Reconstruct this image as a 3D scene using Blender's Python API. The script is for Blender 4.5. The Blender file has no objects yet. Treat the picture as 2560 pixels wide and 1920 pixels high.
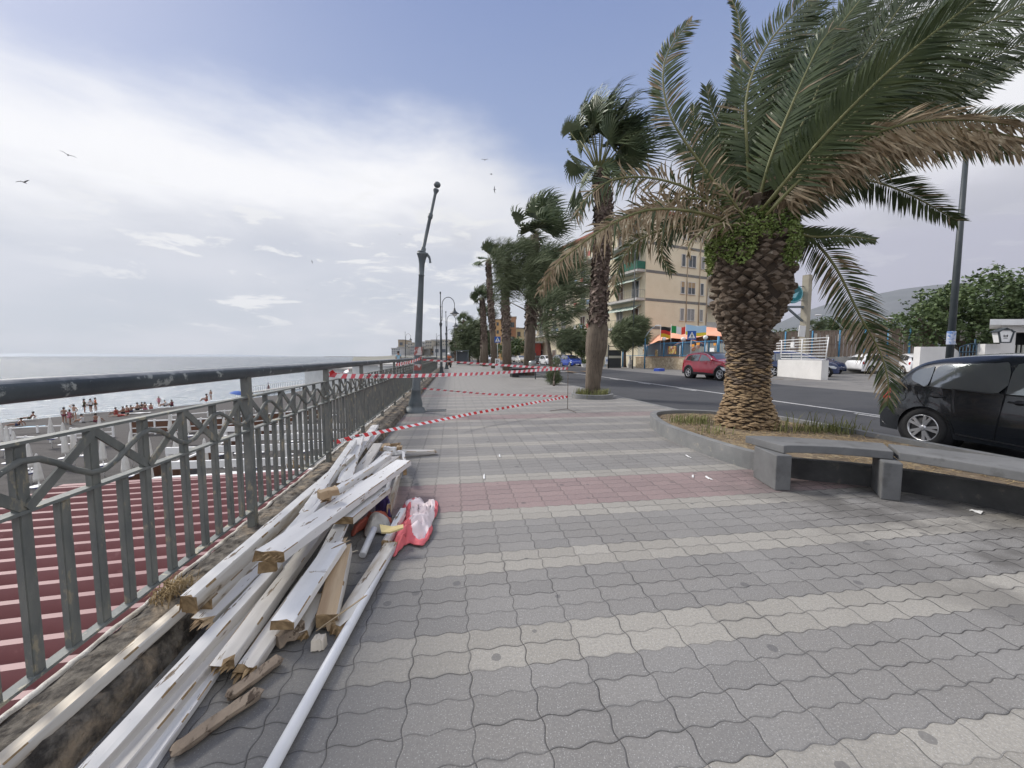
import bpy, math, random
from mathutils import Vector, Matrix, noise
R=math.radians
C=bpy.context.scene.collection
# ---------------------------------------------------------------- camera, world, sun, exposure
F=960.0; CAMH=1.40; PITCH=math.atan(70/F); HEAD=R(8.7)
cam=bpy.data.objects.new('camera',bpy.data.cameras.new('camera')); C.objects.link(cam)
cam.location=(0,0,CAMH); cam.rotation_euler=(R(90)-PITCH,0,-HEAD)
cam.data.sensor_width=36; cam.data.lens=36*F/2560; cam.data.clip_end=60000; cam.data.clip_start=.05
bpy.context.scene.camera=cam
vs=bpy.context.scene.view_settings
vs.view_transform='Standard'; vs.look='None'; vs.exposure=0.0; vs.gamma=1
SUN_AZ=R(-52); SUN_EL=R(42)
def make_world():
    w=bpy.data.worlds.new('World'); bpy.context.scene.world=w; w.use_nodes=True
    nt=w.node_tree; N=nt.nodes; L=nt.links; N.clear()
    def nd(t,**k):
        n=N.new(t)
        for a,b in k.items(): setattr(n,a,b)
        return n
    def put(s,v):
        if hasattr(v,'links'): L.new(v,s)
        else: s.default_value=v
    def m(op,a,b=0.0,c=0.0,clamp=False):
        n=nd('ShaderNodeMath',operation=op,use_clamp=clamp)
        for i,v in enumerate((a,b,c)): put(n.inputs[i],v)
        return n.outputs[0]
    def mixc(f,a,b):
        n=nd('ShaderNodeMix',data_type='RGBA'); put(n.inputs[0],f); put(n.inputs[6],a); put(n.inputs[7],b); return n.outputs[2]
    def sstep(x,e0,e1):
        n=nd('ShaderNodeMapRange',interpolation_type='SMOOTHSTEP'); put(n.inputs[0],x); put(n.inputs[1],e0); put(n.inputs[2],e1); return n.outputs[0]
    def curve(x,pts):   # pts in (az deg -> value deg); az range -180..180 , value range -20..100
        n=nd('ShaderNodeFloatCurve'); c=n.mapping.curves[0]
        P=[((a+180)/360,(v+20)/120) for a,v in pts]
        while len(c.points)<len(P): c.points.new(.5,.5)
        for q,(a,v) in zip(c.points,P): q.location=(a,v); q.handle_type='AUTO'
        n.mapping.update(); put(n.inputs[1],m('DIVIDE',m('ADD',x,180.0),360.0))
        return m('SUBTRACT',m('MULTIPLY',n.outputs[0],120.0),20.0)
    tc=nd('ShaderNodeTexCoord'); sx=nd('ShaderNodeSeparateXYZ'); L.new(tc.outputs['Generated'],sx.inputs[0])
    x,y,z=sx.outputs
    az=m('SUBTRACT',m('MULTIPLY',m('ARCTAN2',x,y),57.2958),8.7)   # degrees, 0 along the view heading
    el=m('MULTIPLY',m('ARCSINE',z),57.2958)
    cb=nd('ShaderNodeCombineXYZ'); put(cb.inputs[0],m('MULTIPLY',az,.018)); put(cb.inputs[1],m('MULTIPLY',el,.05))
    def noise_(vec,scale,detail,rough=.55,dist=0.0):
        n=nd('ShaderNodeTexNoise'); L.new(vec,n.inputs['Vector']); n.inputs['Scale'].default_value=scale
        n.inputs['Detail'].default_value=detail; n.inputs['Roughness'].default_value=rough; n.inputs['Distortion'].default_value=dist
        return n.outputs['Fac']
    n1=noise_(cb.outputs[0],2.2,6,.5,.3); n2=noise_(cb.outputs[0],7,7,.6,.2); n3=noise_(cb.outputs[0],3.3,3); cb2=nd('ShaderNodeCombineXYZ'); put(cb2.inputs[0],m('MULTIPLY',az,.055)); put(cb2.inputs[1],m('MULTIPLY',el,.21)); n4=noise_(cb2.outputs[0],2.4,8,.6,.4)
    sky=nd('ShaderNodeTexSky',sky_type='NISHITA'); sky.sun_disc=False; sky.sun_elevation=SUN_EL; sky.sun_rotation=SUN_AZ
    sky.dust_density=2.0; sky.air_density=1.0
    sm=nd('ShaderNodeMix',data_type='RGBA',blend_type='MULTIPLY'); sm.inputs[0].default_value=1; L.new(sky.outputs[0],sm.inputs[6]); sm.inputs[7].default_value=(.105,.105,.105,1)
    blue=mixc(.82,sm.outputs[2],mixc(sstep(el,18,48),(.33,.43,.68,1),(.19,.275,.56,1)))
    # upper edge of the bright cloud sheet
    top=curve(az,[(-180,75),(-75,40),(-60,28),(-51,24),(-44,25),(-32,26),(-20,27),(-11,28),(-2,26),(6,22),(14,22),(24,25),(34,28),(45,36),(60,60),(180,75)])
    wob=m('MULTIPLY',m('SUBTRACT',n1,.5),9.0); wob2=m('MULTIPLY',m('SUBTRACT',n2,.5),5.0)
    dd=m('ADD',m('SUBTRACT',el,top),m('ADD',wob,wob2))
    bm=sstep(dd,-5.0,6.0)
    # gradient inside the cloud sheet: bright edge, greyer underneath
    low=mixc(sstep(el,0,22),(.575,.62,.685,1),(.59,.615,.70,1))
    low=mixc(sstep(n3,.35,.7),low,(.68,.70,.76,1))
    lowR=mixc(sstep(az,4,40),low,(.50,.50,.60,1))
    edge=m('MULTIPLY',sstep(dd,-14,-5),1.0)
    leftw=m('SUBTRACT',1.0,sstep(az,-22,12))
    bright=mixc(m('MULTIPLY',edge,m('ADD',m('MULTIPLY',leftw,.9),.2)),lowR,(1.0,1.0,1.02,1))
    brr=mixc(m('MULTIPLY',sstep(az,26,44),sstep(el,11,22)),bright,(.95,.95,.98,1))
    # small ragged puffs
    puff=m('MULTIPLY',sstep(n4,.545,.63),m('MULTIPLY',sstep(el,1.5,6),m('SUBTRACT',1.0,sstep(el,14,22))))
    pz=m('MULTIPLY',puff,m('ADD',.15,m('MULTIPLY',m('SUBTRACT',1.0,sstep(m('ABSOLUTE',m('ADD',az,25.0)),16,26)),.75)))
    cl=mixc(pz,brr,(.92,.92,.92,1))
    gr=m('MULTIPLY',sstep(n1,.5,.62),m('MULTIPLY',sstep(az,-22,-8),m('SUBTRACT',1.0,sstep(el,14,22))))
    cl=mixc(m('MULTIPLY',gr,.45),cl,(.47,.48,.53,1))
    lump=m('MULTIPLY',m('MULTIPLY',sstep(n4,.47,.60),sstep(n1,.42,.55)),m('MULTIPLY',m('SUBTRACT',1.0,sstep(m('ABSOLUTE',m('ADD',az,12.0)),7,14)),m('MULTIPLY',sstep(el,2,7),m('SUBTRACT',1.0,sstep(el,17,26)))))
    cl=mixc(m('MULTIPLY',lump,.75),cl,(.90,.90,.89,1))
    col=mixc(bm,cl,blue)
    # unseen sky behind the viewer, brightened most on the sea side as added fill
    side=m('MULTIPLY',sstep(m('ABSOLUTE',m('ADD',az,118.0)),62,38),sstep(el,-2,10)); rearr=m('MULTIPLY',sstep(m('ABSOLUTE',az),75,110),.22)
    k=m('ADD',m('ADD',1.0,m('MULTIPLY',side,.32)),rearr)
    vm=nd('ShaderNodeVectorMath',operation='SCALE'); L.new(col,vm.inputs[0]); put(vm.inputs[3],k); col=vm.outputs[0]
    bg=nd('ShaderNodeBackground'); put(bg.inputs[0],col); bg.inputs[1].default_value=1.0
    o=nd('ShaderNodeOutputWorld'); L.new(bg.outputs[0],o.inputs[0])
make_world()
sl=bpy.data.lights.new('sun','SUN'); sl.energy=3.9; sl.angle=R(15); sl.color=(1,.95,.88)
so=bpy.data.objects.new('sun',sl); C.objects.link(so)
_d=Vector((math.sin(SUN_AZ)*math.cos(SUN_EL),math.cos(SUN_AZ)*math.cos(SUN_EL),math.sin(SUN_EL)))
so.rotation_euler=_d.to_track_quat('Z','Y').to_euler()
# ---------------------------------------------------------------- survey helpers (photo survey -> metres)
CA,SA=math.cos(HEAD),math.sin(HEAD)
def _ray(px,py):
    a=(px-1280)/F; b=(960-py)/F
    X,Y,Z=a,math.cos(PITCH)+b*math.sin(PITCH),-math.sin(PITCH)+b*math.cos(PITCH)
    return Vector((X*CA+Y*SA,-X*SA+Y*CA,Z)),Y
def P(px,py,z=0.0):
    d,_=_ray(px,py); k=(z-CAMH)/d.z; return Vector((d.x*k,d.y*k,z))
def PD(px,py,dep):
    d,Y=_ray(px,py); k=dep/Y; return Vector((d.x*k,d.y*k,CAMH+d.z*k))
def DEP(v): return v.x*SA+v.y*CA
def camx(v): return (v.x*CA-v.y*SA)/max(.01,v.x*SA+v.y*CA)
CAMR=Vector((CA,-SA,0)); CAMF=Vector((SA,CA,0)); UP=Vector((0,0,1))
rnd=random.Random(7)
# ---------------------------------------------------------------- mesh builder
class MB:
    def __init__(s): s.v=[]; s.f=[]; s.m=[]; s.sm=[]
    def add(s,vs_,fs,mi=0,smooth=False,M=None):
        o=len(s.v)
        s.v+= [tuple(M@Vector(p)) for p in vs_] if M is not None else [tuple(p) for p in vs_]
        for f in fs: s.f.append(tuple(i+o for i in f)); s.m.append(mi); s.sm.append(smooth)
        return s
    def box(s,c,d,mi=0,M=None,rot=None):
        x,y,z=(i/2 for i in d); T=Matrix.Translation(c)
        if rot: T=T@Matrix.Rotation(rot[2],4,'Z')@Matrix.Rotation(rot[1],4,'Y')@Matrix.Rotation(rot[0],4,'X')
        if M is not None: T=M@T
        return s.add([(-x,-y,-z),(x,-y,-z),(x,y,-z),(-x,y,-z),(-x,-y,z),(x,-y,z),(x,y,z),(-x,y,z)],
              [(0,3,2,1),(4,5,6,7),(0,1,5,4),(1,2,6,5),(2,3,7,6),(3,0,4,7)],mi,False,T)
    def bb(s,lo,hi,mi=0): return s.box([(a+b)/2 for a,b in zip(lo,hi)],[b-a for a,b in zip(lo,hi)],mi)
    def bar(s,p,q,w,h,mi=0,up=UP):   # rectangular bar from p to q: w sideways, h along up
        p,q=Vector(p),Vector(q); d=q-p; L=d.length
        if L<1e-6: return s
        d/=L; u=Vector(up); sd=d.cross(u)
        if sd.length<1e-4: sd=d.cross(Vector((1,0,0)))
        sd.normalize(); u=sd.cross(d); a=sd*(w/2); b=u*(h/2)
        vv=[p-a-b,p+a-b,p+a+b,p-a+b,q-a-b,q+a-b,q+a+b,q-a+b]
        return s.add(vv,[(0,1,2,3),(4,7,6,5),(0,4,5,1),(1,5,6,2),(2,6,7,3),(3,7,4,0)],mi)
    def tube(s,pts,r,n=10,mi=0,caps=True,smooth=True):
        pts=[Vector(p) for p in pts]; rr=r if isinstance(r,(list,tuple)) else [r]*len(pts)
        o=len(s.v); pu=None
        for i,p in enumerate(pts):
            t=(pts[min(i+1,len(pts)-1)]-pts[max(i-1,0)])
            if t.length<1e-9: t=Vector((0,0,1))
            t.normalize()
            u=pu if pu is not None else (Vector((0,0,1)) if abs(t.z)<.9 else Vector((1,0,0)))
            u=(u-t*u.dot(t)); u=u.normalized() if u.length>1e-6 else t.orthogonal().normalized(); pu=u; w=t.cross(u)
            for k in range(n):
                a=2*math.pi*k/n; s.v.append(tuple(p+(u*math.cos(a)+w*math.sin(a))*rr[i]))
        for i in range(len(pts)-1):
            for k in range(n):
                a=o+i*n+k; b=o+i*n+(k+1)%n; s.f.append((a,b,b+n,a+n)); s.m.append(mi); s.sm.append(smooth)
        if caps:
            s.f.append(tuple(o+k for k in range(n))[::-1]); s.m.append(mi); s.sm.append(False)
            e=o+(len(pts)-1)*n; s.f.append(tuple(e+k for k in range(n))); s.m.append(mi); s.sm.append(False)
        return s
    def lathe(s,prof,n=20,mi=0,M=None,smooth=True):  # prof [(r,z)]
        vs_=[];fs=[]
        for r,z in prof:
            for k in range(n): a=2*math.pi*k/n; vs_.append((r*math.cos(a),r*math.sin(a),z))
        for i in range(len(prof)-1):
            for k in range(n): a=i*n+k;b=i*n+(k+1)%n; fs.append((a,b,b+n,a+n))
        fs.append(tuple(range(n))[::-1]); e=(len(prof)-1)*n; fs.append(tuple(range(e,e+n)))
        return s.add(vs_,fs,mi,smooth,M)
    def ell(s,c,r,n=12,m=8,mi=0,M=None):
        pr=[(max(1e-4,math.cos(-math.pi/2+math.pi*i/m)),math.sin(-math.pi/2+math.pi*i/m)) for i in range(m+1)]
        T=Matrix.Translation(c)@Matrix.Diagonal((r[0],r[1],r[2],1))
        return s.lathe(pr,n,mi,(M@T) if M is not None else T)
    def prism(s,poly,h,mi=0,M=None):  # poly xy ccw, extruded z 0..h
        n=len(poly); vs_=[(x,y,0) for x,y in poly]+[(x,y,h) for x,y in poly]
        fs=[tuple(range(n))[::-1],tuple(range(n,2*n))]+[(i,(i+1)%n,n+(i+1)%n,n+i) for i in range(n)]
        return s.add(vs_,fs,mi,False,M)
    def quad(s,a,b,c,d,mi=0,smooth=False): return s.add([a,b,c,d],[(0,1,2,3)],mi,smooth)
    def grid(s,fn,nu,nv,mi=0,smooth=True,mif=None):
        o=len(s.v)
        for i in range(nu+1):
            for j in range(nv+1): s.v.append(tuple(fn(i/nu,j/nv)))
        for i in range(nu):
            for j in range(nv):
                a=o+i*(nv+1)+j; s.f.append((a,a+nv+1,a+nv+2,a+1)); s.m.append(mif((i+.5)/nu,(j+.5)/nv) if mif else mi); s.sm.append(smooth)
        return s
    def build(s,name,mats,parent=None,bevel=0,loc=None):
        me=bpy.data.meshes.new(name); me.from_pydata(s.v,[],s.f); 
        for m_ in (mats if isinstance(mats,(list,tuple)) else [mats]): me.materials.append(m_)
        me.polygons.foreach_set('material_index',s.m); me.polygons.foreach_set('use_smooth',s.sm); me.update()
        o=bpy.data.objects.new(name,me); C.objects.link(o)
        if parent is not None: o.parent=parent
        if loc is not None: o.location=loc
        if bevel:
            b=o.modifiers.new('bevel','BEVEL'); b.width=bevel; b.segments=2; b.limit_method='ANGLE'
        return o
def tag(o,label=None,cat=None,group=None,kind=None):
    if label: o['label']=label
    if cat: o['category']=cat
    if group: o['group']=group
    if kind: o['kind']=kind
    return o
def thing(name,loc,label,cat,group=None,rz=0):
    o=bpy.data.objects.new(name,None); C.objects.link(o); o.location=loc; o.rotation_euler=(0,0,rz); o.empty_display_size=.1
    return tag(o,label,cat,group)
def tree_copy(o,loc,rz,label,group=None,scale=None):
    r=o.copy(); C.objects.link(r); r.location=loc; r.rotation_euler=(0,0,rz); r['label']=label
    if group: r['group']=group
    if scale: r.scale=scale if isinstance(scale,(tuple,list)) else (scale,)*3
    for ch in list(o.children):
        c=ch.copy(); C.objects.link(c); c.parent=r
        for g in list(ch.children):
            d=g.copy(); C.objects.link(d); d.parent=c
    return r
def ordinal(n):
    W=['first','second','third','fourth','fifth','sixth','seventh','eighth','ninth','tenth','eleventh','twelfth','thirteenth','fourteenth','fifteenth','sixteenth','seventeenth','eighteenth','nineteenth','twentieth']
    if n<=20: return W[n-1]
    t={2:'twenty',3:'thirty',4:'forty',5:'fifty',6:'sixty'}[n//10]; return t+('-'+W[n%10-1] if n%10 else 'th')
# ---------------------------------------------------------------- materials
def M(name,c1,c2=None,scale=4,rough=.7,bump=0,bscale=None,metal=0,detail=5,lo=.35,hi=.65,stretch=(1,1,1),c3=None,lo3=.6,hi3=.64,s3=None,coat=0,spec=.5,trans=0,emit=None,sheen=0,alpha=1,coord='Object',ior=1.45):
    m_=bpy.data.materials.new(name); m_.use_nodes=True; nt=m_.node_tree; N=nt.nodes; L=nt.links; b=N['Principled BSDF']
    b.inputs['Roughness'].default_value=rough; b.inputs['Metallic'].default_value=metal; b.inputs['Coat Weight'].default_value=coat
    b.inputs['Specular IOR Level'].default_value=spec; b.inputs['Transmission Weight'].default_value=trans; b.inputs['Coat Roughness'].default_value=.05
    b.inputs['IOR'].default_value=ior
    if emit: b.inputs['Emission Color'].default_value=(*emit[:3],1); b.inputs['Emission Strength'].default_value=emit[3]
    tc=N.new('ShaderNodeTexCoord'); mp=N.new('ShaderNodeMapping'); mp.inputs['Scale'].default_value=stretch; L.new(tc.outputs[coord],mp.inputs[0])
    def nz(sc,det=detail,rg=.6):
        n=N.new('ShaderNodeTexNoise'); n.inputs['Scale'].default_value=sc; n.inputs['Detail'].default_value=det; n.inputs['Roughness'].default_value=rg
        L.new(mp.outputs[0],n.inputs['Vector']); return n.outputs['Fac']
    def ramp(x,a,b_):
        n=N.new('ShaderNodeMapRange'); n.inputs[1].default_value=a; n.inputs[2].default_value=b_; L.new(x,n.inputs[0]); return n.outputs[0]
    def mx(f,a,b_):
        n=N.new('ShaderNodeMix'); n.data_type='RGBA'; L.new(f,n.inputs[0])
        for i,v in ((6,a),(7,b_)):
            if hasattr(v,'links'): L.new(v,n.inputs[i])
            else: n.inputs[i].default_value=(*v,1)
        return n.outputs[2]
    b.inputs['Base Color'].default_value=(*c1,1)
    if c2:
        col=mx(ramp(nz(scale),lo,hi),c1,c2)
        if c3: col=mx(ramp(nz(s3 or scale*2.7,6,.65),lo3,hi3),col,c3)
        L.new(col,b.inputs['Base Color'])
    if bump:
        bn=N.new('ShaderNodeBump'); bn.inputs['Strength'].default_value=1; bn.inputs['Distance'].default_value=bump
        L.new(nz(bscale or scale*3),bn.inputs['Height']); L.new(bn.outputs[0],b.inputs['Normal'])
    return m_
mt={}
def mset():
    k=mt
    k['iron']=M('rail_paint',(.115,.126,.122),(.185,.19,.172),9,.7,.002,60,c3=(.29,.26,.19),lo3=.57,hi3=.66,s3=19,stretch=(1,1,.45))
    k['irontop']=M('rail_flat_paint',(.115,.13,.13),(.20,.21,.195),7,.6,.002,60,c3=(.34,.32,.24),lo3=.57,hi3=.61,s3=9)
    k['tube']=M('handrail_paint',(.035,.045,.055),(.07,.085,.095),3,.45,.0015,60,c3=(.30,.32,.31),lo3=.60,hi3=.64,s3=9)
    k['lamp']=M('lamp_paint',(.085,.105,.115),(.13,.15,.16),3,.5,.001,40)
    k['lampdark']=M('lamp_dark_paint',(.035,.045,.05),(.05,.06,.065),3,.5)
    k['kerbshade']=M('dark_kerb_shaded',(.045,.045,.046),(.085,.085,.083),3,.85,.003,60,c3=(.14,.13,.11),lo3=.62,hi3=.7,s3=6)  # darker kerb stone; shade under the bench is put into its colour
    k['stone']=M('ledge_stone',(.06,.053,.046),(.21,.19,.16),16,.95,.03,34,detail=9,lo=.4,hi=.62,c3=(.33,.265,.19),lo3=.5,hi3=.66,s3=5)
    k['crust']=M('ledge_mortar',(.42,.38,.31),(.70,.68,.63),9,.9,.01,30)
    k['concrete']=M('bench_concrete',(.115,.117,.118),(.165,.167,.168),2.6,.8,.0015,90,c3=(.085,.085,.083),lo3=.55,hi3=.70,s3=4)
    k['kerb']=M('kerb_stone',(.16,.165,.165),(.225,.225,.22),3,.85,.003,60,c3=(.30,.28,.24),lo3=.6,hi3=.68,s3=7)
    k['white']=M('peeling_white_paint',(.63,.625,.62),(.73,.725,.715),5,.85,.0012,35,stretch=(.16,1,1),c3=(.20,.155,.11),lo3=.61,hi3=.63,s3=24)
    k['white2']=M('worn_cream_paint',(.50,.475,.44),(.64,.62,.585),6,.7,.001,30,stretch=(.14,1,1),c3=(.22,.17,.12),lo3=.62,hi3=.65,s3=22)
    k['whitedirty']=M('dirty_white_paint',(.58,.56,.52),(.34,.285,.21),7,.75,.001,40,stretch=(.22,1,1),lo=.45,hi=.62,c3=(.16,.12,.08),lo3=.61,hi3=.66,s3=18)
    k['rawend']=M('raw_wood_end',(.20,.135,.07),(.34,.24,.13),30,.85,.002,60)
    k['raw']=M('raw_pine',(.52,.40,.26),(.36,.25,.15),12,.8,.0015,40,stretch=(.1,1,1),c3=(.10,.06,.04),lo3=.70,hi3=.72,s3=9)
    k['rawgrey']=M('weathered_wood',(.19,.15,.115),(.30,.24,.18),14,.9,.004,30,stretch=(1,.4,1),c3=(.07,.05,.035),lo3=.55,hi3=.62,s3=26)
    k['cream']=M('cream_lath',(.62,.55,.45),(.70,.64,.54),9,.65,stretch=(.15,1,1),c3=(.35,.27,.18),lo3=.66,hi3=.70,s3=20)
    k['pipe']=M('white_pipe',(.68,.69,.71),(.74,.75,.76),6,.4)
    k['red']=M('tape_red',(.70,.045,.05),rough=.4); k['tapew']=M('tape_white',(.86,.86,.86),rough=.4); k['black']=M('black_print',(.03,.03,.03),rough=.6)
    k['pinkred']=M('tape_faded_red',(.75,.14,.17),rough=.4)
    k['whitep']=M('plain_white_paint',(.74,.74,.73),(.82,.82,.81),2,.6)
    k['tyre']=M('tyre_rubber',(.015,.015,.016),rough=.85); k['alloy']=M('alloy_metal',(.62,.62,.63),metal=.75,rough=.3)
    k['glass']=M('car_glass',(.17,.18,.185),rough=.03,spec=.9,coat=.6,metal=.7); k['plastic']=M('black_plastic',(.018,.018,.02),rough=.5)
    k['chrome']=M('bright_trim',(.7,.7,.7),metal=.9,rough=.2); k['lens']=M('headlight_lens',(.6,.63,.66),rough=.08,coat=1)
    k['redlens']=M('tail_lens',(.35,.02,.02),rough=.15,coat=1); k['plate']=M('number_plate',(.8,.8,.8),rough=.5)
    k['bark']=M('palm_bark',(.13,.095,.065),(.28,.20,.125),8,.95,.012,30,c3=(.06,.045,.035),lo3=.5,hi3=.6,s3=16)
    k['leaf']=M('palm_leaf_green',(.034,.056,.018),(.084,.110,.038),1.5,.45,c3=(.16,.13,.06),lo3=.70,hi3=.8,s3=3)
    k['leaf2']=M('fan_leaf_green',(.072,.108,.058),(.16,.19,.095),1.5,.5)
    k['dry']=M('dry_leaf_tan',(.36,.28,.18),(.20,.145,.085),2.5,.85,c3=(.45,.38,.26),lo3=.5,hi3=.65)
    k['rachis']=M('leaf_rib',(.13,.14,.05),(.20,.19,.08),3,.6)
mset()
def top_wear(m_,col,amount=1.0):   # worn bare streak along the upward side of the rail
    nt=m_.node_tree; N=nt.nodes; L=nt.links; b=N['Principled BSDF']; src=b.inputs['Base Color'].links[0].from_socket
    g=N.new('ShaderNodeNewGeometry'); sx=N.new('ShaderNodeSeparateXYZ'); L.new(g.outputs['True Normal'],sx.inputs[0]); n=N.new('ShaderNodeTexNoise'); n.inputs['Scale'].default_value=14; n.inputs['Detail'].default_value=7
    tc=N.new('ShaderNodeTexCoord'); L.new(tc.outputs['Object'],n.inputs['Vector']); ad=N.new('ShaderNodeMath'); ad.operation='MULTIPLY_ADD'; L.new(n.outputs['Fac'],ad.inputs[0]); ad.inputs[1].default_value=.9; L.new(sx.outputs[2],ad.inputs[2])
    mr=N.new('ShaderNodeMapRange'); mr.inputs[1].default_value=1.02; mr.inputs[2].default_value=1.32; mr.inputs[4].default_value=amount; L.new(ad.outputs[0],mr.inputs[0])
    mx=N.new('ShaderNodeMix'); mx.data_type='RGBA'; L.new(mr.outputs[0],mx.inputs[0]); L.new(src,mx.inputs[6]); mx.inputs[7].default_value=(*col,1); L.new(mx.outputs[2],b.inputs['Base Color'])
top_wear(mt['tube'],(.27,.28,.285),.85)
# ---------------------------------------------------------------- ground, road, sea
def nodes_mat(name):
    m_=bpy.data.materials.new(name); m_.use_nodes=True; return m_,m_.node_tree.nodes,m_.node_tree.links,m_.node_tree.nodes['Principled BSDF']
LB,WB_=.262,.1279   # paver length across, width along
def paver_mat():
    m_,N,L,b=nodes_mat('wavy_concrete_pavers')
    def put(s,v):
        if hasattr(v,'links'): L.new(v,s)
        else: s.default_value=v
    def m(op,a,b_=0.0,c=0.0,clamp=False):
        n=N.new('ShaderNodeMath'); n.operation=op; n.use_clamp=clamp
        for i,v in enumerate((a,b_,c)): put(n.inputs[i],v)
        return n.outputs[0]
    def mx(f,a,b_,bt='MIX'):
        n=N.new('ShaderNodeMix'); n.data_type='RGBA'; n.blend_type=bt; put(n.inputs[0],f)
        for i,v in ((6,a),(7,b_)): put(n.inputs[i],v if hasattr(v,'links') else (*v,1))
        return n.outputs[2]
    def mr(x,a,b_,c=0.0,d=1.0):
        n=N.new('ShaderNodeMapRange'); 
        for i,v in enumerate((x,a,b_,c,d)): put(n.inputs[i],v)
        return n.outputs[0]
    tc=N.new('ShaderNodeTexCoord'); sx=N.new('ShaderNodeSeparateXYZ'); L.new(tc.outputs['Object'],sx.inputs[0]); t,s=sx.outputs[0],sx.outputs[1]
    def nz(sc,det=4,rg=.6,vec=None):
        n=N.new('ShaderNodeTexNoise'); n.inputs['Scale'].default_value=sc; n.inputs['Detail'].default_value=det; n.inputs['Roughness'].default_value=rg
        L.new(vec or tc.outputs['Object'],n.inputs['Vector']); return n.outputs['Fac']
    jit=m('MULTIPLY',m('SUBTRACT',nz(3.1,2),.5),.03)
    u=m('ADD',m('DIVIDE',m('SUBTRACT',s,1.615-40*WB_),WB_),m('SUBTRACT',m('MULTIPLY',jit,1.5),m('MULTIPLY',m('SINE',m('MULTIPLY',m('ADD',t,.20),4*math.pi/LB)),.060)))
    v=m('ADD',m('DIVIDE',m('ADD',t,.20+20*LB),LB),m('ADD',m('MULTIPLY',m('SINE',m('MULTIPLY',m('SUBTRACT',s,1.615),2*math.pi/WB_)),.026),jit))
    ru,rv=m('FLOOR',u),m('FLOOR',v); fu,fv=m('FRACT',u),m('FRACT',v)
    du=m('MULTIPLY',m('MINIMUM',fu,m('SUBTRACT',1.0,fu)),WB_); dv=m('MULTIPLY',m('MINIMUM',fv,m('SUBTRACT',1.0,fv)),LB)
    # each joint opens and closes a little from paver to paver
    cbj=N.new('ShaderNodeCombineXYZ'); put(cbj.inputs[0],m('ROUND',u)); put(cbj.inputs[1],rv)
    wn0=N.new('ShaderNodeTexWhiteNoise'); wn0.noise_dimensions='2D'; L.new(cbj.outputs[0],wn0.inputs['Vector'])
    du=m('ADD',du,m('MULTIPLY',wn0.outputs['Value'],.0017)); wn1=N.new('ShaderNodeTexWhiteNoise'); wn1.noise_dimensions='2D'; cbk=N.new('ShaderNodeCombineXYZ'); put(cbk.inputs[0],ru); put(cbk.inputs[1],m('ADD',m('ROUND',v),77.0)); L.new(cbk.outputs[0],wn1.inputs['Vector']); dv=m('ADD',dv,m('MULTIPLY',wn1.outputs['Value'],.0013)); 
    dist=m('MINIMUM',du,dv)
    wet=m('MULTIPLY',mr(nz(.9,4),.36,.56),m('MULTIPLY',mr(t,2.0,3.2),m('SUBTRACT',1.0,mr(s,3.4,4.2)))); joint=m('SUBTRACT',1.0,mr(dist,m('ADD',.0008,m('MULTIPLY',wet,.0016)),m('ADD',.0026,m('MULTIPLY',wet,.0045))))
    cb=N.new('ShaderNodeCombineXYZ'); put(cb.inputs[0],ru); put(cb.inputs[1],rv)
    wn=N.new('ShaderNodeTexWhiteNoise'); wn.noise_dimensions='2D'; L.new(cb.outputs[0],wn.inputs['Vector']); rv_=wn.outputs['Value']
    # colour bands along s: row numbers counted from row 40 = first pale row
    rel=m('SUBTRACT',ru,40.0)
    def band(a,n_): # 1 inside [a,a+n)
        return m('MULTIPLY',m('GREATER_THAN',rel,a-.5),m('LESS_THAN',rel,a+n_-.5))
    def sumb(lst):
        r=None
        for a,n_ in lst: x=band(a,n_); r=x if r is None else m('ADD',r,x)
        return r
    pale=sumb([(-6,2),(0,2),(6,2),(12,2),(20,2),(27,2),(33,2),(39,2),(45,2),(51,2),(59,2),(66,2)])
    pink=sumb([(14,6),(53,5),(92,6)])
    far=m('GREATER_THAN',rel,70.0)
    pale=m('ADD',pale,m('MULTIPLY',far,m('LESS_THAN',m('MODULO',rel,6.0),2.0)))
    speck=nz(170,2,.5); grain=nz(75,4,.75); blot=nz(1.1,4,.6); 
    g=mx(mr(rv_,0,1),(.198,.192,.184),(.256,.248,.236)); g=mx(mr(blot,.35,.7),g,(.218,.208,.194))
    pl=mx(mr(rv_,0,1),(.295,.278,.245),(.355,.336,.298)); pk=mx(mr(rv_,0,1),(.25,.178,.172),(.295,.212,.202))
    col=mx(m('MINIMUM',pale,1.0),g,pl); col=mx(m('MINIMUM',pink,1.0),col,pk)
    # distance weathering of the walked centre: slightly paler far down the promenade
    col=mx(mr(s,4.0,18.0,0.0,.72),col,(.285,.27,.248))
    col=mx(mr(grain,.38,.66,0.0,.42),col,(.11,.11,.112))
    col=mx(mr(speck,.60,.68,0.0,.60),col,(.52,.52,.51)); col=mx(mr(speck,.33,.28,0.0,.45),col,(.06,.06,.065))
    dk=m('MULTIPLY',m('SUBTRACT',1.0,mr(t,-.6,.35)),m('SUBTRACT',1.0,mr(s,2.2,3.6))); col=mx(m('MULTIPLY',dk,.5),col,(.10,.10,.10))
    # dark stains near the planter and chewing-gum spots
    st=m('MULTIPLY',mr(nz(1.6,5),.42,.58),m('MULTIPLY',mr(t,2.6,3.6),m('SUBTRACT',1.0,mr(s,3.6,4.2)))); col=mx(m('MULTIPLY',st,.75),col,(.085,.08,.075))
    vo=N.new('ShaderNodeTexVoronoi'); vo.voronoi_dimensions='2D'; vo.inputs['Scale'].default_value=2.3; vo.inputs['Randomness'].default_value=1; L.new(tc.outputs['Object'],vo.inputs['Vector'])
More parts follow.
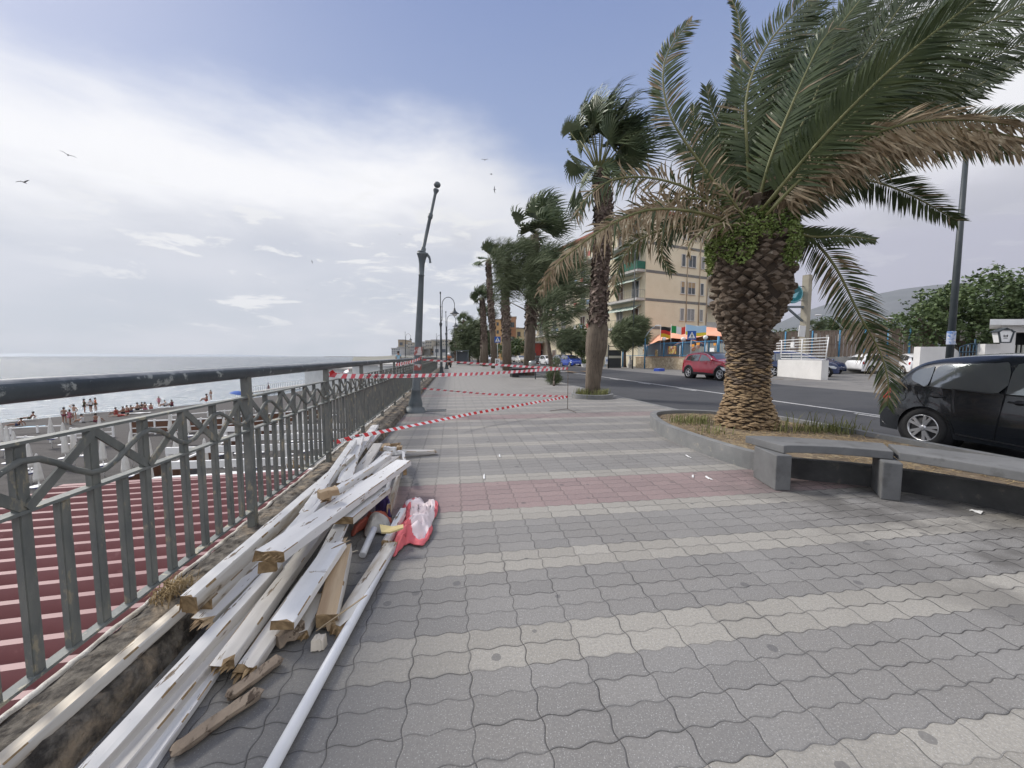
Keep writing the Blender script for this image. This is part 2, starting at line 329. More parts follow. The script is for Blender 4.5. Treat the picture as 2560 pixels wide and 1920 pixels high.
    gum=m('MULTIPLY',m('LESS_THAN',m('ADD',vo.outputs['Distance'],m('MULTIPLY',nz(30,2),.03)),m('ADD',.030,m('MULTIPLY',m('FRACT',m('MULTIPLY',vo.outputs['Color'],3.7)),.045))),m('GREATER_THAN',m('FRACT',m('MULTIPLY',vo.outputs['Color'],7.3)),.55))
    col=mx(m('MULTIPLY',gum,.55),col,(.075,.075,.08))
    grime=m('MULTIPLY',mr(nz(.8,5,.65),.42,.66),m('MAXIMUM',mr(t,1.2,3.4),m('SUBTRACT',1.0,mr(s,.9,1.5)))); col=mx(m('MULTIPLY',grime,.30),col,(.10,.096,.09))
    edge=m('SUBTRACT',1.0,mr(dist,.001,.016)); col=mx(m('MULTIPLY',edge,m('MULTIPLY',mr(nz(2.3,4),.38,.62),.38)),col,(.10,.10,.10))
    dirt=mr(nz(5,5,.7),.5,.75,0.0,.5)
    gap=mx(dirt,(.03,.028,.027),(.11,.10,.085))
    col=mx(m('MULTIPLY',joint,.93),col,gap)
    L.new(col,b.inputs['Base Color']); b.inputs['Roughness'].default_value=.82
    h=m('ADD',m('MULTIPLY',mr(dist,.0,.006),.004),m('ADD',m('MULTIPLY',rv_,.0012),m('MULTIPLY',grain,.0012)))
    bn=N.new('ShaderNodeBump'); bn.inputs['Strength'].default_value=.9; bn.inputs['Distance'].default_value=1.0; L.new(h,bn.inputs['Height']); L.new(bn.outputs[0],b.inputs['Normal'])
    return m_
def flat(name,poly,z,mat_,kind='structure'):
    mb=MB(); mb.add([(x,y,z) for x,y in poly],[tuple(range(len(poly)))]); return tag(mb.build(name,mat_),kind=kind)
pv=paver_mat()
EDGE=[(6.35,-6),(6.35,6.2),(5.72,8.3),(5.62,11),(5.55,12.8),(5.55,45),(5.0,60),(2.0,90),(-4,130)]
flat('promenade',[(-1.34,-6)]+EDGE+[(-12,130),(-8,75),(-2.6,48),(-1.34,36)],0,pv)
asph=M('road_asphalt',(.048,.05,.055),(.062,.063,.068),.8,.9,.003,160,c3=(.085,.085,.09),lo3=.62,hi3=.7,s3=120)
paved=M('forecourt_concrete',(.15,.145,.14),(.21,.20,.185),.6,.9,.002,60,c3=(.10,.097,.095),lo3=.58,hi3=.68,s3=2.5)
ground=M('land_soil',(.13,.12,.095),(.19,.17,.13),.05,.95)
# kerb along the road
mb=MB()
for a,b in zip(EDGE[:6],EDGE[1:7]): mb.bar((a[0]+.07,a[1],-.05),(b[0]+.07,b[1],-.05),.14,.112,0)
tag(mb.build('kerb',mt['kerb']),kind='structure')
mb=MB(); ys=[-30,0,20,60,140,400]
prof=[(5.4,-.08),(11.2,-.08),(14,.06),(15,.08)]
def yo(s): return 0 if s<60 else -(s-60)*.11
for i in range(len(ys)-1):
    for j in range(3):
        a,b=ys[i],ys[i+1]; (x0,z0),(x1,z1)=prof[j],prof[j+1]
        mb.quad((x0+yo(a),a,z0),(x1+yo(a),a,z1),(x1+yo(b),b,z1),(x0+yo(b),b,z0))
tag(mb.build('road',asph),kind='structure')
flat('forecourt',[(15,-30),(90,-30),(90,46),(24,46),(22.5,60),(15,60)],.08,paved)
# land below everything on the right, and far inland
mb=MB(); mb.add([(-4,46,-.2),(2,140,-.2),(-60,420,-.2),(-60,6500,-.2),(6500,6500,-.2),(6500,-200,-.2),(8,-200,-.2),(8,46,-.2)],[(0,7,6,5,4,3,2,1)])
tag(mb.build('land',ground),kind='structure')
# lane markings
lm=M('road_paint',(.55,.55,.54),(.38,.38,.38),6,.8,c3=(.09,.09,.09),lo3=.6,hi3=.66,s3=30)
mb=MB(); mb.bb((10.42,-10,-.08),(10.54,60,-.074))
tag(mb.build('lane_marking',lm),kind='structure')
mb=MB()
for k in range(14): s0=3.2+k*3.9; mb.bb((10.16,s0,-.08),(10.25,s0+1.25,-.0735))
tag(mb.build('lane_marking',lm),kind='structure')
lo_=M('faded_orange_paint',(.36,.23,.12),(.13,.11,.09),5,.85)
mb=MB()
for k in range(5): p=P(1385+k*42,930-k*.2,-.02); mb.box((p.x,p.y,.01 if p.x>13 else -.0),(.5,3.0,.008))
o_=mb.build('lane_marking',lo_); tag(o_,kind='structure'); 
# beach and sea
sand=M('dark_sand',(.062,.057,.054),(.085,.078,.073),.9,.95,.05,3.5,stretch=(1,3,1),c3=(.10,.092,.085),lo3=.55,hi3=.65,s3=9)
BZ=-5.7
shore=[(-2600,1240),(-900,1120),(-260,1075),(-100,1064),(0,1056),(60,1049),(130,1042),(250,1029),(400,1019),(560,1003),(700,985),(800,965),(880,940),(930,920),(960,908)]
sp=[P(x,y,-6.0) for x,y in shore]
mb=MB(); vs_=[];fs=[]
n=len(sp)
inn=[Vector((-1.7,(-70,-40,-10,5,12)[i] if i<5 else max(12,min(60,p.y*.55-8)),BZ)) for i,p in enumerate(sp)]
for a,b in zip(sp,inn):
    vs_+= [(a.x-(1.5 if a.y<80 else 0),a.y,-6.12),a.lerp(b,.06)+Vector((0,0,.03)),a.lerp(b,.2)*1+Vector((0,0,.0)),b]
for i in range(n):
    vs_[i*4+2]=(vs_[i*4+2][0],vs_[i*4+2][1],BZ)
    vs_[i*4+1]=(vs_[i*4+1][0],vs_[i*4+1][1],-5.93)
for i in range(n-1):
    for j in range(3): a=i*4+j; fs.append((a,a+4,a+5,a+1))
mb.add(vs_,fs,0,True); mb.bb((-60,-60,BZ-.3),(-1.7,8,BZ-.02))
tag(mb.build('beach_sand',sand),kind='structure')
sm_,N,L,b=nodes_mat('sea_water')
b.inputs['Roughness'].default_value=.12; b.inputs['Specular IOR Level'].default_value=.28; b.inputs['IOR'].default_value=1.33
tc=N.new('ShaderNodeTexCoord'); mp=N.new('ShaderNodeMapping'); mp.inputs['Scale'].default_value=(.45,1.0,1); mp.inputs['Rotation'].default_value=(0,0,R(35)); L.new(tc.outputs['Object'],mp.inputs[0])
def _wn(sc,d,dist):
    n=N.new('ShaderNodeTexNoise'); n.inputs['Scale'].default_value=sc; n.inputs['Detail'].default_value=6; n.inputs['Roughness'].default_value=.62; L.new(mp.outputs[0],n.inputs['Vector'])
    bb_=N.new('ShaderNodeBump'); bb_.inputs['Distance'].default_value=dist; bb_.inputs['Strength'].default_value=1; L.new(n.outputs['Fac'],bb_.inputs['Height']); return bb_
# shallow turbid water by the shore, deep beyond
_a,_b=P(0,1056,-6),P(700,985,-6); _n=Vector((-(_b-_a).y,(_b-_a).x,0)).normalized(); _n=_n if _n.x<0 else -_n
vd=N.new('ShaderNodeVectorMath'); vd.operation='DOT_PRODUCT'; L.new(tc.outputs['Object'],vd.inputs[0]); vd.inputs[1].default_value=_n
mr1=N.new('ShaderNodeMapRange'); L.new(vd.outputs['Value'],mr1.inputs[0]); mr1.inputs[1].default_value=_n.dot(_a)-5; mr1.inputs[2].default_value=_n.dot(_a)+170; mr1.interpolation_type='SMOOTHERSTEP'
mxs=N.new('ShaderNodeMix'); mxs.data_type='RGBA'; L.new(mr1.outputs[0],mxs.inputs[0]); mxs.inputs[6].default_value=(.27,.31,.33,1); mxs.inputs[7].default_value=(.045,.065,.08,1); L.new(mxs.outputs[2],b.inputs['Base Color'])
w1=_wn(.5,6,.9); w2=_wn(.06,6,4.0); L.new(w2.outputs[0],w1.inputs['Normal']); L.new(w1.outputs[0],b.inputs['Normal'])
mb=MB(); mb.add([(-7000,-3000,-6.06),(-1.7,-3000,-6.06),(-1.7,50,-6.06),(-20,200,-6.06),(-60,420,-6.06),(-60,7000,-6.06),(-7000,7000,-6.06)],[(0,1,2,3,4,5,6)])
tag(mb.build('sea',sm_),kind='structure')
# foam lines at the shore
foam=M('wave_foam',(.75,.77,.78),(.6,.63,.65),3,.8)
mb=MB()
for i in range(n-1):
    a,b_=sp[i]+Vector((-2.6,.2,-.05)),sp[i+1]+Vector((-2.6,.2,-.05)); k=.28*(1+.4*math.sin(i*2.1))
    mb.quad(a,b_,b_+Vector((-k*1.2,.1,0)),a+Vector((-k,.1,0)))
tag(mb.build('wave_foam',foam),kind='structure')
# retaining wall below the promenade
wallm=M('retaining_wall_concrete',(.22,.21,.19),(.30,.28,.25),.8,.9)
mb=MB(); mb.bb((-1.62,-40,-6),(-1.36,46,-.02)); tag(mb.build('retaining_wall',wallm),'plain concrete retaining wall below the promenade railing','wall')
# ledge under the railing: rough stone, one long kerb wall
mb=MB(); nu,nv=900,12
def ledge(u,v):
    s=-3+u*50; s=-3+50*u**1.6
    if v<.25: x=-1.565; z=-.02+.15*(v/.25)
    elif v<.75: k=(v-.25)/.5; x=-1.565+(.245+min(.13,max(0,(s-2.5)*.03)))*k; z=.13
    else: k=(v-.75)/.25; x=-1.565+.245+min(.13,max(0,(s-2.5)*.03))+.03*k; z=.13-.14*k
    q=Vector((s*3,x*6,z*5)); w=noise.noise(q*1.7)*.5+noise.noise(q*5)*.35+noise.noise(q*13)*.25
    e=1 if .2<v<.85 else .5
    return (x+w*.022*e-(.012*noise.noise(q*2) if v<.3 else 0),s,z+w*.034*e-(0 if not .7<v<.85 else .018))
mb.grid(ledge,nu,nv*2,0,True)
lg=thing('ledge',(0,0,0),'low rough stone ledge carrying the railing','ledge')
mb.build('stone_course',mt['stone'],lg)
mb=MB(); 
def crust(u,v):
    s=-2+48*u**1.6; w=noise.noise(Vector((s*6,1,2)))*.014+noise.noise(Vector((s*23,4,2)))*.009
    a=v*math.pi
    return (-1.572+w-.014*math.cos(a)*(1+.5*noise.noise(Vector((s*11,7,7)))),s,.13+.014*math.sin(a)+.010*noise.noise(Vector((s*9,3,3))))
mb.grid(crust,1100,5,0,True); mb.build('mortar_edge',mt['crust'],lg)
# ---------------------------------------------------------------- railing
RX=-1.5; ZB,ZM,ZT,ZH=.255,.856,1.10,1.28
rail=thing('railing',(RX,0,0),'long weathered grey-green iron railing between promenade and beach','railing')
BS=.1375; BAY=BS*13; S0=3.065
mb=MB()
pts=[(0,s,ZH-.012*math.sin(s*.9)*0) for s in [-3,-1,1,3,6,10,16,24,32,37]]; 
bend=[(0,37),(-.15,40),(-.5,44),(-1.1,48),(-2.4,54),(-5,62),(-9,72)]
def rx(s):
    if s<=37: return 0
    for (x0,s0),(x1,s1) in zip(bend,bend[1:]):
        if s<=s1: return x0+(x1-x0)*(s-s0)/(s1-s0)
    return bend[-1][0]
mb.tube([(rx(s),s,ZH) for s in [-3]+[2*i for i in range(37)]],.043,14); mb.build('handrail',mt['tube'],rail)
def flatrail(z,w,h,nm):
    b_=MB(); ss=[-3]+[2*i for i in range(37)]
    for a,c in zip(ss,ss[1:]): b_.bar((rx(a),a,z),(rx(c),c,z),w,h)
    b_.build(nm,mt['irontop'],rail)
flatrail(ZT,.045,.012,'top_rail'); flatrail(ZM,.045,.012,'middle_rail'); flatrail(ZB,.045,.012,'bottom_rail')
def zat(k): return 0
nb=0; far=MB(); fars=MB()
bi=-3
for bay in range(-2,38):
    sp0=S0+bay*BAY
    near=bay<7
    b_=MB() if near else fars
    x=rx(sp0)
    b_.box((x,sp0,(ZH+.1)/2+.02),(.05,.055,ZH-.08)); 
    if near: b_.build('post',mt['iron'],rail)
    # balusters and upper panel of the bay that starts at this post
    for i in range(1,13):
        s=sp0+i*BS; x=rx(s); top=ZT if i%2==0 else ZM
        # uprights that reach the top rail are every second one
        if near and nb<84: b_=MB(); nb+=1; mk=True
        else: b_=far; mk=False
        b_.box((x+rnd.uniform(-.002,.002),s,(ZB+top)/2),(.022,.042,top-ZB-.01),rot=(rnd.uniform(-.004,.004),0,rnd.uniform(-.03,.03)))
        b_.box((x+.012,s-.008,(ZB+top)/2),(.008,.020,top-ZB-.03))
        if mk: b_.build('baluster',mt['iron'],rail)
    # zigzag braces and wave bar
    br=MB() if near else far; U=2*BS
    for k in range(7):
        a=sp0+(k*U if k else 0); c=min(sp0+(k+1)*U,sp0+BAY)
        if c-a<.06: continue
        up=(k%2==0)
        z0,z1=(ZT-.01,ZM+.01) if up else (ZM+.01,ZT-.01)
        p,q=Vector((rx(a)+.014+.004*(k%2),a,z0)),Vector((rx(c)+.014+.004*(k%2),c,z1)); br.bar(p,q,.028,.006,up=(1,0,0)) if False else br.bar(p,q,.010,.034,up=(0,0,1))
    if near: br.build('brace',mt['iron'],rail)
    wv=MB() if near else far; m_=28 if near else 14; wl=[]
    for k in range(m_+1):
        s=sp0+BAY*k/m_; z=(ZM+ZT)/2-.062*math.cos(2*math.pi*(s-sp0)/(4*BS)); q=Vector((rx(s)+.026,s,z))
        wl.append(q)
    wv.tube(wl,.0125,6 if near else 4)
    if near: wv.build('wave_bar',mt['iron'],rail)
tag(far.build('baluster',mt['iron'],rail),kind='stuff'); fars.build('post',mt['iron'],rail)
# ---------------------------------------------------------------- planter bed, bench
def arc(pts,n=8):   # Catmull-Rom
    pts=[Vector(p) for p in pts]; out=[]
    for i in range(len(pts)-1):
        p0=pts[max(i-1,0)];p1=pts[i];p2=pts[i+1];p3=pts[min(i+2,len(pts)-1)]
        for k in range(n):
            t=k/n; out.append(.5*((2*p1)+(p2-p0)*t+(2*p0-5*p1+4*p2-p3)*t*t+(3*p1-p0-3*p2+p3)*t**3))
    out.append(pts[-1]); return out
bedo=[(6.30,-1.5),(6.30,5.9),(5.95,6.9),(5.5,7.35),(4.95,7.62),(4.35,7.52),(4.02,7.1),(3.72,6.2),(3.65,5.4),(3.66,4.7),(3.72,4.2),(3.95,3.84),(4.45,3.52),(4.85,3.05),(5.08,2.5),(5.2,1.8),(5.25,.8),(5.25,-1.5)]
ol=arc([(x,y,0) for x,y in bedo],5)
bed=thing('planter_bed',(0,0,0),'large curved planter bed with grey stone kerb round the date palm','planter')
def band(line,w,z0,z1,mb,mi=0,closed=False):
    n=len(line); nrm=[]
    for i in range(n):
        t=(line[(i+1)%n if closed else min(i+1,n-1)]-line[(i-1)%n if closed else max(i-1,0)]); t.z=0; t.normalize(); nrm.append(Vector((t.y,-t.x,0)))
    R_=[(line[i],line[i]+nrm[i]*w) for i in range(n)]
    rng=range(n if closed else n-1)
    for i in rng:
        j=(i+1)%n; a,b_=R_[i]; c,d=R_[j]
        f=lambda p,z:(p.x,p.y,z)
        mb.quad(f(a,z0),f(c,z0),f(c,z1),f(a,z1),mi); mb.quad(f(b_,z1),f(d,z1),f(d,z0),f(b_,z0),mi); mb.quad(f(a,z1),f(c,z1),f(d,z1),f(b_,z1),mi)
        if i==0 and not closed: mb.quad(f(a,z0),f(a,z1),f(b_,z1),f(b_,z0),mi)
        if i==n-2 and not closed: mb.quad(f(c,z1),f(c,z0),f(d,z0),f(d,z1),mi)
mb=MB(); k0=51; band(ol[:k0+1],.12,-.05,.225,mb); mb.build('kerb_ring',mt['kerb'],bed); mb=MB(); band(ol[k0:],.12,-.05,.2245,mb); mb.build('kerb_ring',mt['kerbshade'],bed)
soil=M('bed_soil',(.10,.075,.05),(.20,.15,.10),4,.95,.02,30,c3=(.30,.24,.15),lo3=.5,hi3=.62,s3=9)
mb=MB(); mb.add([(p.x,p.y,.16) for p in ol],[tuple(range(len(ol)))[::-1]]); mb.build('soil',soil,bed)
# dry grass litter and green tufts
def tufts(mb,pts,n,h,mi=0,spread=.1,w=.006,lean=.6,r=None):
    r=r or rnd
    for _ in range(n):
        p=Vector(r.choice(pts))+Vector((r.gauss(0,spread),r.gauss(0,spread),0)); a=r.uniform(0,6.28); hh=h*r.uniform(.4,1.2)
        d=Vector((math.cos(a),math.sin(a),0)); l=d*hh*r.uniform(.1,lean)+Vector((.12*hh,0,0)); sd=Vector((-d.y,d.x,0))*w
        m1=p+l*.4+UP*hh*.65; q=p+l+UP*hh*(1-.3*lean)
        mb.add([p-sd,p+sd,m1+sd*.8,m1-sd*.8,q],[(0,1,2,3),(3,2,4)],mi)
strawm=M('dry_straw',(.36,.27,.14),(.26,.18,.09),3,.9); grassm=M('green_grass',(.11,.13,.04),(.22,.21,.08),3,.8)
mb=MB(); r2=random.Random(3)
def inbed(): 
    while True:
        x,y=r2.uniform(3.75,6.1),r2.uniform(.5,7.4)
        if y<3.2 and x<5.35: continue
        if y<4.2 and x<4.55: continue
        if x<4.2 and y>6.6: continue
        if (x-4.86)**2+(y-6.1)**2<.3: continue
        return Vector((x,y,.165))
for _ in range(5200):
    p=inbed(); a=r2.uniform(0,6.28); l=r2.uniform(.03,.11); d=Vector((math.cos(a),math.sin(a),r2.uniform(-.1,.35)))*l; sd=Vector((-d.y,d.x,0)).normalized()*.003
    mb.add([p-sd,p+sd,p+d+sd,p+d-sd],[(0,1,2,3)])
tag(mb.build('dry_straw',strawm),kind='stuff')
mb=MB(); ctr=[P(2000+k*22,1078,.16) for k in range(6)]+[P(1700+k*12,1056,.16) for k in range(6)]+[P(1790,1084,.16)]
tufts(mb,ctr,520,.17,0,.14); tufts(mb,[P(2035,1076,.16),P(1965,1080,.16),P(2110,1086,.16)],70,.42,0,.08)
tag(mb.build('grass',grassm),kind='stuff')
# bench: two curved slabs on block legs
bench=thing('bench',(3.5,3.5,0),'long curved grey concrete bench in front of the palm bed','bench')
bench.location=(0,0,0)
back=arc([(3.41,4.02,0),(3.71,3.95,0),(4.10,3.74,0),(4.60,3.45,0)],6); front=arc([(3.42,3.49,0),(3.55,3.50,0),(3.95,3.36,0),(4.29,3.12,0)],6)
def slab(b_,f_,z0,z1):
    mb=MB(); n=len(b_); g=lambda p,z:(p.x,p.y,z)
    for i in range(n-1):
        mb.quad(g(f_[i],z1),g(f_[i+1],z1),g(b_[i+1],z1),g(b_[i],z1)); mb.quad(g(f_[i],z0),g(b_[i],z0),g(b_[i+1],z0),g(f_[i+1],z0))
        mb.quad(g(f_[i],z0),g(f_[i+1],z0),g(f_[i+1],z1),g(f_[i],z1)); mb.quad(g(b_[i+1],z0),g(b_[i],z0),g(b_[i],z1),g(b_[i+1],z1))
    mb.quad(g(f_[0],z0),g(f_[0],z1),g(b_[0],z1),g(b_[0],z0)); mb.quad(g(b_[-1],z0),g(b_[-1],z1),g(f_[-1],z1),g(f_[-1],z0))
    o=mb.build('seat_slab',mt['concrete'],bench)
    me=o.data; import bmesh as _b; bm=_b.new(); bm.from_mesh(me); _b.ops.remove_doubles(bm,verts=bm.verts,dist=1e-4); bm.to_mesh(me); bm.free()
    bv=o.modifiers.new('bevel','BEVEL'); bv.width=.008; bv.segments=2; bv.limit_method='ANGLE'; bv.angle_limit=R(40)
slab(back,front,.377,.46)
back=arc([(4.63,3.425,0),(4.90,3.07,0),(5.12,2.69,0),(5.26,2.2,0),(5.34,1.6,0)],6); front=arc([(4.32,3.095,0),(4.47,2.78,0),(4.59,2.40,0),(4.68,2.0,0),(4.74,1.5,0)],6)
slab(back,front,.374,.457)
def leg(poly,h=.373):
    mb=MB(); mb.prism(poly,h); mb.build('leg',mt['concrete'],bench,bevel=.012)
leg([(3.30,3.45),(3.455,3.42),(3.58,3.86),(3.42,3.89)])
leg([(4.12,3.08),(4.24,2.995),(4.54,3.32),(4.42,3.41)])
leg([(4.70,1.72),(4.72,1.55),(5.30,1.60),(5.28,1.80)])
# ---------------------------------------------------------------- heap of broken boards
pr_=random.Random(21)
def plank(p,q,w,t,name,label,mats=('white','rawend'),roll=0,jag=.012,nseg=34,warp=.004,group=None,under=None,cat='board',taper=0,side=None,chip=.28):
    """board from p to q (world points of its top centre line); w wide, t thick"""
    p,q=Vector(p),Vector(q); d=(q-p); Ln=d.length; d.normalize()
    sd=d.cross(UP).normalized(); up=sd.cross(d).normalized()
    if roll: Rm=Matrix.Rotation(roll,3,d); sd=Rm@sd; up=Rm@up
    mb=MB(); o0=[]; k=4
    prof=[(-.5,0),(-.46,0),(-.15,0),(.15,0),(.46,0),(.5,0),(.5,-1),(-.5,-1)]
    eb=min(.09,.004/w); prof=[(-.5,-.12),(-.5+eb,0),(-.16,0),(.16,0),(.5-eb,0),(.5,-.12),(.5,-.94),(.47,-1),(-.47,-1),(-.5,-.94)]
    nP=len(prof); sx_=pr_.uniform(0,50); fr=0
    for i in range(nseg+1):
        f=i/nseg; base=p+d*(Ln*f); ww=w*(1-taper*f)
        for a,(u,v) in enumerate(prof):
            off=0
            if i in(0,nseg): off=(1 if i else -1)*pr_.uniform(-jag,jag)
            n1_=noise.noise(Vector((sx_,f*Ln*4,a*.7)))*warp
            mb.v.append(tuple(base+sd*(u*ww+n1_)+up*(v*t+noise.noise(Vector((f*Ln*5,sx_,a)))*warp)+d*off))
    for i in range(nseg):
        for a in range(nP):
            b_=(a+1)%nP; x=i*nP
            mb.f.append((x+a,x+nP+a,x+nP+b_,x+b_)); 
            mi=0
            if side is not None and a in (4,5,6): mi=side
            if a in (0,4) and noise.noise(Vector((i*Ln/nseg*9,sx_+a,0)))>.42-chip*.9: mi=1
            if under is not None and a in (7,8): mi=under
            mb.m.append(mi); mb.sm.append(False)
    mb.f.append(tuple(range(nP))[::-1]); mb.m.append(1); mb.sm.append(False)
    mb.f.append(tuple(range(nseg*nP,nseg*nP+nP))); mb.m.append(1); mb.sm.append(False)
    if jag>.015:
        for e_,sg in ((0,-1),(nseg,1)):
            c0=p+d*(Ln*e_/nseg)
            for _k in range(7):
                u_=pr_.uniform(-.45,.45)*w; v_=-pr_.uniform(.1,.9)*t; l_=pr_.uniform(.01,.045)+jag*.6; h_=pr_.uniform(.003,.008); b0=c0+sd*u_+up*v_
                mb.add([b0-sd*h_*2,b0+sd*h_*2,b0+up*h_,b0+d*sg*l_+sd*pr_.uniform(-.004,.004)],[(0,1,3),(1,2,3),(2,0,3)],1)
    Mx=Matrix((( d.x,sd.x,up.x,p.x),(d.y,sd.y,up.y,p.y),(d.z,sd.z,up.z,p.z),(0,0,0,1))); Mi=Mx.inverted(); mb.v=[tuple(Mi@Vector(v)) for v in mb.v]
    o=mb.build(name,[mt[x] for x in mats]); o.matrix_world=Mx
    return tag(o,label,cat,group)
GP='broken boards heaped against the railing'
def B_(a,b,za,zb,w,t,label,**k): return plank(P(a[0],a[1],za),P(b[0],b[1],zb),w,t,k.pop('name','broken_board'),label,group=GP,**k)
B_((-40,1932),(452,1512),.165,.185,.055,.045,'long thin cream lath lying on the stone ledge',mats=('cream','rawend','whitedirty'),side=2,name='lath',cat='lath')
B_((468,1490),(880,1135),.27,.33,.075,.085,'thick white beam nearest the railing, brown stain along its side',mats=('white','rawend','whitedirty'),side=2)
B_((512,1498),(842,1192),.18,.24,.06,.06,'beam with a dark groove tucked under the thick white beam',mats=('whitedirty','rawend'))
B_((505,1545),(800,1268),.12,.20,.115,.03,'flat white board with a torn bare patch at its near end',mats=('white','raw','whitedirty'),side=2,jag=.03)
B_((668,1405),(800,1240),.30,.30,.095,.055,'white board whose dark brown sawn end faces the ledge',mats=('white','rawend'))
B_((195,1945),(690,1408),.10,.16,.07,.06,'leftmost of the long white boards running out of the bottom of the picture',mats=('white','rawend','white2'),side=2)
B_((262,1945),(738,1385),.07,.10,.075,.05,'long board with greyish weathered top between two white ones',mats=('white2','rawend'))
B_((330,1945),(585,1590),.03,.05,.075,.03,'lowest long white board, lying flat on the paving',mats=('white','rawend'))
B_((555,1652),(862,1235),.10,.19,.085,.05,'long cracked cream board, its crack dark and deep',mats=('white2','rawend','white'),jag=.03)
B_((612,1668),(770,1440),.06,.10,.085,.045,'shorter cream board right beside the long cracked one',mats=('white2','rawend'),jag=.02)
B_((705,1552),(840,1355),.15,.24,.115,.045,'clean white board with a neatly sawn pale end',mats=('whitep','rawend'))
B_((742,1575),(800,1480),.05,.09,.10,.05,'stub of white board with a rough grey end under the clean white board',mats=('whitedirty','rawend'),jag=.03)
B_((792,1430),(905,1200),.20,.27,.095,.03,'broad smooth white board crossing beneath the diagonal one',mats=('white','rawend'))
B_((752,1470),(845,1350),.17,.22,.075,.03,'white splinter board split open along its edge',mats=('white','raw'),jag=.05,taper=.4)
B_((816,1538),(858,1362),.10,.19,.105,.07,'stout bare pine beam with dark knots',mats=('raw','rawend','whitedirty'),side=2)
B_((850,1556),(978,1352),.06,.085,.085,.055,'dirt-stained white board beside the long pipe',mats=('whitedirty','rawend'),jag=.04)
B_((962,1352),(1008,1270),.10,.12,.05,.06,'upright white stake end beside the red and white cloth',mats=('white','rawend'))
B_((845,1290),(878,1188),.20,.25,.13,.03,'wide cream board lying low in the middle of the heap',mats=('white2','rawend'))
B_((762,1278),(884,1100),.30,.36,.075,.05,'white board with peeling dark flecks, top of the heap on the railing side',mats=('white','rawend'),jag=.03)
B_((860,1205),(898,1088),.27,.31,.13,.03,'broad bright white board pointing at the lamp post',mats=('white','rawend'))
B_((882,1140),(938,1062),.25,.20,.12,.05,'far white board resting its end on the stone ledge',mats=('white','rawend'))
B_((910,1118),(945,1080),.16,.19,.08,.04,'small white offcut behind the far white board',mats=('white','rawend'))
B_((888,1190),(945,1108),.20,.22,.12,.025,'pale grey board leaning behind the broad white one',mats=('white2','rawend'))
B_((905,1190),(972,1128),.17,.20,.10,.025,'white board beneath the splintered lath, far end by the wood chunks',mats=('white','rawend'),jag=.03)
B_((925,1185),(990,1140),.15,.17,.10,.025,'grey-white board sloping toward the far end of the diagonal board',mats=('white2','rawend'),jag=.03)
B_((672,1378),(1008,1150),.40,.33,.16,.055,'big peeling white board lying diagonally on top of the heap',mats=('white','rawend','raw'),jag=.02,chip=.6)
B_((815,1237),(972,1135),.42,.36,.06,.05,'slim white lath with a splintered tan end on the diagonal board',mats=('white','raw'),jag=.05)
B_((853,1292),(952,1218),.30,.27,.17,.05,'short thick white board with a crumbling dark end',mats=('white','rawend','whitedirty'),side=2)
B_((1000,1126),(1086,1126),.10,.06,.105,.03,'white board sticking out to the right of the heap',mats=('white2','rawend'),jag=.03)
B_((1008,1128),(1012,1165),.19,.22,.035,.10,'upright white piece at the far right corner of the heap',mats=('white','rawend'))
B_((1000,1170),(972,1262),.12,.14,.035,.09,'narrow board on edge with bare wood showing',mats=('whitedirty','raw'))
# wood chunks behind the heap
def chunk(c,sz,label,mats=('raw','rawend'),seed=1,name='wood_chunk',rz=0):
    r=random.Random(seed); mb=MB(); n=6; vv=[]
    for i in range(n+1):
        for a,b in ((-1,-1),(1,-1),(1,1),(-1,1)):
            j=.22
            vv.append(((i/n*2-1)*sz[0]/2+r.uniform(-j,j)*sz[0]/n*1.6,a*sz[1]/2*(1+r.uniform(-j,j)),b*sz[2]/2*(1+r.uniform(-j,j))))
    fs=[]
    for i in range(n):
        for a in range(4): b=(a+1)%4; fs.append((i*4+a,i*4+4+a,i*4+4+b,i*4+b))
    fs+=[(3,2,1,0),tuple(n*4+k for k in range(4))]
    mb.add(vv,fs); o=mb.build(name,mt[mats[0]]); o.location=c; o.rotation_euler=(r.uniform(-.2,.2),r.uniform(-.2,.2),rz); return tag(o,label,'wood piece','wood scraps around the heap')
chunk(P(962,1118,.10),(.16,.09,.06),'torn tan chunk behind the far end of the heap',seed=2,rz=.4)
chunk(P(985,1112,.12),(.20,.05,.04),'long tan splinter chunk, farthest of the scraps',seed=3,rz=-.5)
chunk(P(975,1122,.16),(.16,.08,.05),'white painted chunk between the tan ones',('white','rawend'),seed=4,rz=.1)
chunk(P(990,1132,.12),(.22,.07,.05),'white painted block left of the board that sticks out',('white','rawend'),seed=5,rz=.15)
chunk(P(998,1120,.13),(.07,.08,.05),'small torn tan bit touching the board that sticks out',seed=6)
chunk(P(819,1232,.45),(.13,.07,.05),'crumbly yellow-tan lump on top of the slim lath',seed=9,rz=.7)
chunk(P(798,1606,.028),(.055,.05,.05),'small pale cube of wood lying alone on the paving',('cream','rawend'),seed=8)
chunk(P(720,1580,.05),(.12,.09,.05),'dark rough end piece under the clean white board',('rawgrey','rawend'),seed=11,rz=.8)
chunk(P(842,1556,.03),(.09,.05,.04),'tan crumbs at the foot of the dirt-stained board',seed=12,rz=1.2)
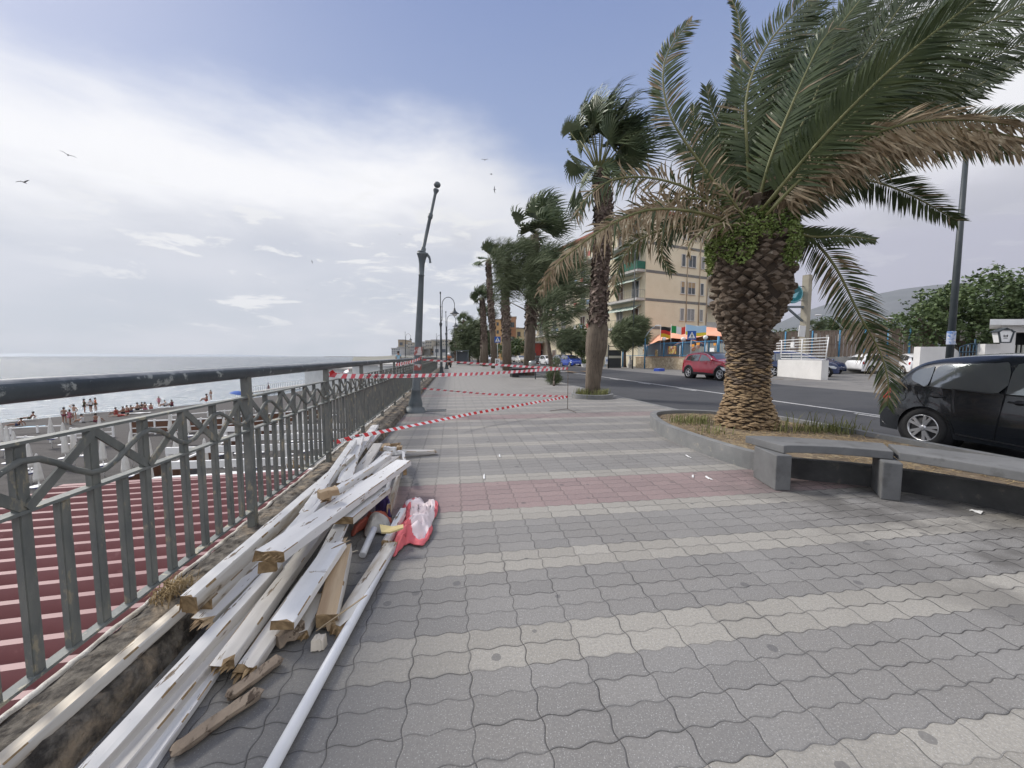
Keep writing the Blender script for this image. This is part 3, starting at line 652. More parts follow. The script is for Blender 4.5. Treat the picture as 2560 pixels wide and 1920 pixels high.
# driftwood sticks, twigs
def stick(a,b,r0,label,mi='rawgrey',seed=1,n=16,name='driftwood',cat='driftwood',flat=.75):
    r=random.Random(seed); a,b=Vector(a),Vector(b); mb=MB(); d=(b-a).normalized(); sd=d.cross(UP).normalized(); up=sd.cross(d); vv=[];fs=[];m_=9
    for i in range(n+1):
        f=i/n; c=a.lerp(b,f)+sd*noise.noise(Vector((f*3,seed,0)))*r0*.12
        e=min(1,min(f,1-f)*9+.45)*(1+.12*noise.noise(Vector((f*6,seed,3))))
        for k in range(m_):
            an=2*math.pi*k/m_; rr=r0*e*(1+.16*noise.noise(Vector((f*5,k*1.9,seed*3.1))))*(1.12 if k%2 else .86)
            vv.append(c+sd*math.cos(an)*rr*1.25+up*math.sin(an)*rr*flat+d*r.uniform(-1,1)*r0*.25)
    for i in range(n):
        for k in range(m_): x=i*m_;y=(k+1)%m_; fs.append((x+k,x+m_+k,x+m_+y,x+y))
    fs+=[tuple(range(m_))[::-1],tuple(range(n*m_,n*m_+m_))]; mb.add(vv,fs,0,False); return tag(mb.build(name,mt[mi]),label,cat)
stick(P(428,1884,.025),P(655,1725,.03),.026,'longer brown driftwood stick on the paving','rawgrey',1)
stick(P(568,1745,.025),P(703,1645,.03),.026,'shorter brown driftwood stick lying against the longer one','rawgrey',2)
stick(P(790,1578,.05),P(918,1487,.16),.0042,'thin dry reed slanting over the white boards','dry',3,name='reed',cat='twig')
stick(P(868,1384,.01),P(895,1376,.012),.005,'tiny pale sliver beside the short pipe stub','cream',4,name='sliver',cat='twig',n=5)
stick(P(876,1350,.33),P(828,1372,.30),.004,'short straw poking from under the peeling board','dry',5,name='straw_stalk',cat='twig',n=6)
# pipes
def pipe(a,b,r,label,name='pipe'):
    mb=MB(); a,b=Vector(a),Vector(b); mb.tube([a,a.lerp(b,.5),b],r,20,caps=True); o=mb.build(name,mt['pipe']); return tag(o,label,'pipe')
pipe(P(628,2010,.026),P(984,1366,.05),.0245,'long white round pole running from the cloth to the bottom edge')
pipe(P(906,1388,.03),P(935,1322,.10),.024,'short stub of white pole under the grey cloth')
pipe(P(958,1262,.12),P(980,1180,.14),.02,'thin white pole half hidden behind the peeling board')
# ---------------------------------------------------------------- cloths
fab=lambda n,c,c2=None:M(n,c,c2 or tuple(x*.85 for x in c),6,.85,.0015,200)
cred=fab('coral_red_cloth',(.74,.17,.19)); cwhite=fab('white_pink_cloth',(.80,.70,.71)); cpur=fab('purple_cloth',(.055,.035,.13)); cor=fab('faded_orange_cloth',(.47,.13,.09)); cgr=fab('grey_white_cloth',(.52,.51,.48))
def cloth(name,outline,label,mats,mif,seed,h=.12,n=46,fold=1.0,base=.02,zfun=None,cat='cloth'):
    """crumpled sheet filling a ground outline (world points, ordered), folds as ridged noise"""
    pts=[Vector(p) for p in outline]; c=sum(pts,Vector((0,0,0)))/len(pts); m_=len(pts)
    mb=MB(); nr=n//2
    def edge(a):
        x=a*m_; i=int(x)%m_; f=x-int(x); p0,p1,p2,p3=pts[i-1],pts[i],pts[(i+1)%m_],pts[(i+2)%m_]
        return .5*((2*p1)+(p2-p0)*f+(2*p0-5*p1+4*p2-p3)*f*f+(3*p1-p0-3*p2+p3)*f**3)
    def fn(u,v):
        e=edge(u%1.0); p=c.lerp(e,v)
        q=Vector((p.x*10,p.y*10,seed)); q=q+Vector((noise.noise(q*.5),noise.noise(q*.5+Vector((5,5,5))),0))*1.2; r1=1-6*noise.noise(q*.9)**2; r2=1-6*noise.noise(q*2.0+Vector((3,1,2)))**2
        dome=(1-v**3)
        z=base+h*dome*(.22+.52*r1*fold+.20*r2*fold)+.012*noise.noise(q*4)
        z=max(z,.006+.012*(1-v))
        p=p+Vector((noise.noise(q*1.3),noise.noise(q*1.3+Vector((9,9,9))),0))*.03*dome
        return (p.x,p.y,z+(zfun(p) if zfun else 0))
    mb.grid(fn,n*2,nr,0,True,lambda u,v:mif(u,v,c.lerp(edge(u),v)))
    o=mb.build(name,mats); s_=o.modifiers.new('solid','SOLIDIFY'); s_.thickness=.003
    return tag(o,label,cat)
def rw(u,v,p):
    x=camx(p); a=(.5+.5*math.sin(u*6.28*2+.6+v*1.3))
    return 1 if (u%1 in (0,) or (.30<((u+v*.12)%1)<.56 or .80<((u+.05*v)%1)<.90 and v>.3)) else 0
ol_=[P(x,y,.02) for x,y in [(975,1372),(1000,1305),(1010,1260),(1050,1246),(1066,1262),(1092,1252),(1094,1280),(1080,1308),(1082,1325),(1068,1352),(1050,1364),(1020,1358),(1000,1376),(985,1392)]]
def rwf(u,v,p):
    # white panel: middle right of the cloth, with a small white fold at upper left
    sx_=1280+F*camx(p); d=DEP(p); sy_=890+F*CAMH/d
    a=(sx_-1050)/32; b=(sy_-1312-(1052-sx_)*.7)/56
    if a*a+b*b<1: return 1
    if (sx_-1015)**2/90+(sy_-1285)**2/160<1: return 1
    return 0
cloth('crumpled_cloth',ol_,'crumpled red and white cloth spread on the paving beside the heap',[cred,cwhite],rwf,3,.13,64)
cloth('crumpled_cloth',[P(x,y,.04) for x,y in [(940,1262),(962,1254),(976,1270),(978,1292),(958,1290),(942,1284)]],'dark purple cloth bunched beside the white boards',[cpur],lambda u,v,p:0,5,.24,30)
cloth('crumpled_cloth',[P(x,y,.03) for x,y in [(878,1328),(905,1300),(935,1288),(972,1288),(980,1302),(962,1310),(930,1310),(900,1325),(885,1336)]],'faded orange cloth twisted into a strip between the boards',[cor],lambda u,v,p:0,6,.10,34)
cloth('crumpled_cloth',[P(x,y,.03) for x,y in [(912,1320),(930,1300),(958,1298),(978,1312),(972,1330),(935,1330),(915,1338)]],'grey-white cloth wound round the top of the short pipe',[cgr],lambda u,v,p:0,8,.13,34)
mb=MB(); q0=P(970,1322,.17)
mb.add([q0+CAMR*a+CAMF*b+UP*c_ for a,b,c_ in [(-.07,.03,.02),(-.03,-.05,0),(.03,-.05,0),(.11,.0,.01),(.10,.03,.02),(.02,.04,.0)]],[(0,1,2,3,4,5)])
o=mb.build('foam_scrap',M('yellow_foam',(.62,.52,.27),(.55,.45,.22),20,.9,.002,60)); s_=o.modifiers.new('s','SOLIDIFY'); s_.thickness=.012; tag(o,'flat scrap of yellow foam with a slit, lying on the cloths','scrap')
# ---------------------------------------------------------------- white litter on the ground
lit=M('paper_white',(.75,.75,.74),rough=.8)
def litter(px,py,z,w,l,rz,label,cat='litter'):
    mb=MB(); r=random.Random(int(px*7+py)); 
    mb.grid(lambda u,v:((u-.5)*w*(1-.5*v),(v-.5)*l,.006+.018*abs(noise.noise(Vector((u*4,v*4,px))))),6,6,0,True)
    o=mb.build('paper_scrap',lit); o.location=P(px,py,z); o.rotation_euler=(0,0,rz); return tag(o,label,cat)
litter(2440,1280,0,.10,.07,.4,'crumpled white paper on the paving near the bench end')
litter(1732,1192,0,.14,.02,1.0,'white paper strip on the pink band')
litter(1770,1196,0,.16,.03,1.4,'second white paper strip, right on the pink band')
litter(1249,1141,0,.20,.02,1.5,'thin white strip on the paving right of the heap')
litter(1210,1193,0,.22,.02,1.5,'thin white strip on the pale band above the pink band')
litter(1720,1142,0,.20,.02,1.4,'thin white strip beside the planter kerb')
litter(1958,974,-.08,.34,.25,1,'white rag on the asphalt behind the palm')
# ---------------------------------------------------------------- barrier tape
def text_mesh(txt,size):
    cu=bpy.data.curves.new('t','FONT'); cu.body=txt; cu.size=size; cu.resolution_u=2; cu.fill_mode='FRONT'; o=bpy.data.objects.new('t',cu); C.objects.link(o)
    dg=bpy.context.evaluated_depsgraph_get(); dg.update(); me=bpy.data.meshes.new_from_object(o.evaluated_get(dg))
    V=[tuple(v.co) for v in me.vertices]; Fc=[tuple(p.vertices) for p in me.polygons]
    bpy.data.objects.remove(o); bpy.data.curves.remove(cu); bpy.data.meshes.remove(me); return V,Fc
WORD=text_mesh('POLIZIA LOCALE',.058)
def tape(path,w,label,sag=.0,words=(),mirror=False,twist=0,slant=.03,period=.16,mats=('red','tapew','black'),roll=0,widths=None):
    pts=[Vector(p) for p in path]; n=max(40,int(sum((b-a).length for a,b in zip(pts,pts[1:]))/.02)); L_=[0]
    for a,b in zip(pts,pts[1:]): L_.append(L_[-1]+(b-a).length)
    T=L_[-1]
    def at(x):
        x=max(0,min(T,x))
        for i in range(len(pts)-1):
            if x<=L_[i+1]+1e-9: f=(x-L_[i])/max(1e-6,L_[i+1]-L_[i]); return pts[i].lerp(pts[i+1],f)-UP*sag*4*(x/T)*(1-x/T)
        return pts[-1]
    def frame(x):
        t=(at(x+.02)-at(x-.02)).normalized(); sd=t.cross(UP).normalized(); u=sd.cross(t)
        a=roll+twist*x/T+.35*math.sin(x*1.7+roll) if twist or roll else .15*math.sin(x*2)
        Rm=Matrix.Rotation(a,3,t); return t,Rm@sd,Rm@u
    def pos(x,y,o=0):
        t,sd,u=frame(x); ww=1 if not widths else widths[0]+(widths[1]-widths[0])*x/T
        return at(x)+u*(y*w*ww)+sd*(o+.004*math.sin(x*9+y*3))
    mb=MB(); k=0; x=0.0
    while x<T:
        x1=min(T,x+period/2); mi=k%2
        for j in range(3):
            a0=x+(x1-x)*j/3; a1=x+(x1-x)*(j+1)/3; sl_=slant
            mb.quad(pos(a0,-.5),pos(a1,-.5),pos(min(T,a1+sl_),.5),pos(min(T,a0+sl_),.5),mi,True)
        x=x1; k+=1
    for sgn in (-1,1):
        for w0 in words:
            V,Fc=WORD
            vv=[pos(w0+(-vx if (mirror)==(sgn>0) else vx)*1.0+(.0 if (mirror)!=(sgn>0) else .48),(vy-.021)/.075,sgn*.0035) for vx,vy,_ in V]
            if sgn<0 or True: mb.add(vv,Fc,2)
    o=mb.build('barrier_tape',[mt[m_] for m_ in mats]); return tag(o,label,'barrier tape','strips of red and white barrier tape')
rodb=P(1419,1023); rodt=rodb+Vector((0,0,1.11)); 
kn=PD(822,936,4.95)
tape([kn,PD(860,940,5.1),PD(1000,938,6.3),PD(1200,932,8.0),rodt-UP*.03],.062,'upper near strip of barrier tape from the railing post to the thin rod',.02,words=(.55,1.35,2.1),mirror=True,mats=('pinkred','tapew','black'))
lp=P(1038,1035)
tape([PD(1056,899,9.1),PD(1200,907,9.5),PD(1330,916,9.9),rodt-UP*.03],.055,'thin pale strip of barrier tape from lamp post to top of the rod',.02,roll=.5,mats=('pinkred','tapew','black'))
tape([PD(1056,971,9.1),PD(1230,985,9.6),rodb+UP*.34],.05,'middle strip of barrier tape from lamp post to the rod',.01,roll=.4,mats=('pinkred','tapew','black'))
tape([rodb+UP*.33,PD(1180,1034,7.6),PD(1000,1070,6.0),PD(890,1092,5.1),PD(812,1112,4.72)],.055,'low strip of barrier tape running down from the rod to the boards',.0,words=(6.02,),twist=.7)
tape([PD(990,911,7.6),PD(1020,904,8.4),PD(1049,897,9.15)],.06,'short strip of barrier tape between handrail and lamp post',.02,mats=('red','tapew','black'))
tape([kn,PD(834,928,4.97),PD(850,934,4.9),PD(872,926,4.9)],.05,'knotted end of barrier tape flapping at the railing post',0,twist=2.5,slant=.02,mats=('red','tapew','black'))
tape([PD(816,945,4.85),PD(818,985,4.84),PD(821,1022,4.84)],.012,'torn strand of tape hanging down the railing post',0,mats=('red','red','black'))
mb=MB(); mb.tube([rodb,rodt],.008,8); mb.tube([rodb+Vector((0,0,.012)),P(1375,1027,.012)],.006,6); mb.tube([rodb+Vector((0,0,.012)),P(1440,1031,.012)],.006,6)
tag(mb.build('iron_rod',M('rusty_iron',(.10,.075,.06),(.16,.12,.09),20,.8)),'thin rusty iron rod standing upright and holding the tapes','rod')
mb=MB(); tufts(mb,[P(x,y,.14) for x,y in ((405,1500),(425,1490),(440,1478),(415,1475),(455,1462))],260,.07,0,.035,.0025,1.6); tufts(mb,[P(x,y,.14) for x,y in ((905,1040),(985,1000),(1000,990),(1012,985),(760,1150),(735,1170))],240,.08,0,.06,.004,1.6); tag(mb.build('dry_weeds',strawm),kind='stuff')
# metal drain grate near the lamp
mb=MB(); g0=P(1090,1026,.004)
for i in range(12): mb.box(g0+Vector((-.22+i*.04,0,.002)),(.02,.30,.006))
for j in (-1,1): mb.box(g0+Vector((0,j*.16,.001)),(.52,.03,.008))
tag(mb.build('drain_grate',mt['lampdark']),'small metal drain grate in the paving right of the lamp post','drain cover')
# ---------------------------------------------------------------- lamp posts
def lathe_along(mb,pts,prof,n=20,mi=0):   # prof list (fraction along polyline, radius)
    pts=[Vector(p) for p in pts]; 
    def at(f):
        x=f*(len(pts)-1); i=min(int(x),len(pts)-2); return pts[i].lerp(pts[i+1],x-i)
    mb.tube([at(f) for f,_ in prof],[r for _,r in prof],n,mi)
L1=thing('lamp_post',P(1038,1030),'near grey-green lamp post, bent at its collar and without a lamp','lamp post')
b0=P(1038,1030); cl_=PD(1056,632,9.35); tp=PD(1093,462,9.5); inv=lambda v:Vector(v)-b0
D=inv(cl_)
mb=MB(); lathe_along(mb,[(0,0,0),D],[(0,.27),(.006,.275),(.012,.25),(.03,.215),(.035,.165),(.05,.175),(.065,.165),(.10,.125),(.135,.108),(.14,.115),(.15,.115),(.155,.10),(.45,.088),(.80,.066),(.86,.062),(.862,.07),(.868,.07),(.87,.062),(.93,.066),(.965,.09),(.985,.118),(.99,.13),(1,.125)],26)
mb.build('shaft',mt['lamp'],L1)
mb=MB(); U_=inv(tp); lathe_along(mb,[D,U_],[(0,.12),(.01,.10),(.02,.07),(.03,.065),(.07,.062),(.075,.05),(.08,.043),(.50,.040),(.51,.055),(.545,.058),(.55,.05),(.56,.06),(.57,.046),(.58,.038),(.86,.034),(.885,.045),(.91,.065),(.93,.07),(.935,.045),(.94,.04)],20)
mb.build('bent_top',mt['lamp'],L1)
mb=MB(); mb.ell(U_,(.082,.082,.07),16,10); mb.build('finial_ball',mt['lamp'],L1)
mb=MB(); mb.bar(D+CAMR*.10+UP*-.02,D+CAMR*.17-UP*.12,.012,.06); mb.bar(D+CAMR*.17-UP*.12,D+CAMR*.185-UP*.24,.012,.05); mb.build('torn_collar_flap',mt['lamp'],L1)
stw=M('torn_sticker',(.55,.53,.52),(.30,.10,.09),9,.7,lo=.45,hi=.5)
mb=MB(); 
for z0,z1,a0,a1 in ((1.42,1.62,-2.6,.2),(1.05,1.2,-2.5,-.2),(1.30,1.40,-1.2,.4)):
    f0=z0/D.z; f1=z1/D.z
    mb.grid(lambda u,v:(D.x*(f0+(f1-f0)*v)+.1035*math.cos(a0+(a1-a0)*u+.25*v),D.y*(f0+(f1-f0)*v)+.1035*math.sin(a0+(a1-a0)*u+.25*v),z0+(z1-z0)*v),14,3)
mb.build('torn_stickers',stw,L1)
def hook_lamp(loc,label,sc=1,rz=0,flip=1,group='hooked promenade lamp posts'):
    o=thing('lamp_post',loc,label,'lamp post',group,rz)
    mb=MB(); lathe_along(mb,[(0,0,0),(0,0,3.84)],[(0,.26),(.01,.25),(.03,.20),(.10,.125),(.14,.11),(.15,.115),(.155,.10),(.5,.085),(.86,.062),(.93,.066),(.985,.118),(1,.12)],16)
    lathe_along(mb,[(0,0,3.84),(0,0,6.17)],[(0,.10),(.03,.06),(.06,.045),(.5,.038),(.51,.055),(.54,.055),(.55,.035),(.93,.03),(.95,.06),(1,.05)],12); mb.build('shaft',mt['lampdark'],o)
    mb=MB(); pts=[(0.02*flip,0,3.95),(.10*flip,0,4.1),(.12*flip,0,4.8)]+[((.12+.46*(1-math.cos(a)))*flip,0,5.1+.55*math.sin(a)+.12) for a in [math.pi*k/12 for k in range(13)]]
    mb.tube(pts,.026,8); mb.tube([(0,0,4.3),(.12*flip,0,4.3)],.018,6); mb.build('hook_arm',mt['lampdark'],o)
    x=1.04*flip; lm_=MB(); lm_.tube([(x,0,5.24),(x,0,4.95)],.022,8); T=Matrix.Translation((x,0,4.55))
    lm_.lathe([(.03,.42),(.07,.40),(.07,.30),(.10,.28),(.10,.20),(.17,.16),(.20,.12),(.34,.02),(.35,0),(.33,0)],20,0,T); sh=lm_.build('lamp_shade',mt['lampdark'],o)
    g=MB(); g.ell((x,0,4.52),(.20,.20,.17),14,8); g.build('lamp_globe',M('lamp_glass',(.72,.72,.70),rough=.2),o)
    if sc!=1: o.scale=(sc,)*3
    return o
def gl(px,dep): v=PD(px,890,dep); return Vector((v.x,v.y,0))
hl=hook_lamp(gl(1103,29),'tall hooked lamp post right behind the bent one, at the railing bend',rz=-HEAD)
tree_copy(hl,gl(1116,41.5),-HEAD,'second hooked lamp post, just behind the nearest hooked one')
tree_copy(hl,gl(1117.5,63),-HEAD,'smallest hooked lamp, its arm peeking under the second one')
tree_copy(hl,gl(1014,76),-HEAD,'lone hooked lamp post left of the bent post, far out on the bend')
tree_copy(hl,gl(1091.5,82),-HEAD,'distant hooked lamp post before the pale houses')
# ---------------------------------------------------------------- palms
q_=random.Random(11)
def spline(pts,n):
    return arc(pts,n)
def frond(path,leafL,label=None,dry=0.0,wind=.15,droop=.12,parent=None,seed=0,sp=.027,tilt=0,th0=68,th1=32,origin=None,width=.033,start=.10,curl=0,side=(1,1),hang=0,name='frond',rr=.024):
    r=random.Random(seed*7+3); pts=spline(path,14); mb=MB()
    L_=[0]
    for a,b in zip(pts,pts[1:]): L_.append(L_[-1]+(b-a).length)
    T=L_[-1]
    def at(x):
        x=max(0,min(T,x))
        for i in range(len(pts)-1):
            if x<=L_[i+1]+1e-9: return pts[i].lerp(pts[i+1],(x-L_[i])/max(1e-6,L_[i+1]-L_[i]))
        return pts[-1]
    view=(at(T*.5)-Vector((0,0,CAMH))).normalized()
    mb.tube([at(T*i/16) for i in range(17)],[rr*(1-.8*i/16)+.004 for i in range(17)],6,2,True)
    x=T*start; k=0
    while x<T*.995:
        f=x/T; p=at(x); t=(at(x+.03)-at(x-.03)).normalized()
        sd=t.cross(view).normalized(); a=tilt+.35*math.sin(f*3+seed); Rm=Matrix.Rotation(a,3,t); sd=Rm@sd; nrm=sd.cross(t)
        for s_ in (-1,1):
            if side[0 if s_<0 else 1]<=0: continue
            th=R(th0+(th1-th0)*f+r.uniform(-5,5)); l=leafL*1.12*(.55+.45*math.sin(min(1,f*1.35+.18)*math.pi*.62))*(1-.62*max(0,(f-.62)/.38)**1.3)*r.uniform(.88,1.1)*side[0 if s_<0 else 1]
            d=t*math.cos(th)+sd*s_*math.sin(th)+nrm*r.uniform(-.12,.12)
            isd=r.random()<dry
            if hang: d=(d*(1-hang)+Vector((r.uniform(-.15,.2),r.uniform(-.1,.1),-1))*hang).normalized()
            w=width*(.7+.6*r.random())/2*(1-.3*f)
            wd=d.cross(nrm).normalized()*w
            cv=CAMR*wind*l+Vector((0,0,-1))*droop*l*r.uniform(.6,1.5)
            c1=Vector((r.uniform(-1,1),r.uniform(-1,1),r.uniform(-1,1)))*curl*l if (curl and (isd or curl>.3)) else Vector((0,0,0))
            a0=p; a1=p+d*l*.30+cv*.06+c1*.2; a2=p+d*l*.66+cv*.4+c1*.7; a3=p+d*l*(1-.25*abs(c1.length/l if l else 0))+cv+c1*1.2
            tw=nrm*w*r.uniform(-.8,.8)
            mb.add([a0-wd*.3,a0+wd*.3,a1+wd,a1-wd,a2+wd*.75+tw,a2-wd*.75-tw,a3],[(0,1,2,3),(3,2,4,5),(5,4,6)],1 if isd else 0)
        x+=sp*r.uniform(.8,1.2); k+=1
    if origin is not None: mb.v=[tuple(Vector(v)-origin) for v in mb.v]
    o=mb.build(name,[mt['leaf'],mt['dry'],mt['rachis']],parent)
    if label: o['label']=label
    return o
DPX=PD(1868,1083,6.78); DP=Vector((DPX.x,DPX.y,.1))
date=thing('date_palm',DP,'huge date palm with swollen scaly trunk, vine round its neck and wind-blown crown','palm tree')
def dpc(py,px): v=PD(px,py,6.78); return v-DP
prof=[(1095,1866,.53),(1070,1866,.52),(1047,1866,.49),(1014,1867,.41),(980,1868,.375),(948,1868,.365),(915,1870,.37),(881,1873,.385),(850,1876,.44),(832,1878,.51),(805,1884,.61),(782,1888,.655),(750,1892,.69),(716,1895,.71),(680,1896,.735),(649,1896,.745),(615,1894,.75),(583,1892,.72),(560,1890,.63),(540,1890,.46),(515,1892,.28)]
tp_=[dpc(y,x-(16 if y<840 and y>560 else 0)) for y,x,_ in prof]; tr_=[r-.045-(.135 if r>.5 and y<840 else 0) for y,x,r in prof]
def tr_at(z):
    for i in range(len(tp_)-1):
        if z<=tp_[i+1].z: 
            f=(z-tp_[i].z)/(tp_[i+1].z-tp_[i].z); f=max(0,f); return tp_[i].lerp(tp_[i+1],f),tr_[i]+(tr_[i+1]-tr_[i])*f
    return tp_[-1],tr_[-1]
mb=MB(); mb.tube(tp_,tr_,40,0)
barklow=M('palm_scale_tan',(.20,.135,.075),(.36,.26,.15),6,.92,.006,50,c3=(.10,.065,.04),lo3=.52,hi3=.62,s3=14)
barkup=M('palm_scale_dark',(.085,.062,.045),(.17,.13,.095),6,.92,.006,50,c3=(.25,.215,.17),lo3=.58,hi3=.66,s3=9)
barkcore=M('palm_core_dark',(.028,.02,.014),(.06,.042,.028),9,.95,.01,30)
def scale_(mb,z,a,w,h,out,mi,r,tip=.0):
    c,rad=tr_at(z); d=Vector((math.cos(a),math.sin(a),0)); sd=Vector((-d.y,d.x,0)); p=c+d*(rad-.015)
    o_=out*r.uniform(.6,1.35); hw=w/2*r.uniform(.8,1.2); hh=h/2*r.uniform(.75,1.25); k=r.uniform(-.25,.25)
    up=Vector((0,0,1))
    l=p-sd*hw; rr=p+sd*hw; t=p+up*hh*1.1+d*.01; b=p-up*hh
    f0=p+d*o_+up*tip+sd*hw*k; fl=f0-sd*hw*.62-up*hh*.05; fr=f0+sd*hw*.62-up*hh*.1; ft=f0+up*hh*.45; fb=f0-up*hh*.42
    j=lambda v:v+Vector((r.uniform(-1,1),r.uniform(-1,1),r.uniform(-1,1)))*.006
    vv=[j(v) for v in (l,b,rr,t,fl,fb,fr,ft)]
    mb.add(vv,[(0,1,5,4),(1,2,6,5),(2,3,7,6),(3,0,4,7),(4,5,6,7)],mi)
r_=random.Random(5); z=.0; row=0
while z<4.0:
    c,rad=tr_at(z)
    if z<1.55: w=.185;h=.050;out=.042+.02*(z<.5); dz=.036; mi=1 if z<.95+r_.uniform(-.2,.2) else 2
    else:
        k=min(1,(z-1.55)/.7); w=.13+.075*k; h=.075+.06*k; out=.055+.055*k; dz=.040+.032*k; mi=2
    n=int(2*math.pi*rad/w*.98)
    for i in range(n):
        if z>1.6 and r_.random()<.17: continue
        a=2*math.pi*(i+.5*(row%2)+r_.uniform(-.13,.13)*(1+1.2*(z>1.5)))/n
        m_=mi if z>1.5 or z<.7 else (1 if r_.random()<(1.5-z)/.8 else 2)
        scale_(mb,z+r_.uniform(-.012,.012),a,w*1.05,h*1.25,out,m_,r_,.02 if z>1.5 else -.004)
    z+=dz; row+=1
mb.build('trunk',[barkcore,barklow,barkup],date)
# cut frond stubs at the neck
mb=MB()
for i in range(34):
    a=i*2.4; zz=3.62+.3*((i*37)%10)/10; c,rad=tr_at(min(zz,3.9)); d=Vector((math.cos(a),math.sin(a),0)); p=c+d*rad*.7
    mb.bar(p,p+d*r_.uniform(.16,.3)+UP*r_.uniform(.15,.3),.11,.05,0)
mb.build('frond_stub',barkup,date)
# vine
vineg=M('vine_green',(.13,.19,.045),(.21,.27,.075),3,.6,c3=(.22,.18,.07),lo3=.6,hi3=.7); viner=M('vine_dark_red',(.05,.02,.022),(.09,.035,.035),5,.6)
mb=MB(); vr=random.Random(9)
def leafq(mb,p,s_,mi,r):
    a=Vector((r.gauss(0,1),r.gauss(0,1),r.gauss(0,.6))).normalized(); b=a.cross(Vector((r.gauss(0,1),r.gauss(0,1),r.gauss(0,1)))).normalized()
    mb.add([p-a*s_*.2,p+b*s_*.38+a*s_*.3,p+a*s_,p-b*s_*.38+a*s_*.3],[(0,1,2,3)],mi)
for _ in range(12000):
    zz=vr.uniform(2.72,3.68); f=(zz-2.85)/.85
    ang=vr.uniform(-math.pi,math.pi); 
    if noise.noise(Vector((math.cos(ang)*1.9,math.sin(ang)*1.9,zz*2.4)))<-.16+.32*abs(f-.55)+max(0,2.98+.28*noise.noise(Vector((ang*1.7,3,1)))-zz)*2.2-(.16 if math.cos(ang+2.1)>.3 else 0): continue
    c,rad=tr_at(zz); d=Vector((math.cos(ang),math.sin(ang),0)); leafq(mb,c+d*(rad+vr.uniform(.04,.16)),vr.uniform(.025,.055),0,vr)
for _ in range(420):
    c,rad=tr_at(3.4); p=c+CAMR*(rad+.15+abs(vr.gauss(0,.12)))+UP*(vr.uniform(-.42,.1)); leafq(mb,p,vr.uniform(.025,.05),1,vr)
vi=mb.build('vine',[vineg,viner],date)
def FP(*pts): return [PD(x,y,6.78+d) for x,y,d in pts]
K=0
def df(path,L_,**k):
    global K; K+=1
    return frond(FP(*path),L_,parent=date,origin=DP,seed=K,**k)
CX=(1885,545,0)
df([(1850,540,-.1),(1760,420,-.1),(1680,300,-.1),(1657,190,0),(1680,110,.1),(1730,50,.2)],.42,dry=.22,wind=.22,label='curved frond at the far left of the crown with browned right side')
df([(1880,535,0),(1868,380,-.2),(1868,230,-.2),(1920,110,-.1),(2010,10,0),(2110,-70,.1)],.60,dry=.04,wind=.2)
df([(1890,530,-.3),(1925,400,-.5),(1985,250,-.6),(2050,110,-.6),(2092,65,-.6)],.55,dry=.05,wind=.2)
df([(1905,530,-.2),(1960,400,-.3),(2030,260,-.3),(2080,120,-.3),(2095,70,-.3)],.60,dry=.02,wind=.1,label='frond with bright yellow-green rib in the middle of the crown')
df([(1880,540,.4),(1830,400,.5),(1780,280,.6),(1765,215,.6)],.42,dry=.05,wind=.1)
df([(1880,540,.5),(1850,340,.6),(1855,150,.7),(1845,40,.8),(1830,0,.8)],.34,dry=.1,wind=.1)
df([(1870,540,.2),(1800,430,.3),(1740,330,.3),(1735,262,.3)],.36,dry=.15,wind=.2)
df([(1905,530,-.3),(2020,400,-.7),(2150,270,-1.0),(2300,160,-1.2),(2480,50,-1.4),(2640,-30,-1.5)],.62,wind=.15)
df([(1905,530,0),(2030,370,.1),(2170,210,.2),(2300,90,.3),(2400,-20,.3)],.62,wind=.15)
df([(1905,530,.3),(2000,380,.4),(2110,210,.5),(2220,60,.6),(2320,-80,.6)],.62,wind=.15)
df([(1905,530,.5),(1990,300,.6),(2080,120,.7),(2170,-60,.7)],.60,wind=.15)
df([(1905,530,.2),(2060,420,.3),(2220,310,.3),(2380,220,.4),(2560,150,.4)],.55,wind=.1)
df([(1905,535,-.2),(2070,430,-.4),(2250,330,-.5),(2400,240,-.5),(2530,165,-.5)],.50,wind=.1)
df([(1910,535,.5),(2080,450,.7),(2260,370,.8),(2420,310,.9),(2600,270,.9)],.50,wind=.1)
df([(1895,530,.7),(1930,330,.9),(1990,150,1.0),(2060,-30,1.1)],.60,wind=.15)
df([(1900,530,.8),(2080,330,1.1),(2260,150,1.3),(2420,20,1.4),(2520,-60,1.4)],.66,wind=.15,tilt=.5)
df([(1900,530,-.5),(2060,340,-1.2),(2230,170,-1.7),(2400,30,-2.0),(2520,-60,-2.1)],.50,wind=.15,tilt=.3)
df([(1900,530,.6),(2100,290,.9),(2330,60,1.2),(2500,-60,1.3)],.7,wind=.15,tilt=-.4)
df([(1900,530,-.3),(2150,320,-.8),(2380,190,-1.0),(2600,90,-1.2)],.5,wind=.1,tilt=-.3)
df([(1915,535,.1),(1960,330,.2),(2040,150,.3),(2150,0,.4)],.62,wind=.15,tilt=-.2)
df([(1915,535,.3),(1935,380,.4),(1945,250,.5),(1955,130,.6)],.60,wind=.15,tilt=.3)
df([(1880,540,.3),(1820,450,.4),(1790,380,.4),(1800,330,.5)],.40,wind=.2)
df([(1900,530,.4),(1990,420,.5),(2120,330,.6),(2280,250,.7),(2440,200,.8)],.55,wind=.1,tilt=.2)
df([(1895,530,.5),(1980,360,.7),(2110,150,.9),(2260,-30,1.1)],.66,wind=.15,tilt=-.15)
df([(1895,530,.2),(1910,330,.3),(1960,160,.4),(2030,10,.5)],.60,wind=.15,tilt=.1)
df([(1900,530,.6),(2060,250,.9),(2250,60,1.2),(2480,-40,1.4)],.70,wind=.15,tilt=.1)
df([(1900,530,1.0),(2130,230,1.5),(2400,90,1.9),(2640,20,2.2)],.75,wind=.1,tilt=0)
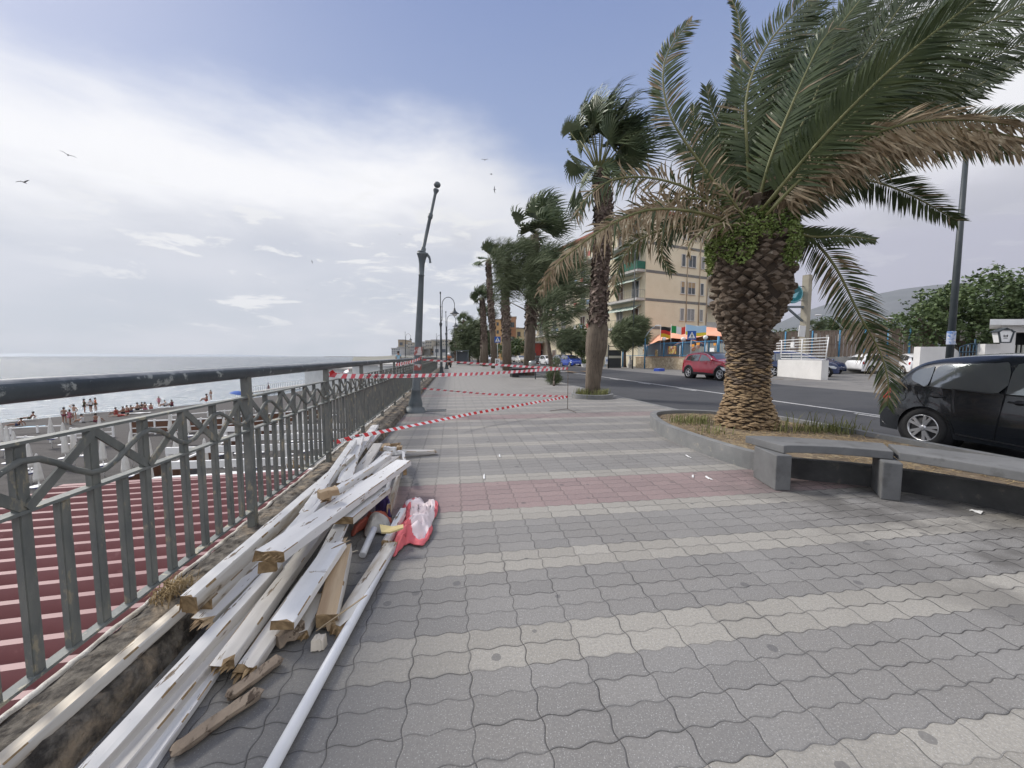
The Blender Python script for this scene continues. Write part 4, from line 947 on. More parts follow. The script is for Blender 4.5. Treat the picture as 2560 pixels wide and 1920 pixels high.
df([(1890,530,.9),(1990,230,1.2),(2130,20,1.5),(2250,-120,1.6)],.75,wind=.15)
df([(1880,540,.6),(1815,410,.7),(1800,330,.8),(1830,240,.8)],.45,dry=.05,wind=.2)
df([(1880,540,.7),(1800,460,.8),(1740,400,.9),(1700,370,.9)],.40,dry=.1,wind=.2)
# lower right
df([(1930,560,.1),(2020,500,.1),(2140,450,.1),(2260,480,.1),(2395,553,.1)],.42,wind=.05,droop=.15,dry=.05,label='dark arching frond pointing at the tall street lamp')
df([(1950,560,0),(2030,600,-.1),(2090,670,-.2),(2150,790,-.3),(2200,880,-.35),(2222,960,-.4),(2218,1015,-.4)],.40,wind=.02,droop=.25,dry=.38,sp=.034,th0=72,th1=34,label='long drooping frond hanging in front of the black car')
df([(1940,555,-.2),(2020,590,-.3),(2110,590,-.4),(2190,600,-.4)],.20,wind=.1)
# heavy brown hanging fronds to the right
df([(1915,540,-.4),(1990,455,-.7),(2080,395,-1.0),(2230,335,-1.3),(2400,322,-1.6),(2580,350,-1.8)],.42,dry=1,wind=.25,hang=.62,curl=.18,sp=.022,width=.036,rr=.03,label='thick dead brown frond arching across to the right edge')
df([(1915,540,-.2),(2000,475,-.4),(2100,420,-.7),(2240,370,-.9),(2400,350,-1.2),(2580,385,-1.4)],.34,dry=.55,wind=.2,hang=.5,sp=.03,rr=.03)
df([(1915,540,-.6),(2000,450,-.9),(2110,370,-1.2),(2260,310,-1.5),(2420,300,-1.8),(2580,320,-2.0)],.30,dry=1,wind=.4,hang=.25,curl=.25,sp=.03,width=.03)
# battered fronds to the left
df([(1850,550,-.2),(1740,480,-.3),(1630,445,-.4),(1530,450,-.5),(1465,495,-.5),(1440,540,-.5)],.34,dry=.55,wind=.2,droop=.3,curl=.35,sp=.032)
df([(1850,565,-.2),(1740,530,-.4),(1620,525,-.6),(1520,565,-.8),(1440,620,-.9),(1385,670,-1.0),(1352,725,-1.0)],.30,dry=.85,wind=.1,droop=.5,curl=.35,hang=.2,sp=.030,label='battered tan frond reaching farthest left')
df([(1850,575,.0),(1760,560,0),(1670,570,0),(1590,605,0),(1550,660,0),(1535,735,0)],.30,dry=.45,wind=.05,droop=.3,curl=.3,sp=.034)
df([(1850,575,.2),(1770,540,.2),(1700,545,.2),(1662,590,.2),(1655,640,.2),(1680,685,.2)],.26,dry=.35,wind=.25,droop=.2,curl=.2,sp=.034)
df([(1850,560,-.3),(1760,500,-.3),(1680,500,-.2),(1600,530,-.1),(1560,590,-.1)],.34,dry=1,wind=.1,droop=.4,curl=.6,sp=.045)
df([(1850,560,.2),(1760,520,.3),(1660,505,.3),(1560,540,.3),(1480,600,.3)],.32,dry=.9,wind=.1,droop=.3,curl=.6,sp=.05)
df([(1860,575,-.3),(1800,560,-.5),(1730,600,-.6),(1720,640,-.6)],.20,dry=1,wind=.1,droop=.5,curl=.7,sp=.05)
df([(1870,560,-.35),(1830,500,-.5),(1800,460,-.5)],.28,dry=.6,wind=.1,droop=.2,curl=.3,sp=.05)
# ---------------------------------------------------------------- fan palms
def fan(mb,base,hub,tip,Rm_,n=30,spread=100,wind=.35,seed=0,face=None,petr=.012,mi=0,droop=.25,seg=1):
    r=random.Random(seed); hub=Vector(hub); base=Vector(base); D=(Vector(tip)-hub); Rl=D.length if Rm_ is None else Rm_; D.normalize()
    view=(hub-Vector((0,0,CAMH))).normalized(); f=face if face is not None else r.uniform(-.9,.9)
    S=Matrix.Rotation(f,3,D)@D.cross(view).normalized(); Nn=S.cross(D)
    mid=base.lerp(hub,.5)+UP*.04; mb.tube([base,mid,hub],[petr*1.4,petr,petr*.8],5,2)
    prev=None
    for i in range(n):
        a=R(spread)*(2*i/(n-1)-1); d=(D*math.cos(a)+S*math.sin(a)).normalized(); l=Rl*(1-.25*abs(a)/R(spread)*1.2)*r.uniform(.88,1.08)
        pl=Nn*(.05*Rl if i%2 else -.05*Rl); w=Rl*R(spread)*2/n*.52
        sdv=d.cross(Nn).normalized()
        cup=Nn*Rl*.12*math.cos(a)
        m0=hub+d*l*.5+pl*.6+cup*.5; 
        cv=CAMR*wind*l+UP*(-droop*l*.45)+CAMF*r.uniform(-.1,.1)*l
        c0=m0-sdv*w*.5; c1=m0+sdv*w*.5
        e0=hub+d*l*.78+cv*.30+cup; t=hub+d*l*.95+cv*.85+cup+Vector((r.uniform(-1,1),r.uniform(-1,1),r.uniform(-1,1)))*l*.07
        mb.add([hub,c0,c1,e0-sdv*w*.26,e0+sdv*w*.26,t],[(0,1,2),(1,3,4,2),(3,5,4)],mi)
        if prev is not None: mb.add([hub,prev,c0],[(0,1,2)],mi)
        prev=c1
def ws_trunk(mb,pts,rr,boots=None,r=None,n=22,sc=1.0,bs=1.0):
    mb.tube(pts,rr,n,0)
    r=r or random.Random(2)
    if boots:
        z0,z1,dz=boots; z=z0
        while z<z1:
            for i in range(len(pts)-1):
                if pts[i].z<=z<=pts[i+1].z: f=(z-pts[i].z)/(pts[i+1].z-pts[i].z); c=Vector(pts[i]).lerp(Vector(pts[i+1]),f); rad=rr[i]+(rr[i+1]-rr[i])*f; break
            k=int(7*sc+4)
            for j in range(k):
                a=2*math.pi*(j+r.random()*.8)/k+z*3; d=Vector((math.cos(a),math.sin(a),0)); sd=Vector((-d.y,d.x,0)); p=c+d*(rad-.02); w=r.uniform(.05,.11)*bs; h=r.uniform(.08,.2)*bs; o=r.uniform(.04,.13)*bs
                s_=r.choice((-1,1))
                mb.add([p-sd*w,p+sd*w,p+sd*w*.7+d*o+UP*h*s_*.7,p-sd*w*.5+d*o*r.uniform(.5,1.3)+UP*h*s_,p-sd*w*.5+d*.02+UP*h*.3*s_],[(0,1,2,3),(0,3,4)],1)
            z+=dz
trunkl=M('fan_palm_trunk',(.115,.09,.068),(.18,.145,.11),5,.95,.006,40,stretch=(3,3,.5),c3=(.07,.052,.04),lo3=.55,hi3=.65,s3=12); boot=M('fan_palm_boots',(.10,.07,.055),(.23,.175,.145),4,.9,.004,30,c3=(.05,.033,.028),lo3=.5,hi3=.56,s3=9)
B2=P(1480,990,.05); W2=thing('fan_palm',B2,'tall fan palm in a round planter, ragged upper trunk, fronds blown to the right','palm tree')
q2=lambda px,py,dd=0:PD(px,py,13.5+dd)-B2
ys=[(992,1482,.27),(960,1482,.26),(925,1485,.285),(893,1488,.31),(885,1489,.35),(865,1491,.375),(845,1492,.37),(825,1495,.36),(800,1495,.30),(700,1500,.265),(600,1507,.27),(520,1509,.28),(470,1504,.26),(430,1500,.22)]
mb=MB(); pts=[q2(x,y) for y,x,_ in ys]; ws_trunk(mb,pts,[r for *_,r in ys],(pts[8].z-.1,pts[-1].z-.1,.055),random.Random(4)); mb.build('trunk',[trunkl,boot],W2)
fans=[((1455,300),(1438,215),.9,.1),((1482,292),(1500,185),1.35,.2),((1470,300),(1452,200),1.2,-.2),((1512,300),(1580,175),1.5,.1),((1540,305),(1625,210),1.5,0),((1500,300),(1520,200),1.1,.5),((1540,328),(1660,290),1.6,.2),((1560,360),(1680,350),1.5,.7),((1430,388),(1455,445),.95,.1),((1425,330),(1415,300),.6,.4),((1570,385),(1670,390),1.3,-.6),((1500,420),(1590,400),1.2,.9),((1540,400),(1600,430),1.2,.3),((1440,410),(1420,470),.8,.6),((1470,430),(1450,500),.9,-.4),((1530,430),(1590,480),1.0,.2),((1460,360),(1430,330),.8,.8),((1560,340),(1640,330),1.3,-.9),((1520,350),(1570,230),1.5,-.4),((1480,330),(1470,220),1.4,.5),((1505,330),(1545,200),1.5,.9),((1450,350),(1430,270),1.1,-.6),((1590,330),(1670,250),1.2,.3),((1545,380),(1650,350),1.5,-.2),((1530,360),(1620,290),1.5,.6),((1450,330),(1445,230),1.1,.9)]
for i,(h,t,rl,fc) in enumerate(fans):
    mb=MB(); dd=r_.uniform(-.5,.5); fan(mb,q2(1498,435),q2(h[0],h[1],dd),q2(t[0],t[1],dd*1.6),rl,34,95,.42,i,fc,.02); mb.build('frond',[mt['leaf2'],mt['dry'],mt['rachis']],W2)
# long loose strand and hanging folded leaf on the left
mb=MB(); fan(mb,q2(1485,450),q2(1440,460),q2(1432,600),1.7,10,14,.0,77,0,.015,0,0); fan(mb,q2(1485,450),q2(1450,470),q2(1450,590),1.5,12,20,.0,78,.3,.015,0,0); mb.build('frond',[mt['leaf2'],mt['dry'],mt['rachis']],W2)
def ring_planter(c,r0,label,h=.14):
    o=MB(); n=40; pr=[(r0-.14,-.05),(r0-.14,h),(r0,h),(r0,-.05)]; o.lathe([(r0,-.05),(r0,h),(r0-.13,h),(r0-.13,.05),(.02,.06)],n,0,None,False)
    e=thing('tree_planter',c,label,'planter','round kerbed planters under the palms'); ob=o.build('kerb_ring',mt['kerb'],e); return e
ring_planter(Vector((B2.x+.0,B2.y,0)),.70,'round stone planter ring around the nearest fan palm')
mb=MB(); tufts(mb,[B2+Vector((math.cos(a)*.45,math.sin(a)*.45,.0)) for a in [i*.5 for i in range(13)]],420,.3,0,.07,.008); tag(mb.build('grass',grassm),kind='stuff'); 
def crown(mb,c,n,Rl,seed,wind=.45,hubr=.8,segs=20,toright=.35,low=-.5):
    r=random.Random(seed)
    for i in range(n):
        a=r.uniform(0,6.28); e=r.uniform(low,1.35); d=Vector((math.cos(a)*math.cos(e),math.sin(a)*math.cos(e),math.sin(e)))+CAMR*toright; d.normalize()
        h=c+d*hubr*r.uniform(.7,1.1); fan(mb,c,h,h+d,Rl*r.uniform(.8,1.1),segs,90,wind,seed*50+i,None,.012)
def fan_palm(px,py,dep,top,label,hw,cr,nf=20,Rl=1.0,seed=1,lean=0,boots=True,cpx=None,low=-.5,rot=0,hubr=.8):
    b=PD(px,py,dep); b.z=0.02; o=thing('fan_palm',b,label,'palm tree')
    H=PD(px,top,dep).z; cx=CAMR*((cpx or px)-px)*dep/F
    pts=[Vector((0,0,0)),Vector((0,0,H*.3))+cx*.25,Vector((0,0,H*.65))+cx*.65,Vector((0,0,H))+cx]
    mb=MB(); ws_trunk(mb,pts,[hw*1.1,hw,hw*.95,hw*.8],(H*.35,H*.98,.09) if boots else None,random.Random(seed),14,hw,1.5); mb.build('trunk',[trunkl,boot],o)
    mb=MB(); crown(mb,pts[-1],nf,Rl,seed,low=low,hubr=hubr); mb.build('crown',[mt['leaf2'],mt['dry'],mt['rachis']],o); return o
fan_palm(1322,942,25.9,590,'second fan palm down the promenade, its windswept crown above the feathery trees',.36,None,24,1.7,3,cpx=1335,low=-.1,hubr=1.5)
ring_planter(Vector((P(1327,942).x,P(1327,942).y,0)),1.1,'low round stone ring under the second fan palm',.12)
fan_palm(1268,925,37,700,'fan palm with dark red-brown ragged trunk right of the square sign',.42,None,14,1.2,5,cpx=1262,low=-.8)
fan_palm(1236,919,44,650,'slender leaning fan palm left of the square sign, small dry crown',.34,None,18,1.5,6,cpx=1222,hubr=1.2)
fan_palm(1214,913,52,745,'shorter fan palm with bushy crown, left one of the close pair',.40,None,20,1.7,7,cpx=1206)
fan_palm(1206,912,56,790,'thin fan palm at the left end of the row, crown half under its neighbour',.36,None,18,1.6,8,cpx=1210)
fan_palm(1160,905,90,800,'tiny distant palm top rising over the round dark tree',.35,None,14,1.9,9)
fan_palm(1140,905,80,860,'small yellowish palm left of the round dark tree',.4,None,20,2.0,10,low=-.9)
# ---------------------------------------------------------------- feathery tamarisks and leafy trees
tam=M('tamarisk_green',(.085,.112,.056),(.15,.175,.09),.35,.8,c3=(.14,.16,.09),lo3=.6,hi3=.7,s3=1.2); tam2=M('tamarisk_green_pale',(.13,.16,.085),(.17,.20,.11),.5,.8); wood=M('tree_bark',(.09,.07,.055),(.15,.12,.095),6,.95,.006,30)  # second green is a paler tone, mixed in at random
def feather(mb,c,rx_,rz_,n,l,r,wind=1.0,dens=1,mi=0,w=.012,ry=None,upb=.5):
    ry=ry or rx_
    for _ in range(n):
        a,b=r.uniform(0,6.28),math.acos(r.uniform(-1,1)); k=r.uniform(.25,1)**.5
        d=Vector((math.cos(a)*math.sin(b),math.sin(a)*math.sin(b),math.cos(b))); q=Vector((d.x*3,d.y*3,d.z*3))
        k*=.82+.35*noise.noise(q+c*.3)
        p=c+Vector((d.x*rx_,d.y*ry,d.z*rz_))*k
        if noise.noise(p*.9)<-.32: continue
        for j in range(3):
            t=(CAMR*wind*r.uniform(.6,1.2)+UP*(upb*r.uniform(.1,1.3))+d*.5+Vector((r.gauss(0,.2),r.gauss(0,.2),r.gauss(0,.2)))).normalized(); ll=l*r.uniform(.5,1.2)
            sd=t.cross(Vector((r.gauss(0,1),r.gauss(0,1),r.gauss(0,1)))).normalized()*w; e=p+t*ll-UP*ll*.18; m_=p+t*ll*.5
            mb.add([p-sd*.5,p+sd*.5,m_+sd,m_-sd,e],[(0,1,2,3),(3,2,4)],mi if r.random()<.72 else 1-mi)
def limbs(mb,base,tops,r0):
    for t in tops:
        b=Vector(base); t=Vector(t); m1=b.lerp(t,.35)+UP*(t-b).length*.08; mb.tube([b,m1,b.lerp(t,.7),t],[r0,r0*.75,r0*.45,r0*.15],9,0)
def tamarisk(base,blobs,label,trunkr=.2,n=1600,l=.7,w=.012,seed=1,wind=1.0,name='tamarisk_tree',stems=None,cat='tree'):
    b=Vector((base.x,base.y,.0)); o=thing(name,b,label,cat); mb=MB(); r=random.Random(seed)
    top_=max(blobs,key=lambda q:q[1])[0]-b; fk=Vector((top_.x*.25,top_.y*.25,max(.2,top_.z*.45))); mb.tube([(0,0,0),fk*.5,fk],[trunkr*1.2,trunkr,trunkr*.9],10,0)
    for c,_,_ in blobs: q=c-b; mb.tube([fk,fk.lerp(q,.4)+UP*.1*q.z*.3,fk.lerp(q,.8)],[trunkr*.6,trunkr*.35,trunkr*.12],8,0)
    mb.build('trunk',wood,o)
    mb=MB()
    V=sum(rx_*rx_*rz_ for _,rx_,rz_ in blobs)
    for c,rx_,rz_ in blobs: feather(mb,c-b,rx_,rz_,int(n*(rx_*rx_*rz_)/V),l,r,wind,w=w)
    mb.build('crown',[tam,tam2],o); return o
T1=P(1385,952)
tb=lambda px,py,d:PD(px,py,d)
tamarisk(T1,[(tb(1300,660,24),2.3,1.7),(tb(1360,690,23),2.0,1.6),(tb(1270,690,25),1.5,1.6),(tb(1400,650,24),1.6,1.3),(tb(1340,740,23),1.3,1.0),(tb(1400,760,21),1.5,1.1),(tb(1430,700,22),1.3,1.2),(tb(1380,820,21),1.1,.9),(tb(1250,740,25),.8,1.0)],'large dark feathery tamarisk swept by the wind behind the barrier tape',.13,7600,.7,.013,2)
tamarisk(P(1385,965),[(tb(1383,945,18.8),.42,.34),(tb(1383,925,18.9),.30,.25),(tb(1392,900,19),.25,.2)],'bright green bush growing at the pavement edge by the tapes',.05,900,.22,.008,4,.35,name='bush',cat='bush')
T2=gl(1172,62)
tamarisk(T2,[(tb(1172,855,62),2.6,2.2),(tb(1155,835,62),2.0,1.7),(tb(1188,830,64),2.2,2.0),(tb(1185,870,62),1.9,1.8)],'round dark tamarisk beside the bus shelter down the promenade',.25,4200,1.1,.035,5,.8)
tamarisk(gl(1195,75),[(tb(1195,850,75),2.6,3.0),(tb(1215,870,75),2.0,1.8)],'dark tree mass between the round tamarisk and the palm row',.25,2200,1.2,.05,6,.8)
# small tamarisk by the restaurant gate
T3=P(1562,918,.08)
tamarisk(T3,[(tb(1560,835,41),1.9,1.5),(tb(1585,815,41),1.5,1.3),(tb(1555,855,41),1.3,1.0),(tb(1590,845,41),1.4,1.1)],'small wind-bent tamarisk at the restaurant gate',.16,4200,.8,.02,7,.9)
lf1=M('broadleaf_green',(.048,.080,.028),(.09,.13,.042),.5,.55,c3=(.13,.17,.06),lo3=.62,hi3=.72,s3=2.5); lf2=M('broadleaf_pale',(.085,.125,.045),(.12,.16,.065),.8,.5)
def leafy(base,blobs,label,n=6000,s_=.22,trunkr=.2,seed=1,name='broadleaf_tree',cat='tree',clump=9):
    b=Vector((base.x,base.y,0)); o=thing(name,b,label,cat); r=random.Random(seed); mb=MB(); limbs(mb,(0,0,0),[c-b for c,_,_ in blobs],trunkr); mb.build('trunk',wood,o)
    mb=MB(); V=sum(a*a*z for _,a,z in blobs)
    for c,rx_,rz_ in blobs:
        for _ in range(int(n*(rx_*rx_*rz_)/V/clump)):
            a,bb_=r.uniform(0,6.28),math.acos(r.uniform(-1,1)); k=r.uniform(.3,1)**.4; d=Vector((math.cos(a)*math.sin(bb_),math.sin(a)*math.sin(bb_),math.cos(bb_)))
            k*=.85+.4*noise.noise(Vector((d.x*2.5,d.y*2.5,d.z*2.5))+c*.3); p=c-b+Vector((d.x*rx_,d.y*rx_,d.z*rz_))*k; mi=0 if r.random()<.7 else 1
            for j in range(clump): leafq(mb,p+Vector((r.gauss(0,1),r.gauss(0,1),r.gauss(0,.7)))*s_*.9,s_*r.uniform(.6,1.2),mi,r)
    mb.build('crown',[lf1,lf2],o); return o
# ---------------------------------------------------------------- apartment house and the far side of the road
def hline(px): d,_=_ray(px,890); return Vector((d.x,d.y,0))
def on(px,o,d):   # parameter along horizontal line o+d*u where the sight line px crosses it
    h=hline(px); o=Vector((o.x,o.y,0)); d=Vector((d.x,d.y,0)); den=h.x*d.y-h.y*d.x; return (o.x*h.y-o.y*h.x)/den
cream=M('plaster_cream',(.66,.575,.415),(.71,.63,.47),.6,.9,c3=(.60,.52,.38),lo3=.6,hi3=.75,s3=2); creamy=M('plaster_yellow',(.64,.57,.41),(.70,.62,.46),.6,.9,c3=(.50,.45,.33),lo3=.6,hi3=.75,s3=2); bandm=M('grey_band',(.16,.155,.145),(.20,.195,.18),2,.85)
balw=M('balcony_concrete',(.50,.49,.46),(.40,.38,.35),1.2,.85); winf=M('window_frame_white',(.62,.61,.58),rough=.6); shut=M('shutter_brown',(.10,.06,.045),(.13,.08,.06),5,.7); shutg=M('shutter_grey',(.22,.22,.21),(.28,.28,.27),5,.7); wglass=M('window_glass',(.05,.06,.065),(.10,.11,.11),1,.15); shtan=M('shutter_tan',(.36,.26,.15),rough=.7)
greenc=M('green_screen',(.012,.10,.065),(.02,.13,.085),8,.7); railm=M('balcony_rail',(.20,.19,.17),rough=.6)
Bc=gl(1610,48); Be=gl(1763,52.6); e1=(Be-Bc).normalized(); e2=Vector((-e1.y,e1.x,0)); 
if e2.y<0: e2=-e2
WS=(Be-Bc).length; FL=[5.1,8.55,12.0,15.45]; TOP=18.9; LW=30
apt=thing('apartment_building',Bc,'tall cream apartment house with grey floor bands and rows of balconies','building')
def lc(u,v,z): p=e1*u+e2*v; return Vector((p.x,p.y,z))
def obox(mb,u0,u1,v0,v1,z0,z1,mi=0):
    c=[lc(u,v,z) for z in (z0,z1) for u,v in ((u0,v0),(u1,v0),(u1,v1),(u0,v1))]
    mb.add(c,[(0,3,2,1),(4,5,6,7),(0,1,5,4),(1,2,6,5),(2,3,7,6),(3,0,4,7)],mi)
mb=MB(); obox(mb,0,WS,0,LW,-.2,TOP); obox(mb,WS,WS+13,1.6,LW,-.2,TOP); mb.build('wall',cream,apt)
mb=MB(); obox(mb,-.03,-.001,.02,LW,-.2,TOP-.02); mb.build('road_front',creamy,apt)
mb=MB(); obox(mb,-.7,WS+.5,-.5,LW+.5,TOP,TOP+.35); mb.build('roof',M('roof_edge',(.33,.10,.07),(.28,.13,.09),3,.8),apt)
for z in FL: mb=MB(); obox(mb,-.01,WS+.003,-.035,0,z-.33,z); mb.build('floor_band',bandm,apt)
mb=MB()
for px in (1711,1742): u=on(px,Bc,e1); mb.tube([lc(u,-.06,4.8),lc(u,-.06,TOP)],.05,6)
mb.tube([lc(WS-.15,-.06,.2),lc(WS-.15,-.06,TOP)],.06,6); mb.build('drain_pipe',M('pipe_cream',(.42,.34,.24),rough=.6),apt)
def window(o,u0,u1,z0,z1,kind,v=0,uf=True,sill=True):
    f=MB(); pt=(lambda a,b,z:lc(a,v-b,z)) if uf else (lambda a,b,z:lc(v-b,a,z))
    def bx(mb,a0,a1,b0,b1,c0,c1):
        c=[pt(a,b,z) for z in (c0,c1) for a,b in ((a0,b0),(a1,b0),(a1,b1),(a0,b1))]; mb.add(c,[(0,3,2,1),(4,5,6,7),(0,1,5,4),(1,2,6,5),(2,3,7,6),(3,0,4,7)])
    t=.06
    bx(f,u0-t,u0,.002,.08,z0,z1); bx(f,u1,u1+t,.002,.08,z0,z1); bx(f,u0-t,u1+t,.002,.08,z1,z1+t); bx(f,u0-.15,u1+.15,.002,.14,z0-.07,z0)
    if (u1-u0)>.7: bx(f,(u0+u1)/2-.03,(u0+u1)/2+.03,.004,.06,z0,z1)
    w=f.build('window',winf,o); g=MB(); bx(g,u0,u1,.001,.035,z0,z1 if kind!='half' else z0+(z1-z0)*.55); g.build('pane',{'shut':shut,'grey':shutg,'glass':wglass,'half':wglass,'tan':shtan}[kind],w)
    if kind=='half': g=MB(); bx(g,u0,u1,.001,.045,z0+(z1-z0)*.55,z1); g.build('shutter',shtan,w)
    return w
cols=[(1697,1705),(1714,1731),(1745,1752)]; kinds=[['grey','grey','grey'],['half','half','glass'],['glass','glass','grey'],['shut','shut','glass']]
for zi,z in enumerate(FL):
    for ci,(a,b) in enumerate(cols): window(apt,on(a,Bc,e1),on(b,Bc,e1),z+.95,z+2.45,kinds[zi][ci])
# road side: doors and balconies
def balcony(v0,v1,z,scr=None,dep=1.35,o=apt):
    mb=MB(); obox(mb,-dep,-.03,v0,v1,z-.28,z-.02); b=mb.build('balcony',balw,o); r=MB()
    for zz in (z+.05,z+.98): r.bar(lc(-dep+.04,v0,zz),lc(-dep+.04,v1,zz),.04,.04); r.bar(lc(-dep+.04,v0,zz),lc(-.05,v0,zz),.04,.04)
    n=int((v1-v0)/.3)
    for i in range(n+1): v=v0+(v1-v0)*i/n; r.bar(lc(-dep+.04,v,z),lc(-dep+.04,v,z+.98),.02,.02,up=(1,0,0))
    for i in range(5): r.bar(lc(-dep+i*.3,v0,z),lc(-dep+i*.3,v0,z+.98),.02,.02,up=(1,0,0))
    r.build('railing',railm,b)
    if scr: s_=MB(); obox(s_,-dep-.01,-dep+.0,v0,v0+(v1-v0)*.4,z+.02,z+1.0); obox(s_,-dep,-.05,v0-.012,v0-.003,z+.02,z+1.0); s_.build('screen',scr,b)
    return b
aw=M('striped_awning',(.10,.22,.16),(.6,.6,.55),1.5,.8,lo=.48,hi=.52,stretch=(1,6,1))
stuffm=[M('laundry_blue',(.25,.33,.45)),M('laundry_white',(.6,.6,.6)),M('laundry_red',(.4,.12,.1))]
for zi,z in enumerate([2.0]+FL):
    for k,(v0,v1) in enumerate(((.1,6.6),(8.6,15.2),(17,23.5),(24.5,29.5))):
        if zi==0 and k==0: continue
        if zi: balcony(v0,v1,z,greenc if (zi,k) in ((3,0),(4,2)) else None)
        zz=z if zi else .1
        for a in (v0+1.0,v0+3.9): window(apt,a,a+1.15,zz+.02,zz+2.3,['glass','grey','shut','glass'][(zi+k+int(a))%4],v=-.032,uf=False)
        if zi and (zi*3+k)%3==0: s_=MB(); s_.quad(lc(-.05,v0+.5,z+2.75),lc(-.05,v1-.5,z+2.75),lc(-1.5,v1-.5,z+2.0),lc(-1.5,v0+.5,z+2.0)); s_.build('awning',aw,apt)
        if zi and k: 
            for q in range(3): s_=MB(); v=v0+1+q*1.6; obox(s_,-1.42,-1.38,v,v+.7,z+.3,z+1.0); s_.build('laundry',stuffm[(q+k+zi)%3],apt)
for zi,z in enumerate(FL):   # recessed wing with balconies at the right end
    mb=MB(); obox(mb,WS+.02,WS+5,.2,1.58,z-.25,z-.02); obox(mb,WS+.02,WS+5,.2,.28,z,z+.95); b=mb.build('balcony',balw,apt)
    window(apt,WS+.8,WS+2.0,z+.05,z+2.3,['glass','shut','glass','glass'][zi],v=1.6)
# ---- plain block builder for houses farther off
def block(px0,px1,dep,ztop,label,wallm_,nx,nz,name='house',zb=.1,depth=10,wm=None,roofm=None,ww=.9,wh=1.3,dep1=None,z1=0,name_w='window'):
    a=gl(px0,dep); b=gl(px1,dep1 or dep); d=(b-a); W=d.length; d.normalize(); v=Vector((-d.y,d.x,0)); v=v if v.y>0 else -v
    o=thing(name,Vector((a.x,a.y,0)),label,'building')
    def q(u,w,z): p=d*u+v*w; return (p.x,p.y,z)
    def bx(mb,u0,u1,w0,w1,z0,z1_): mb.add([q(u,w,z) for z in (z0,z1_) for u,w in ((u0,w0),(u1,w0),(u1,w1),(u0,w1))],[(0,3,2,1),(4,5,6,7),(0,1,5,4),(1,2,6,5),(2,3,7,6),(3,0,4,7)])
    mb=MB(); bx(mb,0,W,0,depth,zb-1,ztop); mb.build('wall',wallm_,o)
    mb=MB(); bx(mb,-.3,W+.3,-.3,depth+.3,ztop,ztop+.3); mb.build('roof',roofm or balw,o)
    for i in range(nx):
        for j in range(nz):
            u=W*(i+.5)/nx; z=zb+(ztop-zb)*(j+.45)/nz; mb=MB(); bx(mb,u-ww/2,u+ww/2,-.06,-.002,z-wh/2,z+wh/2); mb.build(name_w,wm or wglass,o)
    return o
org=M('plaster_orange',(.50,.30,.14),(.56,.35,.17),.4,.9); orgd=M('plaster_orange_brown',(.36,.20,.12),(.40,.23,.14),.4,.9); yel=M('plaster_pale_yellow',(.58,.48,.28),(.62,.52,.33),.4,.9); redb=M('painted_red',(.30,.045,.035),(.35,.06,.045),1,.8)  # second orange is a darker orange-brown plaster for the taller slab
H_=lambda y,d:CAMH+(890-y)/F*d
block(1238,1276,150,H_(800,150),'orange apartment block seen between the palm trunks',org,3,5,depth=18)
block(1272,1290,156,H_(794,156),'taller orange-brown slab with three small windows above the cars',orgd,1,3,depth=10,ww=1.6,wh=2)
block(1289,1322,165,H_(822,165),'pale yellow house far behind the parked cars',yel,2,3,depth=10,ww=1.4,wh=2)
block(1322,1352,70,H_(858,70),'low dark-red kiosk building behind the parked cars',redb,1,1,depth=5,ww=.5,wh=.5)
block(1395,1440,80,H_(780,80),'grey-beige house glimpsed behind the feathery tree',M('plaster_beige',(.42,.38,.30),(.36,.33,.27),.5,.9),3,5,depth=10)
block(1352,1392,72,H_(868,72),'low pale shop front behind the white cars',yel,2,1,depth=5,ww=1.6,wh=1.2)
# hedges far side
leafy(gl(1285,95),[(PD(1280,868,95),3.4,2.2),(PD(1300,865,95),3.0,2.2),(PD(1262,872,90),2.4,1.8)],'green hedge tree behind the white estate car',2600,.45,.2,3)
leafy(gl(1455,56),[(PD(1452,850,56),1.5,2.6),(PD(1460,870,56),1.5,1.6)],'dark bushy shrub at the foot of the apartment house',2600,.25,.1,4,name='shrub',cat='shrub')
tamarisk(gl(1430,52),[(PD(1425,850,52),1.8,1.8),(PD(1410,868,52),1.4,1.0)],'feathery tree standing behind the blue hatchback',.12,1800,.8,.025,9,.8)
def planter_box(p,label):
    o=thing('planter_box',p,label,'planter'); mb=MB(); mb.lathe([(.28,0),(.42,.38),(.45,.42),(.40,.42),(.36,.34)],4,0,Matrix.Rotation(.8,4,'Z'),False); mb.build('tub',mt['whitep'],o)
    mb=MB(); r=random.Random(4); 
    for _ in range(160): leafq(mb,Vector((r.gauss(0,.18),r.gauss(0,.18),.5+abs(r.gauss(0,.25)))),.16,0,r)
    mb.build('shrub',[lf1,lf2],o)
planter_box(P(1460,918,.06),'white square plant tub in front of the dark shrub')
